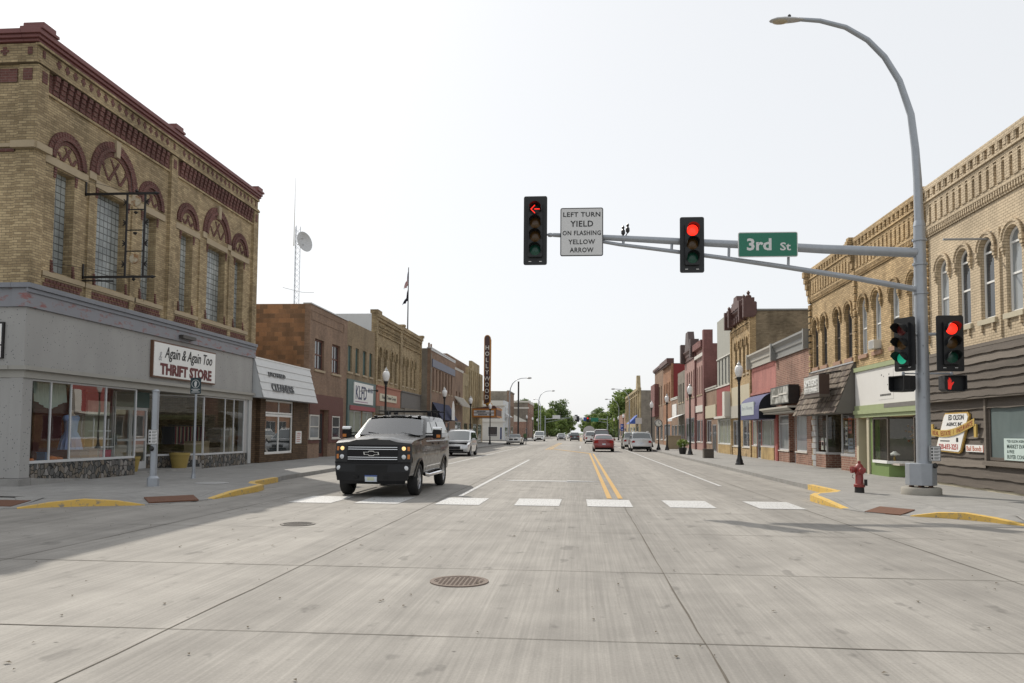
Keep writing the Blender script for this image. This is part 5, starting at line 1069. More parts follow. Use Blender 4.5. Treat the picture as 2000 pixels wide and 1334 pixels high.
# tan building with the ornate red metal crown
R, fn = bld('R', 51.7, 58.5, 9.5, 'tbrick', 'shbrick', 'tall tan brick building with ornate dark red metal cornice and pediment', wins=[(c - .36, c + .36, 5.65, 8.0, .32, dict(fm='plank', pm_='pane')) for c in (52.7, 54.0, 55.3, 56.7)], shop=[(52.2, 54.6, .8, 2.6, 0), (55.6, 58, .8, 2.6, 0)], depth=24)
M['redmetal'] = pm('dark_red_metal', (.105, .048, .04), .55, var=.3)
c = MB(); metal_cornice(R, fn, 51.6, 58.6, 9.35, 'redmetal', .7)
c.prism(fn, [(53.4, 10.06), (56.8, 10.06), (56.6, 10.45), (55.8, 10.6), (55.6, 10.95), (54.6, 10.95), (54.4, 10.6), (53.6, 10.45)], -.2, .35)
for u in (51.75, 53.2, 56.9, 58.4): c.fbox(fn, u - .16, u + .16, 9.1, 10.35, -.2, .5); c.lathe([(.18, 0), (.2, .1), (.07, .2), (.12, .32), (.03, .45)], fn(u, 10.35, .15), 8)
for i in range(9): c.fbox(fn, 51.9 + i * .75, 52.1 + i * .75, 9.15, 9.6, .05, .3); c.lathe([(.1, 0), (.05, .1), (.02, .2)], fn(52 + i * .75, 10.06, .3), 6)
c.build('pediment', M['redmetal'], R)
t = MB()
for q in (52.7, 54.0, 55.3, 56.7): hood(t, fn, q - .36, q + .36, 7.68, .32, .16, -.01, .08, legs=.2)
for i in range(14): t.fbox(fn, 52.0 + i * .46, 52.2 + i * .46, 8.5, 8.8, .001, .06)
for u in (51.72, 58.2): t.fbox(fn, u, u + .28, .2, 9.0, .001, .09)
t.fbox(fn, 51.7, 58.5, 8.85, 8.95, .001, .08); t.build('brick_trim', M['tbrick'], R)
b = MB(); b.fbox(fn, 52.0, 58.3, 3.6, 4.9, .002, .06); b.build('fascia_board', M['creamp'], R); b = MB(); b.fbox(fn, 52.0, 58.3, 2.75, 3.598, .002, .12); b.build('fascia_band', M['stonepaint'], R)
b = MB(); b.fbox(lambda u, v, w: (u, 51.69 - w, v), XR + .3, XR + 24, 9.52, 9.62, -.3, .05); b.build('coping', M['zinc'], R)
# grey stucco
M['greyst'] = pm('grey_stucco', (.36, .36, .32), .85, var=.12, bump=.15)
R, fn = bld('R', 58.52, 64.4, 10.5, 'greyst', 'greyst', 'tall flat grey stucco building with red boards above its shopfront', wins=[(59.1 + i * 1.35, 59.7 + i * 1.35, 5.4, 7.35, 0, dict(rails=(), fm='plank', pm_='bluepane', sm='greyst')) for i in range(4)], shop=[(59, 63.8, .9, 2.75, 0, dict(mull=(.3, .6), pm_='panec'))])
b = MB(); b.fbox(fn, 58.7, 64.3, 3.0, 5.2, .002, .08); b.build('fascia_board', pm('oxide_red_boards', (.28, .045, .04), .7, var=.3, streak=(4, 4, .3)), R); b = MB(); b.fbox(fn, 58.6, 64.4, 5.2, 5.3, .08, .14); b.fbox(fn, 58.6, 64.4, 2.82, 2.98, .002, .3); b.fbox(fn, 58.5, 64.42, 7.42, 7.5, .002, .08); b.fbox(fn, 58.52, 59.4, 2.9, 4.7, .08, .5); b.build('stone_band', M['dirtyw'], R)
b = MB(); b.fbox(fn, 58.9, 63.9, .1, .85, .002, .05); b.build('stone_base', bpy.data.materials['sandstone_base'], R)
R, fn = bld('R', 64.42, 70.2, 5.4, 'bbrick', 'bbrick', 'small brown brick shop with a cream panel, between grey and maroon buildings', shop=[(65, 67, .15, 2.4, 0, dict(sill=None)), (67.4, 69.8, .9, 2.8, 0)], cap=('stonepaint', .12, .12))
b = MB(); b.fbox(fn, 64.8, 70, 2.95, 4.0, .002, .1); b.build('fascia_board', M['creamp'], R)
M['maroonb'] = brick('maroon_painted_brick', (.215, .105, .098), (.185, .09, .083), (.16, .075, .07), stain=.2); M['pinkst'] = pm('pink_stucco', (.365, .215, .185), .7, var=.15)
R, fn = bld('R', 70.22, 76.3, 9.5, 'pinkst', 'maroonb', 'pink fronted building with a maroon painted flank and a tall end pier', wins=[(71.0 + i * 1.25, 71.6 + i * 1.25, 5.2, 7.8, .3, dict(fm='dirtyw')) for i in range(4)], shop=[(71, 73.2, .9, 2.9, 0), (73.6, 75.8, .9, 2.9, 0)])
c = MB(); c.fbox(fn, 70.2, 70.9, .1, 10.7, -.6, .2); c.fbox(fn, 75.9, 76.3, .1, 9.6, -.2, .15); c.fbox(fn, 70.9, 76.3, 9.3, 9.9, -.2, .35); c.build('pier', M['maroonb'], R); c = MB(); c.fbox(fn, 70.9, 75.9, 8.5, 8.8, .0, .2); c.fbox(fn, 70.9, 75.9, 3.6, 4.2, .0, .1); c.build('stone_band', M['dirtyw'], R)
R, fn = bld('R', 76.32, 84.2, 9.3, 'pinkst', 'maroonb', 'dusky pink building with a tapering dark metal pediment on its roofline', wins=[(77.2 + i * 1.6, 78 + i * 1.6, 5.2, 7.8, .35, dict(fm='dirtyw')) for i in range(4)], shop=[(77, 80, .8, 3.2, 0), (80.6, 83.5, .8, 3.2, 0)])
metal_cornice(R, fn, 76.3, 84.2, 9.0, 'redmetal', .9); c = MB(); c.prism(fn, [(78.6, 9.92), (82, 9.92), (81.2, 11.7), (79.6, 11.7)], -.3, .3); c.fbox(fn, 83.4, 84.3, 8.9, 10.8, -.3, .5); c.fbox(fn, 76.3, 77, 8.9, 10.6, -.3, .5); c.build('pediment', pm('sooty_metal', (.09, .06, .055), .6), R)
R, fn = bld('R', 84.22, 90.3, 8.3, 'gsbrick', 'gsbrick', 'narrow tan two storey building with a small white awning', wins=[(85, 86, 5, 7, 0), (87, 88, 5, 7, 0), (88.8, 89.6, 5, 7, 0)], shop=[(85, 87.2, .5, 2.6, 0), (87.6, 89.9, .5, 2.6, 0)])
b = MB(); b.add([fn(84.6, 3.7, .02), fn(90, 3.7, .02), fn(90, 3.2, 1.3), fn(84.6, 3.2, 1.3), fn(84.6, 2.95, 1.3), fn(90, 2.95, 1.3)], [(0, 1, 2, 3), (3, 2, 5, 4)]); b.build('awning', M['siding'], R)
R, fn = bld('R', 90.32, 97, 5.7, 'bbrick', 'bbrick', 'low brown brick shop with a white sign board', shop=[(91, 93.5, .9, 2.6, 0), (94, 96.4, .9, 2.6, 0)], cap=('dirtyw', .1, .1))
b = MB(); b.fbox(fn, 91, 95, 3.6, 5.0, .002, .1); tag(b.build('shop_sign', M['white'], loc=(XR, 93, 3.6)), 'white shop sign board on the low brown brick shop', 'shop sign')
R, fn = bld('R', 97.02, 106, 10.1, 'obrick', 'maroonb', 'orange brick building with a red painted flank and dark ornate cornice', wins=[(98 + i * 2, 99 + i * 2, 5.5, 8, .4, dict(fm='maroonf')) for i in range(4)], shop=[(98, 101, .8, 2.8, 0), (102, 105, .8, 2.8, 0)], cap=('redmetal', .6, .5))
b = MB(); b.fbox(lambda u, v, w: (u, 97 - w, v), XR + .3, XR + 20, .2, 10.0, .0, .02); b.build('painted_flank', pm('flat_red_paint', (.22, .025, .025), .7, var=.2), R)
R, fn = bld('R', 106.02, 118, 10.5, 'bbrick', 'bbrick', 'dark red brick corner building with a white first floor bay', wins=[(108 + i * 2.4, 109.2 + i * 2.4, 5.5, 8, 0) for i in range(4)], shop=[(107, 110, .8, 2.8, 0), (112, 116, .8, 2.8, 0)], cap=('redmetal', .3, .3))
b = MB(); b.fbox(fn, 112, 117.9, 4, 8.5, .0, .6); b.build('bay', M['maroonb'], R)
# beyond the cross street
R, fn = bld('R', 149, 190, 9.6, 'creamb', 'gsbrick', 'cream stone corner building with a grey flank and small roof turret', wins=[(152 + i * 5, 154.5 + i * 5, 5, 8.4, .6, dict(fm='plank')) for i in range(8)], shop=[(151 + i * 9, 157 + i * 9, .8, 2.9, 0) for i in range(4)], depth=26, cap=('creamb', .5, .35))
b = MB(); b.prism(fn, [(151.5, 10.1), (155.5, 10.1), (154.2, 12.6), (152.8, 12.6)], -.45, .2); b.fbox(fn, 150, 189, 8.8, 9.0, .001, .2)
for i in range(9): b.fbox(fn, 150.4 + i * 5, 151.2 + i * 5, 4.2, 9.5, .0, .25)
b.build('turret', M['creamb'], R)
b = MB(); b.add([fn(152, 5.2, .02), fn(160, 5.2, .02), fn(160, 3.4, 1.8), fn(152, 3.4, 1.8)], [(0, 1, 2, 3)]); b.add([fn(152, 5.2, .02), fn(152, 3.4, 1.8), fn(152, 3.4, .02)], [(0, 1, 2)]); b.build('awning', pm('bright_blue_canvas', (.06, .12, .42), .8), R)
R, fn = bld('R', 191, 232, 6.5, 'rdbrick', 'gsbrick', 'low red brick row far down the right side', depth=22, shop=[(193 + i * 9, 199 + i * 9, .8, 2.9, 0) for i in range(4)])
# ---------------------------------------------------------------- signals, signs, lamps
def emis(name, col, s, rough=.3):
    m, nt, bs, L = base_mat(name); bs.inputs['Base Color'].default_value = rgba(col); bs.inputs['Emission Color'].default_value = rgba(col); bs.inputs['Emission Strength'].default_value = s; bs.inputs['Roughness'].default_value = rough; return m
M['redon'] = emis('lit_red_lens', (1, .025, .012), 1.8); M['greenon'] = emis('lit_green_lens', (.02, .50, .30), .3); M['handon'] = emis('lit_hand', (.8, .03, .02), .45)
M['ambero'] = pm('amber_lens', (.09, .045, .012), .25); M['greeno'] = pm('green_lens', (.012, .075, .05), .25); M['redo'] = pm('red_lens', (.09, .01, .01), .25); M['sigblk'] = pm('signal_black', (.010, .011, .013), .5, var=.05)
def rrect(x0, x1, z0, z1, r, n=4):
    o = []
    for cx, cz, a in ((x1 - r, z0 + r, -pi / 2), (x1 - r, z1 - r, 0), (x0 + r, z1 - r, pi / 2), (x0 + r, z0 + r, pi)):
        for i in range(n + 1): t = a + pi / 2 * i / n; o.append((cx + r * cos(t), cz + r * sin(t)))
    return o
FY = lambda u, v, w: (u, -w, v)          # things built facing the viewer (-Y)
def signal(n, lit, arrow, label, width=.62, H=None):
    R = thing('traffic_signal', (0, 0, 0), label, 'traffic signal', 'traffic signals at the crossing'); H = H or .36 * n + .26
    b = MB(); b.prism(FY, rrect(-width / 2, width / 2, -H / 2, H / 2, .05), -.02, .0); b.build('backplate', M['sigblk'], R)
    b = MB()
    for s in (-1, 1):
        b.fbox(FY, s * .14 - .035, s * .14 + .035, -H / 2 + .085, -H / 2 + .10, .0, .006)
    b.build('backplate_slot', M['white'], R)
    b = MB(); b.prism(FY, rrect(-.19, .19, -.18 * n, .18 * n, .03), .001, .09); b.fbox(FY, -.17, .17, -.17 * n, .17 * n, -.2, -.021); b.build('housing', M['sigblk'], R)
    cols = {3: ['redo', 'ambero', 'greeno'], 4: ['redo', 'ambero', 'ambero', 'greeno']}[n]
    for k in range(n):
        z = (.18 * (n - 1)) - .36 * k; on = k == lit
        l = MB(); l.lathe([(.145, -.092), (.13, -.105), (.07, -.118), (.004, -.122)], (0, 0, z), 24, axis='y', cap=False)
        if on and arrow:
            o = l.build('lens', M['sigblk'], R, smooth=50); a = MB(); t = .019
            for p, q in (((.115, 0), (-.02, 0)), ((-.115, 0), (-.01, .105)), ((-.115, 0), (-.01, -.105))): a.bar((p[0], -.128, z + p[1]), (q[0], -.128, z + q[1]), t * 2, .012)
            a.build('arrow', M['redon'], o)
        else: l.build('lens', M['redon' if on and k == 0 else 'greenon' if on else cols[k]], R, smooth=50)
        v = MB(); m = 22; rings = []
        for d, rr, cut in ((.09, .158, -.5), (.20, .16, -.25), (.33, .162, .35)):
            rings.append([((rr) * cos(cut + (pi - 2 * cut) * i / m), -d, z + rr * sin(cut + (pi - 2 * cut) * i / m)) for i in range(m + 1)])
        for a_, b_ in zip(rings[:-1], rings[1:]): v.strip(a_, b_)
        v.build('visor', M['sigblk'], R, smooth=50)
    return R
def place(R, x, y, z, rz=0, s=1):
    R.location = (x, y, z); R.rotation_euler = (0, 0, rz); R.scale = (s, s, s); return R
# the near pole with its mast arm and street light
PX, PY = 8.62, 21.0
R = thing('signal_pole', (PX, PY, .14), 'tall galvanised signal pole with long mast arm and curved street light', 'signal pole')
b = MB(); b.lathe([(.46, -.05), (.47, .0), (.47, .16), (.44, .2), (.02, .2)], (PX - .08, PY, .14), 32); b.build('concrete_base', pm('footing_concrete', (.33, .31, .27), .9, var=.15), R, smooth=40)
b = MB(); o = [(PX - .08 + .36 * cos(pi / 8 + k * pi / 4), PY + .36 * sin(pi / 8 + k * pi / 4)) for k in range(8)]; b.prism(flat, o, .39, .94); b.build('transformer_base', M['galv'], R, bevel=.015)
b = MB()
for k in range(6): b.lathe([(.04, 0), (.04, .06)], (PX - .08 + .25 * cos(k * 1.05), PY + .25 * sin(k * 1.05), .335), 8)
b.build('anchor_bolt', M['rust'], R)
pp = [(PX, .93, .178), (PX, 3, .168), (PX, 5, .155), (PX, 7.0, .142), (PX, 7.01, .118), (PX - .02, 8.2, .104), (PX - .06, 9.0, .097), (PX - .15, 9.9, .09), (PX - .42, 10.8, .083), (PX - .78, 11.45, .076), (PX - 1.2, 11.92, .07), (PX - 1.75, 12.28, .064), (PX - 2.4, 12.48, .058), (PX - 2.95, 12.54, .05)]
b = MB(); b.tube([(x, PY, z) for x, z, r in pp], [r for x, z, r in pp], 14); b.tube([(PX, PY, 6.98), (PX, PY, 7.12)], [.15, .125], 14); b.build('pole', M['galv'], R, smooth=50)
b = MB()
for z in (6.62, 6.0, 5.25): MB().lathe([(.16, -.03), (.18, -.025), (.18, .025), (.16, .03)], (PX, PY, z), 14).build('clamp_band', M['galv'], R)
for z in (3.9, 3.2, 2.6): b.lathe([(.014, -.02), (.014, .02)], (PX - .03, PY - .18, z), 6, axis='y')
b.build('bolt_head', M['galv'], R)
ua = [(PX - .1, 6.30, .128), (6.2, 6.42, .118), (4.8, 6.52, .11), (3.2, 6.62, .098), (1.6, 6.73, .085), (.2, 6.82, .072), (-.75, 6.88, .055)]
b = MB(); b.tube([(x, PY, z) for x, z, r in ua], [r for x, z, r in ua], 12); b.tube([(-.7, PY, 6.88), (-1.1, PY, 6.9)], .03, 8); b.lathe([(.05, -.06), (.06, 0), (.05, .06)], (-.82, PY, 6.88), 8, axis='x'); b.build('mast_arm', M['galv'], R, smooth=50)
la = [(PX - .12, 5.36, .075), (7.0, 5.66, .07), (5.34, 5.95, .065), (3.6, 6.23, .058), (2.3, 6.42, .052), (1.0, 6.60, .046), (.35, 6.72, .04)]
b = MB(); b.tube([(x, PY, z) for x, z, r in la], [r for x, z, r in la], 10)
for x, z0, z1 in ((5.34, 5.98, 6.42), (3.83, 6.22, 6.5), (2.36, 6.44, 6.62), (1.1, 6.6, 6.7)): b.tube([(x, PY, z0), (x + .01, PY, z1)], .036, 8)
b.build('truss_arm', M['galv'], R, smooth=50)
b = MB(); n = 18; prof = [(0, .02, .05), (.12, .04, .08), (.28, .06, .12), (.55, .075, .155), (.78, .06, .15), (.93, .03, .08), (.97, .005, .01)]; vs = []
for t, h, wd in prof:
    for j in range(n): a = 2 * pi * j / n; vs.append((PX - 2.78 - t * .95, PY + wd * cos(a), 12.52 + h * (sin(a) if sin(a) > 0 else .6 * sin(a))))
b.add(vs, [(i * n + j, i * n + (j + 1) % n, (i + 1) * n + (j + 1) % n, (i + 1) * n + j) for i in range(6) for j in range(n)]); b.build('luminaire', M['galvd'], R, smooth=60)
b = MB(); b.lathe([(.17, 0), (.16, -.03), (.1, -.05), (.01, -.055)], tuple(R.location), 18, cap=False); ob = b.build('lamp_lens', pm('lamp_glass', (.45, .38, .27), .15), R, smooth=60); ob.location = (PX - 3.42 - R.location.x, PY - R.location.y, 12.50 - .14); ob.scale = (1.2, .75, 1)
MB().lathe([(.04, 0), (.045, .07), (.02, .1)], (PX - 3.18, PY, 12.58), 10).build('photocell', M['black'], R)
b = MB()
for dx, z, h in ((.0, 6.79, .16), (.12, 6.79, .33)): b.tube([(1.1 + dx * .3, PY, z - .02), (1.1 + dx, PY, z + h * .4)], .014, 5); b.lathe([(.02, 0), (.055, .05), (.05, .13), (.025, .16), (.04, .22), (.01, .26)], (1.1 + dx, PY, z + h * .35), 10)
b.build('detector', M['black'], R)
place(signal(4, 0, True, 'four lamp traffic signal showing a red left arrow at the tip of the mast arm', H=1.84), -1.21, 20.82, 6.96)
place(signal(3, 0, False, 'three lamp traffic signal lit red hanging in the middle of the mast arm', H=1.46), 2.86, 20.78, 6.52)
place(signal(3, 0, False, 'three lamp traffic signal lit red right of the pole, above the plank wall', H=1.42, width=.66), 9.27, 20.9, 3.96)
place(signal(3, 2, False, 'three lamp traffic signal turned aside with a green glow, before the white board', H=1.36), 8.14, 20.85, 3.93, radians(-62))
def brack(pts, r=.03, nm='signal_bracket'): MB().tube(pts, r, 8).build(nm, M['galv'], R)
brack([(PX, 20.95, 4.2), (9.0, 20.95, 4.2), (9.27, 20.98, 4.2)], .04); brack([(PX, 20.95, 3.2), (9.3, 20.95, 3.2)], .025); brack([(PX, 20.95, 4.2), (8.3, 20.95, 4.2)], .035); brack([(PX, 20.95, 3.2), (8.15, 20.95, 3.2)], .018)
def ped(label, hand):
    R = thing('pedestrian_signal', (0, 0, 0), label, 'pedestrian signal'); b = MB(); b.prism(FY, [(-.27, -.14), (-.2, -.2), (.2, -.2), (.27, -.14), (.27, .2), (-.27, .2)], -.16, .05); b.build('housing', M['sigblk'], R, bevel=.01)
    b = MB(); b.prism(FY, [(-.27, -.14), (-.2, -.2), (.2, -.2), (.27, -.14), (.27, .2), (-.27, .2)], .05, .2, 0, [[(-.25, -.13), (-.19, -.18), (.19, -.18), (.25, -.13), (.25, .18), (-.25, .18)]]); b.build('visor', M['sigblk'], R)
    MB().fbox(FY, -.2, .2, -.16, .17, .051, .056).build('display_panel', pm('dark_display', (.02, .022, .024), .3), R)
    if hand:
        b = MB(); c = -.08
        b.prism(FY, [(c - .05, -.14), (c + .02, -.15), (c + .045, -.05), (c + .1, .03), (c + .085, .05), (c + .03, .01), (c + .035, .03), (c - .05, .03)], .057, .06)
        for i, h in enumerate((.1, .15, .14, .1)): b.fbox(FY, c - .052 + i * .023, c - .034 + i * .023, .03, h, .057, .06)
        b.build('hand_symbol', M['handon'], R)
    return R
place(ped('pedestrian signal showing a red hand, right of the pole', True), 9.3, 20.9, 2.94); place(ped('dark pedestrian signal seen from the side, left of the pole', False), 8.1, 20.9, 2.93, radians(-70))
b = MB(); b.lathe([(.03, -.05), (.04, .0), (.03, .05)], (8.13, 20.93, 3.19), 8); b.lathe([(.03, -.05), (.04, .0), (.03, .05)], (9.3, 20.93, 3.19), 8); b.build('mounting_cap', M['galv'], R)
def plate(nm, label, cat, x0, x1, z0, z1, y, edge, face, r=.05, inset_=.02, th=.02):
    S = thing(nm, ((x0 + x1) / 2, y, z0), label, cat); f = lambda u, v, w: (u, y - w, v)
    MB().prism(f, rrect(x0, x1, z0, z1, r), -th, 0).build('panel', face if edge is None else edge, S)
    if edge is not None: MB().prism(f, rrect(x0 + inset_, x1 - inset_, z0 + inset_, z1 - inset_, max(.004, r - inset_)), .0, .004).build('face', face, S)
    return S, TF(y - .004)
M['signwhite'] = pm('sign_white', (.62, .62, .62), .45, var=.04); M['signgreen'] = pm('sign_green', (.010, .155, .095), .4, var=.04)
S, tf = plate('road_sign', 'white sign reading LEFT TURN YIELD ON FLASHING YELLOW ARROW on the mast arm', 'road sign', -.55, .57, 6.25, 7.53, 20.75, M['black'], M['signwhite'], .05, .025)
k = MB()
for i, (tx, z, h, wd) in enumerate((('LEFT TURN', 7.35, .125, .97), ('YIELD', 7.105, .16, .6), ('ON FLASHING', 6.86, .125, 1.0), ('YELLOW', 6.625, .13, .7), ('ARROW', 6.41, .13, .62))): k.text(tx, tf, .01, z, wd, h, 0, .003, weight=.022, kern=1.1)
k.build('lettering', M['black'], S)
S, tf = plate('street_name_sign', 'green street name sign reading 3rd St on the mast arm', 'street sign', 4.03, 5.53, 6.18, 6.83, 20.78, M['signwhite'], M['signgreen'], .05, .022)
k = MB(); k.text('3rd', tf, 4.56, 6.51, .62, .32, 0, .003, weight=.03); k.text('St', tf, 5.22, 6.45, .27, .21, 0, .003, weight=.02); k.build('lettering', M['signwhite'], S)
def button_plate(x, y, z, label, rows=3):
    S, tf = plate('push_button_sign', label, 'push button sign', x - .13, x + .13, z, z + .38, y, None, M['signwhite'], .02); k = MB(); f = lambda u, v, w: (u, y - w, v)
    k.prism(f, rrect(x - .125, x + .125, z + .005, z + .375, .018), .001, .003, 0, [rrect(x - .115, x + .115, z + .015, z + .365, .015)])
    for i in range(4):
        zz = z + .31 - i * .08; k.fbox(f, x - .1, x - .06, zz - .025, zz + .025, .001, .004)
        for j in range(2): k.fbox(f, x - .03, x + .1 - .03 * j, zz + .01 - j * .028, zz + .022 - j * .028, .001, .004)
    k.build('lettering', M['black'], S)
    MB().lathe([(.06, -.0), (.07, -.03), (.045, -.06), (.03, -.07)], (x - .02, y + .01, z - .11), 14, axis='y').build('push_button', M['black'], S)
button_plate(8.78, 20.72, 1.0, 'small white crossing instruction plate on the right side of the big pole')
# pedestrian post on the left and the green sign post
R = thing('pedestrian_post', (-11.07, 20.0, .14), 'short thick grey push button post before the thrift store door', 'post'); b = MB(); b.tube([(-11.07, 20, .38), (-11.07, 20, 2.62)], .088, 14); b.build('pole', M['galv'], R, smooth=50)
b = MB(); b.prism(flat, [(-11.07 + .15 * cos(pi / 8 + k * pi / 4), 20 + .15 * sin(pi / 8 + k * pi / 4)) for k in range(8)], .13, .36); b.lathe([(.15, .36), (.095, .42)], (-11.07, 20, 0), 12); b.build('pedestal', M['galv'], R)
MB().lathe([(.095, 2.6), (.1, 2.63), (.05, 2.67)], (-11.07, 20, 0), 14).build('cap', M['galv'], R); button_plate(-11.06, 19.9, 1.24, 'small white crossing instruction plate on the thick grey post')
R = thing('sign_post', (-11.68, 23.4, .15), 'thin grey post with small dark green parking sign before thrift store', 'sign post'); b = MB(); b.tube([(-11.68, 23.4, .1), (-11.68, 23.4, .75)], .05, 10); b.tube([(-11.68, 23.4, .7), (-11.68, 23.4, 3.2)], .035, 10); b.lathe([(.08, .14), (.06, .3)], (-11.68, 23.4, 0), 10); b.build('pole', M['galv'], R, smooth=50)
f = lambda u, v, w: (u, 23.36 - w, v); b = MB(); b.prism(f, rrect(-11.84, -11.51, 2.72, 3.21, .02), -.01, .01); b.build('panel', pm('dark_teal_sign', (.012, .035, .045), .4), R)
b = MB(); b.lathe([(.125, -.012), (.125, -.018), (.112, -.018), (.112, -.012)], (-11.675, 23.36, 3.02), 24, axis='y', cap=False); b.prism(f, [(-11.7, 2.93), (-11.66, 2.93), (-11.64, 3.0), (-11.63, 3.08), (-11.69, 3.11), (-11.72, 3.04)], .011, .015)
for i, wd in enumerate((.13, .09, .13)): b.fbox(f, -11.675 - wd, -11.675 + wd, 2.845 - i * .042, 2.865 - i * .042, .01, .014)
b.build('lettering', M['signwhite'], R)
# hydrant
R = thing('fire_hydrant', (7.17, 21.4, .14), 'red fire hydrant with dark lower barrel on the corner pavement', 'fire hydrant'); c = (7.17, 21.4, .0)
MB().lathe([(.125, .1), (.12, .14), (.115, .30)], c, 18).build('lower_barrel', M['iron'], R, smooth=50)
M['hyd'] = pm('hydrant_red', (.23, .024, .02), .4, var=.15, coat=.3)
MB().lathe([(.115, .29), (.14, .3), (.14, .36), (.115, .37), (.10, .4), (.095, .62), (.115, .64), (.115, .7), (.105, .71), (.105, .76), (.12, .77), (.115, .8), (.08, .87), (.04, .9), (.04, .955), (.02, .97)], c, 20).build('barrel', M['hyd'], R, smooth=40)
b = MB(); b.lathe([(.065, 0), (.075, -.05), (.09, -.055), (.09, -.12), (.03, -.125), (.03, -.145)], (7.08, 21.4, .74), 14, axis='x'); b.build('nozzle', M['hyd'], R, smooth=40)
b = MB(); b.lathe([(.06, 0), (.065, -.1), (.08, -.105), (.08, -.16), (.03, -.165), (.03, -.19)], (7.17, 21.3, .73), 14, axis='y'); b.build('nozzle', M['hyd'], R, smooth=40)
b = MB(); b.lathe([(.05, -.02), (.05, .03), (.06, .035), (.06, .06), (.03, .065)], (7.26, 21.4, .73), 14, axis='x'); b.build('nozzle', M['hyd'], R, smooth=40)
b = MB(); b.tube([(7.0, 21.36, .62), (6.97, 21.35, .55), (7.02, 21.34, .52)], .008, 5); b.fbox(lambda u, v, w: (u, 21.26 - w, v), 7.24, 7.31, .34, .5, 0, .04); b.build('chain', M['iron'], R)
# street lamps with acorn globes
M['globe'] = pm('white_globe', (.78, .78, .78), .25, var=.03, spec=.6)
def lamp():
    R = thing('street_lamp', (0, 0, 0), 'x', 'street lamp', 'black post street lamps with white globes')
    b = MB(); n = 16
    b.lathe([(.21, 0), (.21, .05), (.17, .09), (.165, .18), (.12, .3), (.085, .5), (.075, .8), (.085, .82), (.085, .86), (.07, .88), (.055, 3.95), (.075, 3.97), (.075, 4.0), (.06, 4.03), (.1, 4.16), (.125, 4.24), (.125, 4.27), (.10, 4.28)], (0, 0, 0), n); b.build('post', M['black'], R, smooth=45)
    MB().lathe([(.10, 4.275), (.135, 4.33), (.19, 4.5), (.205, 4.62), (.19, 4.74), (.13, 4.84), (.085, 4.86)], (0, 0, 0), 20).build('globe', M['globe'], R, smooth=60)
    MB().lathe([(.085, 4.86), (.10, 4.88), (.10, 4.92), (.06, 4.98), (.03, 5.0), (.03, 5.03), (.012, 5.1)], (0, 0, 0), 16).build('cap', M['galvd'], R, smooth=45)
    return R
L0 = lamp(); place(L0, 7.75, 40, .15); L0['label'] = 'black street lamp with white globe before the curved navy awning, nearest on the right'
for x, y, lb in ((7.75, 57.7, 'black street lamp with white globe standing by the dark trash box'), (7.75, 72.9, 'black street lamp with white globe just right of the post clock'), (7.75, 88.5, 'black street lamp with white globe behind the parked silver vehicle'),
                 (7.75, 147, 'small far street lamp right of the blue hospital sign'), (7.75, 166, 'tiny street lamp before the far leafy tree, second beyond the cross street'), (7.75, 187, 'tiny street lamp farthest off on the right pavement'),
                 (-10.9, 44, 'black street lamp with white globe behind the black pickup truck'), (-10.9, 63.4, 'black street lamp with white globe before the slate blue band'), (-10.9, 78.7, 'black street lamp with white globe at the near end of the marquee'), (-10.9, 96, 'black street lamp with white globe at the far end of the marquee'),
                 (-10.9, 162, 'small street lamp before the tan block building down the left side'), (-10.9, 182, 'tiny street lamp before the trees, second of the far left lamps'), (-10.9, 201, 'tiny street lamp before the trees, last of the far left lamps')):
    c = copy_tree(L0); c.location = (x, y, .15); c['label'] = lb
def cobra():
    R = thing('street_light', (0, 0, 0), 'x', 'street light', 'tall curved street lights down the road')
    p = [(0, 0), (0, 4), (0, 7.2), (.1, 8.0), (.4, 8.7), (.95, 9.25), (1.7, 9.5), (2.6, 9.55)]
    MB().tube([(x, 0, z) for x, z in p], [.12, .1, .08, .07, .065, .06, .05, .045], 8).build('pole', M['galv'], R, smooth=50); b = MB(); b.lathe([(.03, 0), (.13, .2), (.15, .5), (.06, .75)], (2.5, 0, 9.55), 10, axis='x'); o = b.build('luminaire', M['galvd'], R, smooth=50); return R
C0 = cobra(); place(C0, -10.5, 118, .14); C0['label'] = 'tall curved street light before the white building beyond the theatre'
for x, y, rz, sc, lb in ((-10.5, 200, 0, 1.25, 'tall curved street light before the far trees on the left'), (-10.7, 214, 2.2, 1.1, 'street light pole with its arm turned away, before the far left trees'), (8.0, 133, pi, .92, 'tall curved street light before the cream stone building'), (8.0, 169, pi, .9, 'second tall curved street light on the right, before the far tree')):
    c = copy_tree(C0); place(c, x, y, .14, rz, sc); c['label'] = lb
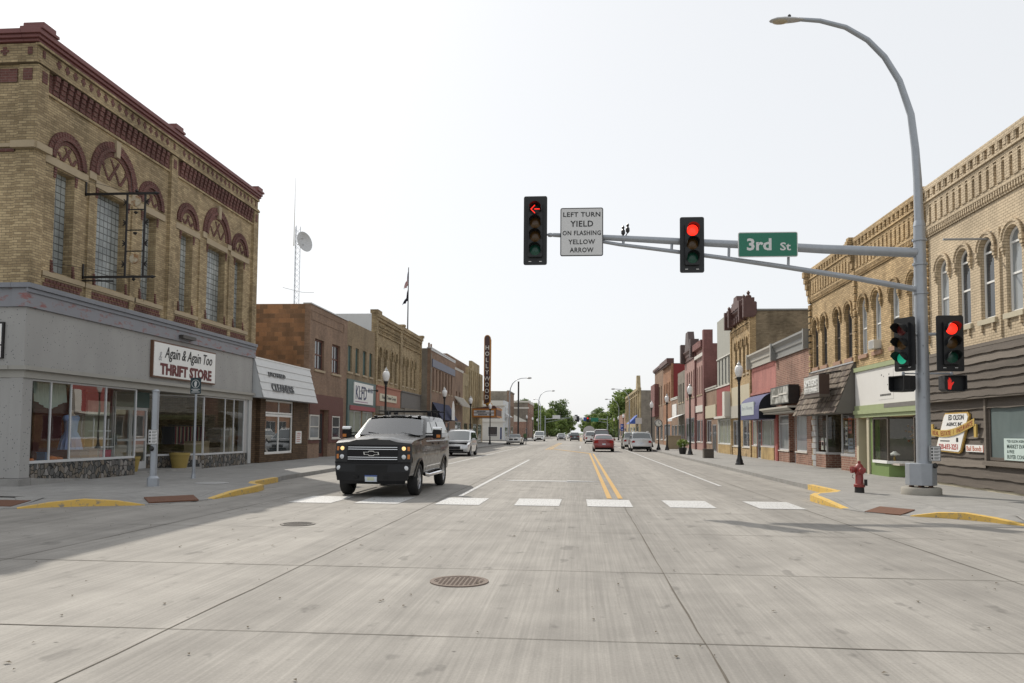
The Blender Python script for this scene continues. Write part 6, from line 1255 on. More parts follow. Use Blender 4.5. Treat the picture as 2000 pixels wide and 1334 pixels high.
# the signalled crossing far down the road
def far_arm(x, xt, lb):
    R = thing('signal_pole', (x, 283, 0), lb, 'signal pole', 'signal poles at the far crossing'); MB().tube([(x, 283, 0), (x, 283, 7.5)], [.2, .14], 8).build('pole', M['galv'], R)
    b = MB(); b.tube([(x, 283, 6.4), (xt, 283, 6.9)], [.15, .07], 8); b.tube([(x, 283, 5.2), (xt + (x - xt) * .25, 283, 6.5)], .07, 6); b.build('mast_arm', M['galv'], R)
far_arm(9.4, -.5, 'far galvanised signal pole on the right with arm over the road'); far_arm(-12.5, -3.5, 'far galvanised signal pole on the left with arm over the road')
def fsign(x0, x1, z0, z1, mat, lb, y=282.6): plate('road_sign', lb, 'road sign', x0, x1, z0, z1, y, None, mat, .05)
fsign(-9.9, -7.2, 6.5, 7.8, M['signwhite'], 'pale blank panel on the far left mast arm'); fsign(-2.6, -1.2, 6.3, 7.6, M['signwhite'], 'pale square panel near the tip of the far left arm'); fsign(3.6, 6.2, 5.6, 7.0, M['signgreen'], 'green guide sign on the far right mast arm'); fsign(1.0, 1.9, 5.8, 7.1, pm('sign_blue', (.02, .06, .30), .5), 'small blue sign hung beside the far red light'); fsign(-.6, .5, 6.0, 7.0, M['signwhite'], 'grey square panel right of the far dark signal')
s0 = signal(3, 0, False, 'small far traffic signal glowing red over the right lane', H=1.46, width=.7); place(s0, 2.5, 282.5, 6.3, 0, 1.3)
s1 = copy_tree(s0); place(s1, -.95, 282.5, 6.5, pi, 1.4); s1['label'] = 'far dark traffic signal seen from behind in the middle of the road'
s2 = copy_tree(s0); place(s2, -2.0 + .4, 284, 6.9, pi, 1.5); s2['label'] = 'far dark traffic signal seen from behind, higher one of the pair'
S, tf = plate('road_sign', 'blue hospital sign with a white H on the right pavement', 'road sign', 7.4, 8.05, 2.1, 3.35, 150, None, pm('sign_hblue', (.02, .06, .32), .5), .04); k = MB(); k.text('H', tf, 7.72, 2.95, .36, .45, 0, .01, weight=.02); k.fbox(lambda u, v, w: (u, 150 - w, v), 7.55, 7.9, 2.3, 2.4, 0, .01); k.build('lettering', M['signwhite'], S); MB().tube([(7.72, 150.05, .14), (7.72, 150.05, 3.3)], .04, 6).build('pole', M['galv'], S)
S, tf = plate('road_sign', 'pale road sign panel before the grey flank of the cream building', 'road sign', 7.3, 8.15, 2.9, 3.7, 108, None, M['signwhite'], .04); MB().tube([(7.72, 108.04, .14), (7.72, 108.04, 3.6)], .035, 6).build('pole', M['galv'], S)
# post clock, trash box, planters, bench
R = thing('post_clock', (7.05, 73.5, .15), 'round post clock with pale dial on the right pavement', 'clock'); c = (7.05, 73.5, 0); MB().lathe([(.2, .15), (.2, .3), (.13, .4), (.09, .6), (.05, .8), (.045, 2.2), (.08, 2.25)], c, 10).build('post', M['black'], R, smooth=45)
MB().lathe([(.05, -.13), (.34, -.12), (.36, 0), (.34, .12), (.05, .13)], (7.05, 73.5, 2.55), 24, axis='y').build('case', M['black'], R, smooth=40); MB().lathe([(.29, -.125), (.28, -.14), (.004, -.14)], (7.05, 73.5, 2.55), 24, axis='y').build('dial', pm('clock_dial', (.7, .7, .64), .5), R)
b = MB(); b.bar((7.05, 73.35, 2.55), (7.05, 73.35, 2.75), .03); b.bar((7.05, 73.35, 2.55), (7.17, 73.35, 2.5), .03)
for i in range(12): a = i * pi / 6; b.bar((7.05 + .22 * cos(a), 73.355, 2.55 + .22 * sin(a)), (7.05 + .26 * cos(a), 73.355, 2.55 + .26 * sin(a)), .025)
b.build('clock_hand', M['black'], R)
b = MB(); b.box(7.6, 8.2, 50.3, 50.9, .13, .66); b.box(7.57, 8.23, 50.27, 50.93, .66, .7); b.box(7.7, 8.1, 50.29, 50.299, .45, .6); tag(b.build('trash_box', pm('grey_brown_box', (.10, .085, .07), .8), loc=(7.9, 50.6, .13), bevel=.01), 'square grey brown trash box on the right pavement', 'trash box')
b = MB(); b.box(8.3, 9.6, 78, 79.2, .13, 1.35); b.box(8.25, 9.65, 77.95, 79.25, 1.35, 1.45); tag(b.build('stone_box', pm('tan_concrete', (.36, .30, .2), .85), loc=(9, 78.5, .13)), 'square tan concrete box standing behind the post clock', 'planter box')
def leafy(mb, c, r, n, s, sq=1.0, m=0):
    for i in range(n):
        while True:
            p = Vector((RND.uniform(-1, 1), RND.uniform(-1, 1), RND.uniform(-1, 1)))
            if p.length < 1: break
        p = p * (.6 + .4 * RND.random()); q = Vector((c[0] + p.x * r, c[1] + p.y * r, c[2] + p.z * r * sq)); d = Vector((RND.gauss(0, 1), RND.gauss(0, 1), RND.gauss(.4, 1))).normalized(); x = d.orthogonal().normalized(); y = d.cross(x); k = s * RND.uniform(.6, 1.3)
        mb.add([q - x * k, q - y * k * .6, q + x * k, q + y * k * .6], [(0, 1, 2, 3)], m)
def leafmat(name, a, b):
    m, nt, bs, L = base_mat(name); r = ramp(nt, [(.3, a), (.7, b)]); L.new(noise(nt, pos(nt), .8, 3), r.inputs[0]); L.new(r.outputs[0], bs.inputs['Base Color']); bs.inputs['Roughness'].default_value = .6; bs.inputs['Specular IOR Level'].default_value = .3
    t = N(nt, 'ShaderNodeBsdfTranslucent'); L.new(r.outputs[0], t.inputs[0]); mx = N(nt, 'ShaderNodeMixShader'); mx.inputs[0].default_value = .35; L.new(bs.outputs[0], mx.inputs[1]); L.new(t.outputs[0], mx.inputs[2]); L.new(mx.outputs[0], nt.nodes['Material Output'].inputs[0]); return m
M['leaf1'] = leafmat('leaf_green', (.12, .185, .045), (.22, .28, .085)); M['leaf2'] = leafmat('leaf_dark_green', (.085, .14, .045), (.165, .215, .075)); M['bark'] = pm('bark', (.09, .07, .05), .9, var=.3)
R = thing('potted_plant', (7.45, 59.5, .14), 'dark tub with a leafy green plant beside the lamp post', 'potted plant'); MB().lathe([(.22, .14), (.32, .6), (.34, .62), (.28, .6)], (7.45, 59.5, 0), 14).build('pot', M['black'], R); b = MB(); leafy(b, (7.45, 59.5, .95), .5, 260, .09, .8); b.build('foliage', M['leaf1'], R)
R = thing('bench', (9.6, 84, .16), 'slatted wooden bench against the tan building on the right', 'bench'); b = MB()
for i in range(5): b.box(9.3 + i * .1, 9.37 + i * .1, 83, 85, .58, .62)
b.build('seat', M['plankp'], R); b = MB()
for i in range(5): b.box(9.82, 9.86, 83, 85, .68 + i * .09, .74 + i * .09)
b.build('backrest', M['plankp'], R)
for y in (83.1, 84.8): b = MB(); b.box(9.3, 9.85, y, y + .06, .15, .58); b.build('leg', M['black'], R)
# trees
def tree(kind, H, W, mat, seed, n):
    global RND; old = RND; RND = random.Random(seed); R = thing(kind, (0, 0, 0), 'x', 'tree', 'leafy trees far down the road'); b = MB(); b.tube([(0, 0, 0), (.1, 0, H * .25), (-.05, .1, H * .55)], [.32, .24, .14], 8)
    for i in range(5): a = i * 1.3; b.tube([(0, 0, H * (.25 + .05 * i)), (cos(a) * W * .25, sin(a) * W * .25, H * (.5 + .05 * i))], [.14, .05], 6)
    b.build('trunk', M['bark'], R); c = MB(); k = 13
    for i in range(k):
        t = (i + .5) / k; a = i * 2.4; rr = W * .5 * (.35 + .75 * sin(pi * (.18 + .75 * t))) * RND.uniform(.55, .8); z = H * (.24 + .68 * t)
        leafy(c, (cos(a) * rr * .8, sin(a) * rr * .8, z), W * RND.uniform(.17, .27), n // k, .30, .75)
    leafy(c, (0, 0, H * .55), W * .3, n // 4, .34, 1.3); c.build('crown', mat, R); RND = old; return R
T = [tree('broadleaf_tree', 11, 9, M['leaf1'], 1, 3600), tree('broadleaf_tree', 13, 9, M['leaf2'], 2, 3900), tree('broadleaf_tree', 10, 8, M['leaf1'], 3, 3300)]
first = [True] * 3
for k, x, y, s, lb in ((0, -17, 300, 1.0, 'bright green tree behind the first far lamps on the left'), (1, -9.5, 345, 1.05, 'tall rounded green tree rising over the far left mast arm'), (2, -13.5, 330, .9, 'smaller tree between the two street lights on the left'), (1, -19.5, 270, .85, 'dark tree close behind the tan block building'), (2, -5.6, 365, .8, 'low dark tree beside the sky gap at the end of the road'),
                       (0, 4.6, 330, .75, 'light green tree behind the green guide sign'), (2, 9.5, 320, .85, 'light green tree behind the far right mast arm'), (1, 13.5, 285, .9, 'dark tree left of the tall tree on the right'), (0, 13.6, 236, 1.15, 'tall light green tree touching the cream stone building'), (1, 18, 262, 1.0, 'dark tree behind the blue hospital sign'), (2, 2.5, 380, .72, 'small tree at the end of the road right of the sky gap'), (1, -23, 330, 1.0, 'dark tree far behind the tan block building on the left'), (1, 8.5, 400, .95, 'dark tree in the distance behind the far red light'), (0, -12, 290, .8, 'green tree just left of the far left mast arm pole'), (2, -7.6, 320, .62, 'low green tree under the far left mast arm'), (0, 6.8, 300, .6, 'low green tree under the far right mast arm')):
    c = T[k] if first[k] else copy_tree(T[k]); first[k] = False; place(c, x, y, 0, (x * 7 + y) % 6, s); c.scale = (s * 1.22, s * 1.22, s * 1.18); c['label'] = lb
b = MB()
for i in range(120): s_ = RND.choice((-1, 1)); x = (s_ * RND.uniform(9, 34) if i % 2 else s_ * RND.uniform(6, 110)); y = RND.uniform(300, 345) if i % 2 else RND.uniform(400, 500); leafy(b, (x, y, RND.uniform(.8, 2.2) if i % 2 else RND.uniform(2, 7)), RND.uniform(1.6, 2.6) if i % 2 else RND.uniform(3, 5.5), 110, .5 if i % 2 else .7, .8)
tag(b.build('distant_woodland', M['leaf2']), 'distant woodland beyond the end of the road', 'woodland', kind='stuff')
# person crossing by the old convertible
def person(x, y):
    R = thing('person', (x, y, 0), 'person in green shirt and dark trousers walking beside the old convertible', 'person'); me = bpy.data.meshes.new('body')
    J = [(0, 0, .92), (0, 0, 1.12), (0, .01, 1.36), (0, 0, 1.47), (0, -.02, 1.56), (0, -.02, 1.66), (.19, .01, 1.38), (.24, .03, 1.12), (.22, -.06, .9), (-.19, .01, 1.38), (-.25, -.02, 1.12), (-.23, -.1, .92), (.09, 0, .88), (.1, -.1, .5), (.1, .0, .08), (.1, -.14, .04), (-.09, 0, .88), (-.1, .08, .5), (-.1, .26, .1), (-.1, .14, .04)]
    E_ = [(0, 1), (1, 2), (2, 3), (3, 4), (4, 5), (2, 6), (6, 7), (7, 8), (2, 9), (9, 10), (10, 11), (0, 12), (12, 13), (13, 14), (14, 15), (0, 16), (16, 17), (17, 18), (18, 19)]
    rad = [.14, .14, .16, .065, .09, .08, .06, .045, .035, .06, .045, .035, .1, .065, .045, .035, .1, .065, .045, .035]
    me.from_pydata(J, E_, []); o = bpy.data.objects.new('body', me); COL.objects.link(o); o.modifiers.new('skin', 'SKIN'); o.modifiers.new('sub', 'SUBSURF').levels = 1
    for v, r in zip(me.skin_vertices[0].data, rad): v.radius = (r, r * .85)
    me.skin_vertices[0].data[0].use_root = True
    m2 = bpy.data.meshes.new_from_object(o.evaluated_get(bpy.context.evaluated_depsgraph_get())); bpy.data.objects.remove(o)
    mats = [pm('skin', (.36, .2, .14), .6), pm('green_shirt', (.08, .13, .06), .9), pm('dark_trousers', (.03, .035, .05), .9), pm('hair', (.05, .035, .025), .8), pm('shoe', (.02, .02, .02), .6)]
    for q in mats: m2.materials.append(q)
    for f in m2.polygons: z = f.center.z; f.material_index = 3 if z > 1.63 else 0 if z > 1.47 or (z < 1.0 and abs(f.center.x) > .19) else 1 if z > .93 else 4 if z < .09 else 2
    m2.shade_smooth(); b = bpy.data.objects.new('body', m2); COL.objects.link(b); b.parent = R; return R
person(-7.2, 104).rotation_euler = (0, 0, .5)
# ---------------------------------------------------------------- vehicles (built nose to +Y, then turned and set down)
def carpaint(name, col, flake=.25):
    m, nt, bs, L = base_mat(name); bs.inputs['Base Color'].default_value = rgba(col); bs.inputs['Metallic'].default_value = flake; bs.inputs['Roughness'].default_value = .32
    bs.inputs['Coat Weight'].default_value = 1; bs.inputs['Coat Roughness'].default_value = .03
    n = noise(nt, objc(nt), 1.6, 5); c = mixc(nt, n, [x * .85 for x in col], [min(1, x * 1.12 + .004) for x in col]); L.new(c, bs.inputs['Base Color'])
    r = ramp(nt, [(.3, .25), (.7, .45)]); L.new(noise(nt, objc(nt), 9, 4), r.inputs[0]); L.new(r.outputs[0], bs.inputs['Roughness']); return m
M['tyre'] = pm('tyre_rubber', (.018, .018, .018), .85, var=.2, coords='obj'); M['rim'] = pm('alloy_rim', (.42, .43, .45), .3, .8, var=.08, coords='obj'); M['chrome'] = pm('chrome', (.75, .76, .78), .12, 1, var=.03, coords='obj'); M['under'] = pm('underbody', (.010, .010, .010), .9, var=.1)
M['carglass'] = pane('car_glass', (.03, .042, .045), .03, 1.0); M['carglass'].node_tree.nodes['Principled BSDF'].inputs['IOR'].default_value = 1.75; M['headl'] = pm('headlamp_glass', (.62, .64, .66), .08, .2, var=.1, coords='obj'); M['taill'] = pm('tail_lamp_red', (.32, .012, .012), .15, var=.1, coords='obj'); M['ambl'] = pm('amber_lamp', (.50, .16, .02), .2, var=.1, coords='obj')
M['lampon'] = emis('lit_headlamp', (1, .66, .28), .8); M['plate'] = pm('number_plate', (.55, .60, .66), .4, var=.05, coords='obj'); M['trimb'] = pm('black_trim', (.007, .007, .008), .5, var=.1, coords='obj', spec=.25)
def lerp_poly(pts, y):
    if y <= pts[0][0]: return pts[0][1]
    for (a, za), (b, zb) in zip(pts[:-1], pts[1:]):
        if y <= b: return za + (zb - za) * (y - a) / max(1e-6, b - a)
    return pts[-1][1]
class Car:
    def __init__(s, nm, label, cat, L, W, deck, gh, wheels, R=.33, sill=.3, paint=None, bulge=(.16, .12), tumble=.16, crown=.045, taper=.1, group=None, roofmat=None, hoodbulge=0, pillars=(.5,), ghw=.95, win=None, low=None, open=False, noglass=False):
        s.open = open
        s.L, s.hw, s.deck, s.gh, s.R, s.sill, s.bulge, s.tumble, s.crown, s.taper, s.wheels, s.hb = L, W / 2, deck, gh, R, sill, bulge, tumble, crown, taper, wheels, hoodbulge
        s.root = thing(nm, (0, 0, 0), label, cat, group); s.paint = paint; s.ghw = ghw; s.low = low or sill - .04
        s.zt = max(z for y, z in deck); s.body(); s.greenhouse(pillars, win, noglass); s.add_wheels()
    def W_(s, y, z):
        t = abs(y) / (s.L / 2); k = 1 - s.taper * max(0, t - .55) ** 2 / .2
        zm = s.sill + (s.zt - s.sill) * .55; h = (s.zt - s.sill) * .55; return s.hw * k * (1 - .055 * ((z - zm) / h) ** 2)
    def P(s, q, y, z, off=0):
        w = s.W_(y, z); ramp_ = max(0, min(1, (abs(y) - (s.L / 2 - .75)) / .75)); b = s.bulge[0] if y > 0 else s.bulge[1]
        yy = y + (1 if y > 0 else -1) * (b * (1 - q * q) * ramp_ - b * ramp_ * .35)
        return (q * w, yy, z)
    def endy(s, z, end):
        "fullness of the bumper in profile"
        return end * (s.L / 2 - .0) + end * (.06 * math.exp(-((z - .52) / .16) ** 2) - .05 * max(0, z - .75))
    def body(s):
        b = MB(); L2 = s.L / 2; qs = [-1, -.93, -.8, -.6, -.35, 0, .35, .6, .8, .93, 1]
        # sides with wheel arches
        Ra = s.R + .065; out = []
        zf, zr = lerp_poly(s.deck, L2), lerp_poly(s.deck, -L2)
        ny = 44; ys = [-L2 + s.L * i / ny for i in range(ny + 1)]
        bot = []
        y = -L2
        def archpts(c): return [(c - Ra * cos(pi * i / 14), s.R + Ra * sin(pi * i / 14)) for i in range(15)]
        low = s.sill
        bot.append((-L2, s.low + .08))
        for c in sorted(s.wheels):
            a = [p for p in archpts(c) if p[1] > low]; bot.append((a[0][0] - .02, low)); bot += a; bot.append((a[-1][0] + .02, low))
        bot.append((L2, s.low + .08))
        top = [(y_, lerp_poly(s.deck, y_)) for y_ in reversed(ys)]
        fe = [(L2, bot[-1][1] + (zf - bot[-1][1]) * i / 8) for i in range(1, 8)]; re = [(-L2, zr + (bot[0][1] - zr) * i / 8) for i in range(1, 8)]
        loop = bot + fe + top + re; nb = len(loop); pts = [Vector(p) for p in loop]
        def inside(p):
            c = False; j = nb - 1
            for i in range(nb):
                a, d = loop[i], loop[j]
                if (a[1] > p[1]) != (d[1] > p[1]) and p[0] < (d[0] - a[0]) * (p[1] - a[1]) / (d[1] - a[1]) + a[0]: c = not c
                j = i
            return c
        for i in range(1, ny):
            for k in range(1, 9):
                p = (ys[i], s.sill + (s.zt - s.sill) * k / 9)
                if inside(p) and all((p[0] - q[0]) ** 2 + (p[1] - q[1]) ** 2 > .0016 for q in loop): pts.append(Vector(p))
        r = delaunay_2d_cdt(pts, [(i, (i + 1) % nb) for i in range(nb)], [], 0, 1e-5)
        V, F = r[0], r[2]; F = [f for f in F if inside(((V[f[0]][0] + V[f[1]][0] + V[f[2]][0]) / 3, (V[f[0]][1] + V[f[1]][1] + V[f[2]][1]) / 3))]
        def PS(q, y, z):
            e = 1 if y > 0 else -1; ee = s.endy(z, e) - e * L2; k = max(0, min(1, (abs(y) - (L2 - .5)) / .5)); p = s.P(q, y, z); return (p[0], p[1] + ee * k, p[2])
        s.PS = PS
        for q in (-1, 1): b.add([PS(q, v[0], v[1]) for v in V], [tuple(f) for f in F])
        def topz(q, y):
            z = lerp_poly(s.deck, y) + s.crown * (1 - q * q) - .03 * max(0, abs(q) - .9) / .1 * 0
            if s.hb and y > s.gh[-1][0] - .3: z += s.hb * max(0, min(1, (.62 - abs(q)) / .16))
            return z
        def PT(q, y):
            z0 = lerp_poly(s.deck, y); p = PS(q, y, z0); return (p[0], p[1], topz(q, y))
        b.grid(PT, qs if not s.hb else [-1, -.93, -.8, -.66, -.55, -.44, -.2, 0, .2, .44, .55, .66, .8, .93, 1], ys)
        qq = [-1, -.93, -.8, -.6, -.35, 0, .35, .6, .8, .93, 1]
        for e in (1, -1):
            z1 = lerp_poly(s.deck, e * L2); z0 = s.low + .08; zs = [z0 + (z1 - z0) * i / 10 for i in range(11)]
            b.grid(lambda q, z: PS(q, e * L2, z) if z < z1 - 1e-4 else PT(q, e * L2), qq, zs)
            b.strip([PS(q, e * L2, z0) for q in qq], [(PS(q, e * L2, z0)[0], e * (L2 - .3), z0 - .06) for q in qq])
        b.build('body', s.paint, s.root, smooth=38, weld=True)
        u = MB(); u.box(-s.hw * .80, s.hw * .80, -L2 + .12, L2 - .12, s.low - .02, s.zt - .12); u.build('underbody', M['under'], s.root)
    def gw(s, z):
        z0 = s.gh[0][1]; z1 = max(p[1] for p in s.gh); return s.hw * s.ghw - s.tumble * (z - min(z0, s.gh[-1][1])) / (z1 - z0)
    def greenhouse(s, pillars, win, noglass):
        gh = s.gh; b = MB(); base = min(gh[0][1], gh[-1][1]) - .12
        prof = [(gh[0][0] - .02, base)] + gh + [(gh[-1][0] + .02, base)]
        # refine the roof line into a smooth curve
        def GP(q, y, z, top):
            w = s.gw(z); return (q * w, y, z + (s.crown * 1.1 * (1 - abs(q) ** 2.5) if top else .02 * (1 - q * q)) - (.035 * max(0, (abs(q) - .86) / .14) ** 2 if top else 0))
        qs = [-1, -.95, -.86, -.7, -.4, 0, .4, .7, .86, .95, 1]; lines = []
        zmax = max(p[1] for p in gh)
        for y, z in prof: lines.append([GP(q, y + (.06 * (1 - q * q) if (y, z) in (gh[-1],) else 0) - (.04 * (1 - q * q) if (y, z) in (gh[0],) else 0), z, z > zmax - .12) for q in qs])
        for i, (a, c) in enumerate(zip(lines[:-1], lines[1:])):
            if s.open and i == len(lines) - 3: b.strip(a[:3], c[:3]); b.strip(a[-3:], c[-3:])
            else: b.strip(a, c)
        for q in (0, -1):
            b.add([l[q] for l in lines], [tuple(t) for t in tessellate_polygon([[Vector((p[0], p[1], 0)) for p in prof]])])
        b.build('cabin', s.paint, s.root, smooth=45, weld=True)
        if noglass: return
        def front(i, j, name, fr=(.07, .93, .07, .90)):
            (ya, za), (yb, zb) = gh[i], gh[j]; g = MB(); n = Vector((0, zb - za, -(yb - ya))).normalized(); n = n if n.z > 0 else -n
            def fn(q, t):
                y = ya + (yb - ya) * t; z = za + (zb - za) * t; w = s.gw(z) * .92; d = (.06 if j < i or i == len(gh) - 1 else -.04) * (1 - q * q) * (1 - t) ; c = .02 * (1 - q * q) * (1 - t) + s.crown * 1.05 * (1 - abs(q) ** 2.5) * t
                return (q * w, y + d + n.y * .014, z + c + n.z * .014)
            g.grid(fn, [-1, -.6, -.2, .2, .6, 1], [fr[2] + (fr[3] - fr[2]) * k / 4 for k in range(5)]); return g.build(name, M['carglass'], s.root, smooth=60)
        s.front = front; n = len(gh)
        front(n - 1, n - 2, 'windscreen').data.materials[0] = M['windscr'] if s.open else M['carglass']; front(0, 1, 'rear_window', (.1, .9, .16, .88))
        for w in (win or []):
            for q in (-1, 1):
                g = MB(); g.add([(q * (s.gw(z) + .006), y, z) for y, z in w], [tuple(range(len(w)))]); g.build('side_window', M['carglass'], s.root)
    def add_wheels(s):
        for c in s.wheels:
            for q in (-1, 1):
                R = s.R; w = thing2('wheel', s.root); x0 = s.hw * .985; tw = .2 if R < .37 else .26
                prof = [(R * .62, -tw), (R * .9, -tw), (R * .985, -tw * .85), (R, -tw * .6), (R, -tw * .35), (R * .985, -tw * .12), (R * .9, -.0), (R * .68, -.012), (R * .63, -.03)]
                b = MB(); b.lathe([(r, (h + x0) * q) for r, h in prof], (0, c, R), 28, axis='x', cap=False); b.build('tyre', M['tyre'], w, smooth=50)
                b = MB(); b.lathe([(R * .64, (x0 - .03) * q), (R * .6, (x0 - .025) * q), (R * .57, (x0 - .05) * q), (R * .55, (x0 - .10) * q), (.02, (x0 - .11) * q)], (0, c, R), 24, axis='x', cap=False)
                for k in range(7):
                    a = 2 * pi * k / 7; d = Vector((0, cos(a), sin(a))); o = Vector((q * (x0 - .045), c, R)); b.bar(o + d * R * .1, o + d * R * .6, .05 * R / .35, .03, up=(1, 0, 0))
                b.lathe([(R * .16, (x0 - .06) * q), (R * .15, (x0 - .025) * q), (.01, (x0 - .02) * q)], (0, c, R), 12, axis='x'); b.build('rim', M['rim'], w, smooth=35)
    def patch(s, name, mat, q0, q1, z0, z1, end=1, off=.012, parent=None, n=6, cut=None):
        "a panel following the nose or the tail"
        L2 = s.L / 2; b = MB(); F = lambda q, z: (lambda p: (p[0] * 1.002, p[1] + end * off, p[2]))(s.PS(q, end * L2, z)); G_ = lambda q, z: s.PS(q, end * L2, z)
        qs = [q0 + (q1 - q0) * i / n for i in range(n + 1)]; zs = [z0 + (z1 - z0) * i / 2 for i in range(3)]; b.grid(F, qs, zs)
        for z in (z0, z1): b.strip([F(q, z) for q in qs], [G_(q, z) for q in qs])
        for q in (q0, q1): b.strip([F(q, z) for z in zs], [G_(q, z) for z in zs])
        return b.build(name, mat, parent or s.root)
    def side(s, name, mat, y0, y1, z0, z1, off=.008, both=True, n=6, parent=None):
        for q in ((-1, 1) if both else (1,)):
            b = MB(); F = lambda y, z: (lambda p: (p[0] + q * off, p[1], p[2]))(s.PS(q, y, z)); ys = [y0 + (y1 - y0) * i / n for i in range(n + 1)]; zs = [z0 + (z1 - z0) * i / 2 for i in range(3)]; b.grid(F, ys, zs)
            for z in (z0, z1): b.strip([F(y, z) for y in ys], [s.PS(q, y, z) for y in ys])
            for y in (y0, y1): b.strip([F(y, z) for z in zs], [s.PS(q, y, z) for z in zs])
            b.build(name, mat, parent or s.root)
    def mirrors(s, y, z, out=.1, w=.2, h=.14, mat=None):
        for q in (-1, 1):
            x = s.gw(z) * .98; b = MB(); b.bar((q * x, y, z - .03), (q * (s.hw + out * .5), y - .02, z - .02), .06, .05); b.box(min(q * (s.hw + out - w * .5), q * (s.hw + out + w * .5)), max(q * (s.hw + out - w * .5), q * (s.hw + out + w * .5)), y - .08, y + .04, z - h * .5, z + h * .5); b.build('mirror', mat or s.paint, s.root, bevel=.02)
    def at(s, x, y, head, z=0): s.root.location = (x, y, z); s.root.rotation_euler = (0, 0, head); return s
def thing2(name, parent):
    o = bpy.data.objects.new(name, None); COL.objects.link(o); o.parent = parent; o.empty_display_size = .1; return o
def cut_lines(c, ys, z0, z1):
    for y in ys: c.side('door_seam', M['under'], y - .006, y + .006, z0, z1, off=.003, n=1)
M['windscr'] = glass('windscreen_glass', (.62, .70, .70), 2.4, 1.6)
# --- the black pickup with a topper
pk = carpaint('black_car_paint', (.006, .0055, .005), .0); pk.node_tree.nodes['Principled BSDF'].inputs['Coat Weight'].default_value = .5; pk.node_tree.nodes['Principled BSDF'].inputs['Specular IOR Level'].default_value = .3
L = 6.05; d = L / 2
P_ = Car('pickup_truck', 'black heavy duty pickup truck with a matching topper and roof rack', 'pickup truck', L, 2.03,
    deck=[(-d, 1.45), (-1.0, 1.47), (.9, 1.47), (1.15, 1.47), (2.2, 1.43), (2.8, 1.39), (d, 1.33)], gh=[(-2.95, 1.48), (-2.62, 2.05), (-1.0, 2.07), (-.2, 2.05), (.42, 1.99), (1.2, 1.48)],
    wheels=(2.07, -1.85), R=.415, sill=.52, paint=pk, bulge=(.14, .05), tumble=.17, crown=.05, hoodbulge=.045, open=True, taper=.05, low=.46,
    win=[[(-1.0, 1.55), (-.1, 1.55), (-.1, 1.91), (-.95, 1.92)], [(-.02, 1.55), (.98, 1.55), (.42, 1.90), (-.02, 1.91)], [(-2.75, 1.58), (-1.15, 1.58), (-1.15, 1.93), (-2.6, 1.93)]])
c = P_
b = MB(); b.box(-.8, .8, .62, 1.02, 1.5, 1.56)
for x in (-.42, .42): b.box(x - .25, x + .25, -.35, -.15, 1.5, 1.78); b.box(x - .13, x + .13, -.32, -.2, 1.8, 1.96)
b.box(-.75, .75, -.95, -.8, 1.5, 1.8)
b.build('seat', pm('grey_cloth', (.10, .10, .105), .9), c.root, bevel=.03)
MB().lathe([(.17, -.012), (.19, 0), (.17, .012)], (.42, .42, 1.62), 20, axis='y', cap=False).build('steering_wheel', M['black'], c.root)
c.patch('grille', M['trimb'], -.66, .66, .88, 1.29, off=.02, n=10)
g = bpy.data.objects['grille']
for z in (1.235, 1.185, .99, .94): c.patch('chrome_bar', M['chrome'], -.64, .64, z - .006, z + .006, off=.026, n=10)
b = MB(); yb = d + .145 - .14 * .35 + .035
em = [(-.19, -.035), (-.07, -.035), (-.055, -.065), (.07, -.065), (.08, -.035), (.19, -.035), (.205, .035), (.085, .035), (.07, .065), (-.055, .065), (-.07, .035), (-.175, .035)]
b.prism(lambda u, v, w: (u, yb + w, .985 * 0 + 1.085 + v), em, 0, .02, 0, [[(u * .86 + .002, v * .72) for u, v in em]]); b.build('emblem', M['chrome'], c.root)
b = MB(); b.prism(lambda u, v, w: (u, yb + w, .985 * 0 + 1.085 + v), [(u * .84, v * .68) for u, v in em], -.02, .008); b.build('emblem_fill', M['trimb'], c.root)
for q in (-1, 1):
    a, e = sorted((q * .66, q * .96)); c.patch('headlamp', pm('smoked_lamp_housing', (.012, .012, .014), .15, coords='obj', spec=.3) if q < 0 else bpy.data.materials['smoked_lamp_housing'], a, e, .90, 1.29, off=.022, n=5)
    def lampdisc(nm, qq, z, r, mat, o=.03):
        p = Vector(c.PS(qq, d, z)); b = MB(); b.lathe([(r, .0), (r * 1.0, o), (r * .6, o + .012), (.003, o + .016)], (p.x, p.y, p.z), 16, axis='y'); b.build(nm, mat, c.root, smooth=50)
    lampdisc('headlamp_bulb', q * .8, 1.205, .05, M['lampon']); lampdisc('headlamp_bulb', q * .8, 1.0, .055, M['headl'])
    a, e = sorted((q * .89, q * .95)); c.patch('indicator', M['ambl'], a, e, 1.15, 1.25, off=.03, n=2); c.patch('indicator', M['ambl'], a, e, .95, 1.06, off=.03, n=2)
    lampdisc('fog_lamp', q * .88, .72, .065, M['headl'], .05)
c.patch('bumper', pm('bumper_black', (.008, .008, .009), .35, coords='obj', spec=.3), -.985, .985, .42, .85, off=.05, n=14); c.patch('air_intake', M['under'], -.42, .42, .64, .80, off=.058, n=6); c.patch('bumper_step', M['trimb'], -.985, .985, .845, .88, off=.075, n=14)
c.patch('air_dam', M['trimb'], -.93, .93, .34, .43, off=.02, n=10)
for q in (-.42, .42): c.patch('tow_hook', M['under'], q - .07, q + .07, .48, .55, off=.07, n=2)
S_ = c.patch('number_plate', M['plate'], -.17, .15, .40, .56, off=.085, n=3); c.patch('plate_band', pm('plate_blue', (.05, .09, .25), .4), -.17, .15, .525, .56, off=.089, n=3); c.patch('plate_letters', pm('plate_pale', (.55, .57, .4), .5), -.1, .08, .43, .51, off=.089, n=3)
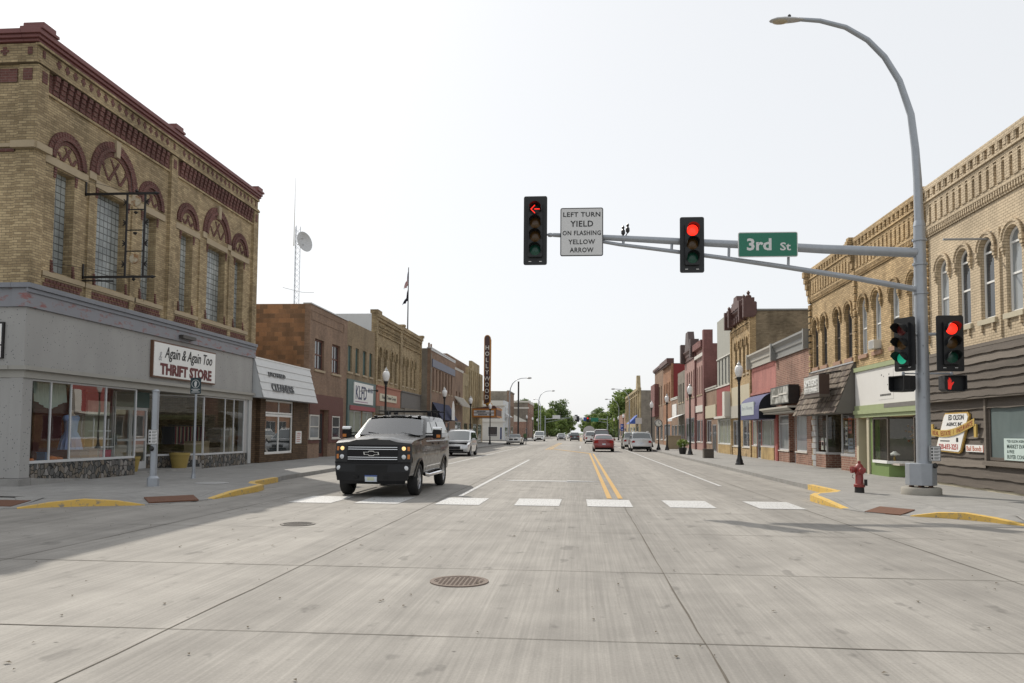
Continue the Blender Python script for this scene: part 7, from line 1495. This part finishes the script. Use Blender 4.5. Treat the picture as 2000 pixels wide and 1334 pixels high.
for q in (-1, 1):
    x = q * 1.02; b = MB(); b.bar((q * .92, 1.02, 1.5), (q * 1.2, 1.0, 1.5), .07, .06); b.bar((q * .92, .98, 1.58), (q * 1.2, .98, 1.58), .03); b.build('mirror_arm', M['trimb'], c.root)
    b = MB(); b.box(min(q * 1.13, q * 1.36), max(q * 1.13, q * 1.36), .88, 1.05, 1.44, 1.75); b.build('mirror', M['trimb'], c.root, bevel=.03); b = MB(); b.box(min(q * 1.125, q * 1.365), max(q * 1.125, q * 1.365), .9, 1.058, 1.66, 1.757); b.build('mirror_cap', M['chrome'], c.root, bevel=.03); b = MB(); b.box(min(q * 1.24, q * 1.34), max(q * 1.24, q * 1.34), 1.05, 1.062, 1.47, 1.55); b.build('mirror_lamp', M['ambl'], c.root)
cut_lines(c, (1.22, -.06, -1.06, -1.13), .62, 1.45); c.side('chrome_trim', M['chrome'], -1.0, 1.15, .70, .72, off=.012); c.side('door_handle', pk, .08, .3, 1.28, 1.32, off=.03); c.side('door_handle', pk, -.9, -.68, 1.28, 1.32, off=.03)
for y in (2.07, -1.85):
    for q in (-1, 1):
        b = MB(); n = 16; A = [(y - .485 * cos(pi * i / n), .415 + .485 * sin(pi * i / n)) for i in range(n + 1)]; B = [(y - .54 * cos(pi * i / n), .415 + .54 * sin(pi * i / n)) for i in range(n + 1)]
        o = lambda p, k: (lambda t: (t[0] + q * k, t[1], t[2]))(c.PS(q, p[0], max(p[1], .5)))
        b.strip([o(p, .03) for p in A], [o(p, .02) for p in B]); b.strip([o(p, .02) for p in B], [o(p, -.01) for p in B]); b.strip([o(p, .03) for p in A], [o(p, -.05) for p in A]); b.build('arch_lip', pk, c.root, smooth=60)
for q in (-1, 1): b = MB(); b.tube([(q * .98, -1.2, .5), (q * 1.07, -1.05, .47), (q * 1.07, 1.2, .47), (q * .98, 1.35, .5)], .05, 8); b.build('side_step', M['chrome'], c.root, smooth=50)
b = MB()
for x in (-.62, -.36, .36, .62): b.lathe([(.004, -.05), (.05, -.03), (.055, .0), (.03, .02)], (x, .30, 2.06), 8)
b.lathe([(.004, -.12), (.16, -.1), (.18, 0), (.1, .02)], (-.05, .25, 1.985), 12) if 0 else b.box(-.22, .18, .2, .34, 2.04, 2.08); b.build('roof_lamp', M['black'], c.root, bevel=.01)
b = MB()
for y in (-1.3, -2.3):
    b.bar((-.93, y, 2.24), (.93, y, 2.24), .05, .035)
    for x in (-.62, .62): b.box(x - .06, x + .06, y - .06, y + .06, 2.02, 2.225)
b.build('roof_rack', M['trimb'], c.root, bevel=.008)
MB().tube([(.3, .1, 2.06), (.33, .02, 2.2)], .012, 6).build('aerial', M['black'], c.root)
b = MB()
for x0, x1 in ((-.68, -.28), (.1, .62)): b.bar((x0, 1.2, 1.535), (x1, 1.10, 1.6), .022, .018)
b.build('wiper', M['black'], c.root)
MB().box(-.12, .12, .43, .46, 1.86, 1.97).build('rear_view_mirror', M['trimb'], c.root)
c.at(-5.13, 22.4, pi + .012)
# --- generic makers for the smaller vehicles
def sedan(nm, lb, paint, x, y, head, L=4.8, W=1.84, front=True, s=1, wheels=(1.42, -1.4), cat='car', deck=None, gh=None, R=.335, win=None, grp='vehicles down the road', tl=(.72, .92), plate_=True, details=True):
    d = L / 2; c = Car(nm, lb, cat, L, W, deck or [(-d, .98), (-1.2, 1.0), (.9, .96), (1.6, .88), (d, .72)], gh or [(-1.95, 1.0), (-1.15, 1.40), (.1, 1.45), (.35, 1.42), (1.15, .95)], wheels, R, .26, paint, win=win or [[(-1.35, 1.02), (-.25, 1.0), (-.25, 1.34), (-.95, 1.34)], [(-.2, 1.0), (.8, .98), (.3, 1.34), (-.2, 1.35)]], group=grp)
    zf, zr = lerp_poly(c.deck, d), lerp_poly(c.deck, -d)
    for q in (-1, 1):
        a, e = sorted((q * .62, q * .97)); c.patch('headlamp', M['headl'], a, e, zf - .16, zf - .02, off=.012, n=4)
        a, e = sorted((q * tl[0] * .8, q * .98)); c.patch('tail_lamp', M['taill'], a, e, zr - .27, zr - .05, end=-1, off=.012, n=4)
    c.patch('grille', M['trimb'], -.5, .5, zf - .24, zf - .06, off=.014, n=6); c.patch('air_intake', M['under'], -.6, .6, .28, .40, off=.015, n=6); c.patch('number_plate', M['plate'], -.17, .17, .62, .73, end=-1, off=.02, n=2); c.patch('rear_bumper', M['trimb'], -.9, .9, .30, .38, end=-1, off=.012, n=6)
    c.mirrors(.78, 1.04); cut_lines(c, (.95, -.22, -1.15), .4, .92); c.at(x, y, head); return c
wht = carpaint('pearl_white_paint', (.72, .72, .70), .05); slv = carpaint('silver_paint', (.42, .43, .44), .5); rdp = carpaint('metallic_red_paint', (.20, .022, .022), .35); mar = carpaint('maroon_paint', (.07, .015, .018), .3); drk = carpaint('charcoal_paint', (.05, .052, .055), .4); tan_ = carpaint('champagne_paint', (.38, .35, .28), .4)
sedan('parked_car', 'red sedan seen from behind, driving away in the right lane', rdp, 2.0, 71.8, 0, 4.9, 1.86, deck=[(-2.45, 1.02), (-1.6, 1.06), (.9, .96), (1.6, .88), (2.45, .72)], gh=[(-1.98, 1.05), (-1.2, 1.42), (.1, 1.48), (.35, 1.45), (1.15, .95)]).root.name = 'sedan_car'
def van(nm, lb, paint, x, y, head, L=4.9, W=1.93, H=1.74, cat='minivan', R=.34, grp='vehicles down the road', suv=False, belt=1.05, rails=True):
    d = L / 2; hood = d - 1.0
    c = Car(nm, lb, cat, L, W, [(-d, belt), (.7, belt), (hood - .2, belt - .05), (d, belt - .3)], [(-d + .05, belt + .02), (-d + .38, H - .06), (-.8, H), (.25, H - .03), (hood - (.0 if suv else -.1), belt - .03)], (d - .95, -d + 1.0), R, .28, paint, group=grp,
        win=[[(-d + .25, belt + .06), (-1.0, belt + .05), (-1.0, H - .14), (-d + .5, H - .15)], [(-.92, belt + .05), (-.02, belt + .05), (-.02, H - .14), (-.92, H - .14)], [(.06, belt + .05), (hood - .28, belt + .03), (.36, H - .16), (.06, H - .14)]])
    zf = lerp_poly(c.deck, d)
    for q in (-1, 1):
        a, e = sorted((q * .58, q * .97)); c.patch('headlamp', M['headl'], a, e, zf - .19, zf - .02, off=.012, n=4)
        a, e = sorted((q * .70, q * .985)); c.patch('tail_lamp', M['taill'], a, e, belt - .25 if suv else belt - .35, belt - .08, end=-1, off=.012, n=3)
        if rails: b = MB(); b.tube([(q * c.hw * .66, -d + .6, H + .01), (q * c.hw * .66, -d + .7, H + .07), (q * c.hw * .66, .1, H + .06), (q * c.hw * .66, .2, H)], .02, 6); b.build('roof_rail', M['galvd'], c.root)
    c.patch('grille', M['trimb'], -.45, .45, zf - .27, zf - .08, off=.014, n=6); c.patch('air_intake', M['under'], -.7, .7, .34, .46, off=.015, n=6); c.patch('number_plate', M['plate'], -.17, .17, .72, .83, end=-1, off=.02, n=2); c.patch('rear_bumper', M['trimb'], -.93, .93, .32, .46, end=-1, off=.015, n=6); c.patch('front_bumper', M['trimb'], -.8, .8, .25, .33, off=.012, n=6)
    for q in (-1, 1): a, e = sorted((q * .72, q * .9)); c.patch('fog_lamp', M['headl'], a, e, .40, .47, off=.02, n=2)
    c.mirrors(hood - .55, belt + .08); cut_lines(c, (hood - .35, .02, -.96), .4, belt - .03); c.at(x, y, head); return c
van('minivan', 'silver white minivan with dark glass parked behind the black pickup truck', carpaint('silver_white_paint', (.60, .61, .62), .3), -8.35, 55.2, pi, W=1.96)
van('suv_car', 'pale silver suv parked at the right kerb, seen from behind', carpaint('pale_silver_paint', (.58, .59, .60), .3), 5.42, 74.4, 0, suv=True, cat='suv')
van('suv_car', 'older silver suv parked ahead of the pale silver one', carpaint('grey_silver_paint', (.50, .50, .48), .3), 5.15, 83.5, 0, W=1.8, suv=True, cat='suv')
van('suv_car', 'dark maroon high vehicle ahead of the red sedan', mar, 2.55, 100, 0, L=5.2, W=2.0, H=2.05, cat='suv', belt=1.2)
van('minivan', 'white vehicle beyond the dark maroon one, mostly hidden', wht, 1.6, 124, 0, H=1.85)
van('suv_car', 'white suv facing us past the old convertible', wht, -7.65, 150, pi, L=5, W=2.0, H=1.85, suv=True, cat='suv')
sedan('sedan_car', 'silver car facing us in the middle of the road', slv, -4.1, 172, pi); sedan('sedan_car', 'pale car facing us half hidden behind the dark wagon', wht, -2.6, 215, pi)
van('suv_car', 'dark wagon with red tail lamps driving away down the middle lane', drk, -1.15, 160, 0, W=1.9, H=1.7, suv=True, cat='suv'); sedan('sedan_car', 'bright red vehicle far ahead by the rounded trailer', carpaint('bright_red_paint', (.40, .03, .02), .1), 1.55, 168, 0)
# old convertible with its roof down
d = 2.7; c = Car('convertible_car', 'white 1960s convertible with dark grille facing us at the left kerb', 'car', 5.4, 2.0, [(-d, .92), (-1, .95), (.6, .93), (d, .86)], [(-.2, .93), (-.18, .95), (-.1, .96), (.6, .96), (.7, .94)], (1.7, -1.4), .34, .28, wht, bulge=(.06, .06), noglass=True, group='vehicles down the road')
c.patch('grille', M['trimb'], -.62, -.08, .62, .80, off=.02, n=4); c.patch('grille', M['trimb'], .08, .62, .62, .80, off=.02, n=4); c.patch('front_bumper', M['chrome'], -.95, .95, .44, .54, off=.05, n=8)
for q in (-1, 1): a, e = sorted((q * .66, q * .92)); c.patch('headlamp', M['headl'], a, e, .64, .79, off=.02, n=3)
b = MB(); b.quad((-.78, .75, .95), (.78, .75, .95), (.66, .35, 1.36), (-.66, .35, 1.36)); b.build('windscreen', M['carglass'], c.root); b = MB(); b.tube([(-.8, .76, .95), (-.67, .35, 1.37), (.67, .35, 1.37), (.8, .76, .95)], .02, 6); b.build('windscreen_frame', M['chrome'], c.root)
b = MB(); b.box(-.7, .7, -.9, -.6, .9, 1.12); b.box(-.7, -.1, .0, .2, .9, 1.15); b.box(.1, .7, .0, .2, .9, 1.15); b.build('seat', M['trimb'], c.root); c.at(-8.75, 107, pi)
# rounded grey trailer ahead
R = thing('trailer', (2.0, 182, 0), 'grey round topped trailer far ahead in the right lane', 'trailer'); b = MB(); f = lambda u, v, w: (u, 182 + w, v); o = arch(.6, 3.2, .6, 2.1, 1.1, 10); b.prism(f, o, -3, 3); b.build('body', M['galvd'], R)
for x in (.6, 3.0): MB().lathe([(.36, -.1), (.36, .1)], (x + .1, 182, .36), 14, axis='x').build('wheel', M['tyre'], R)
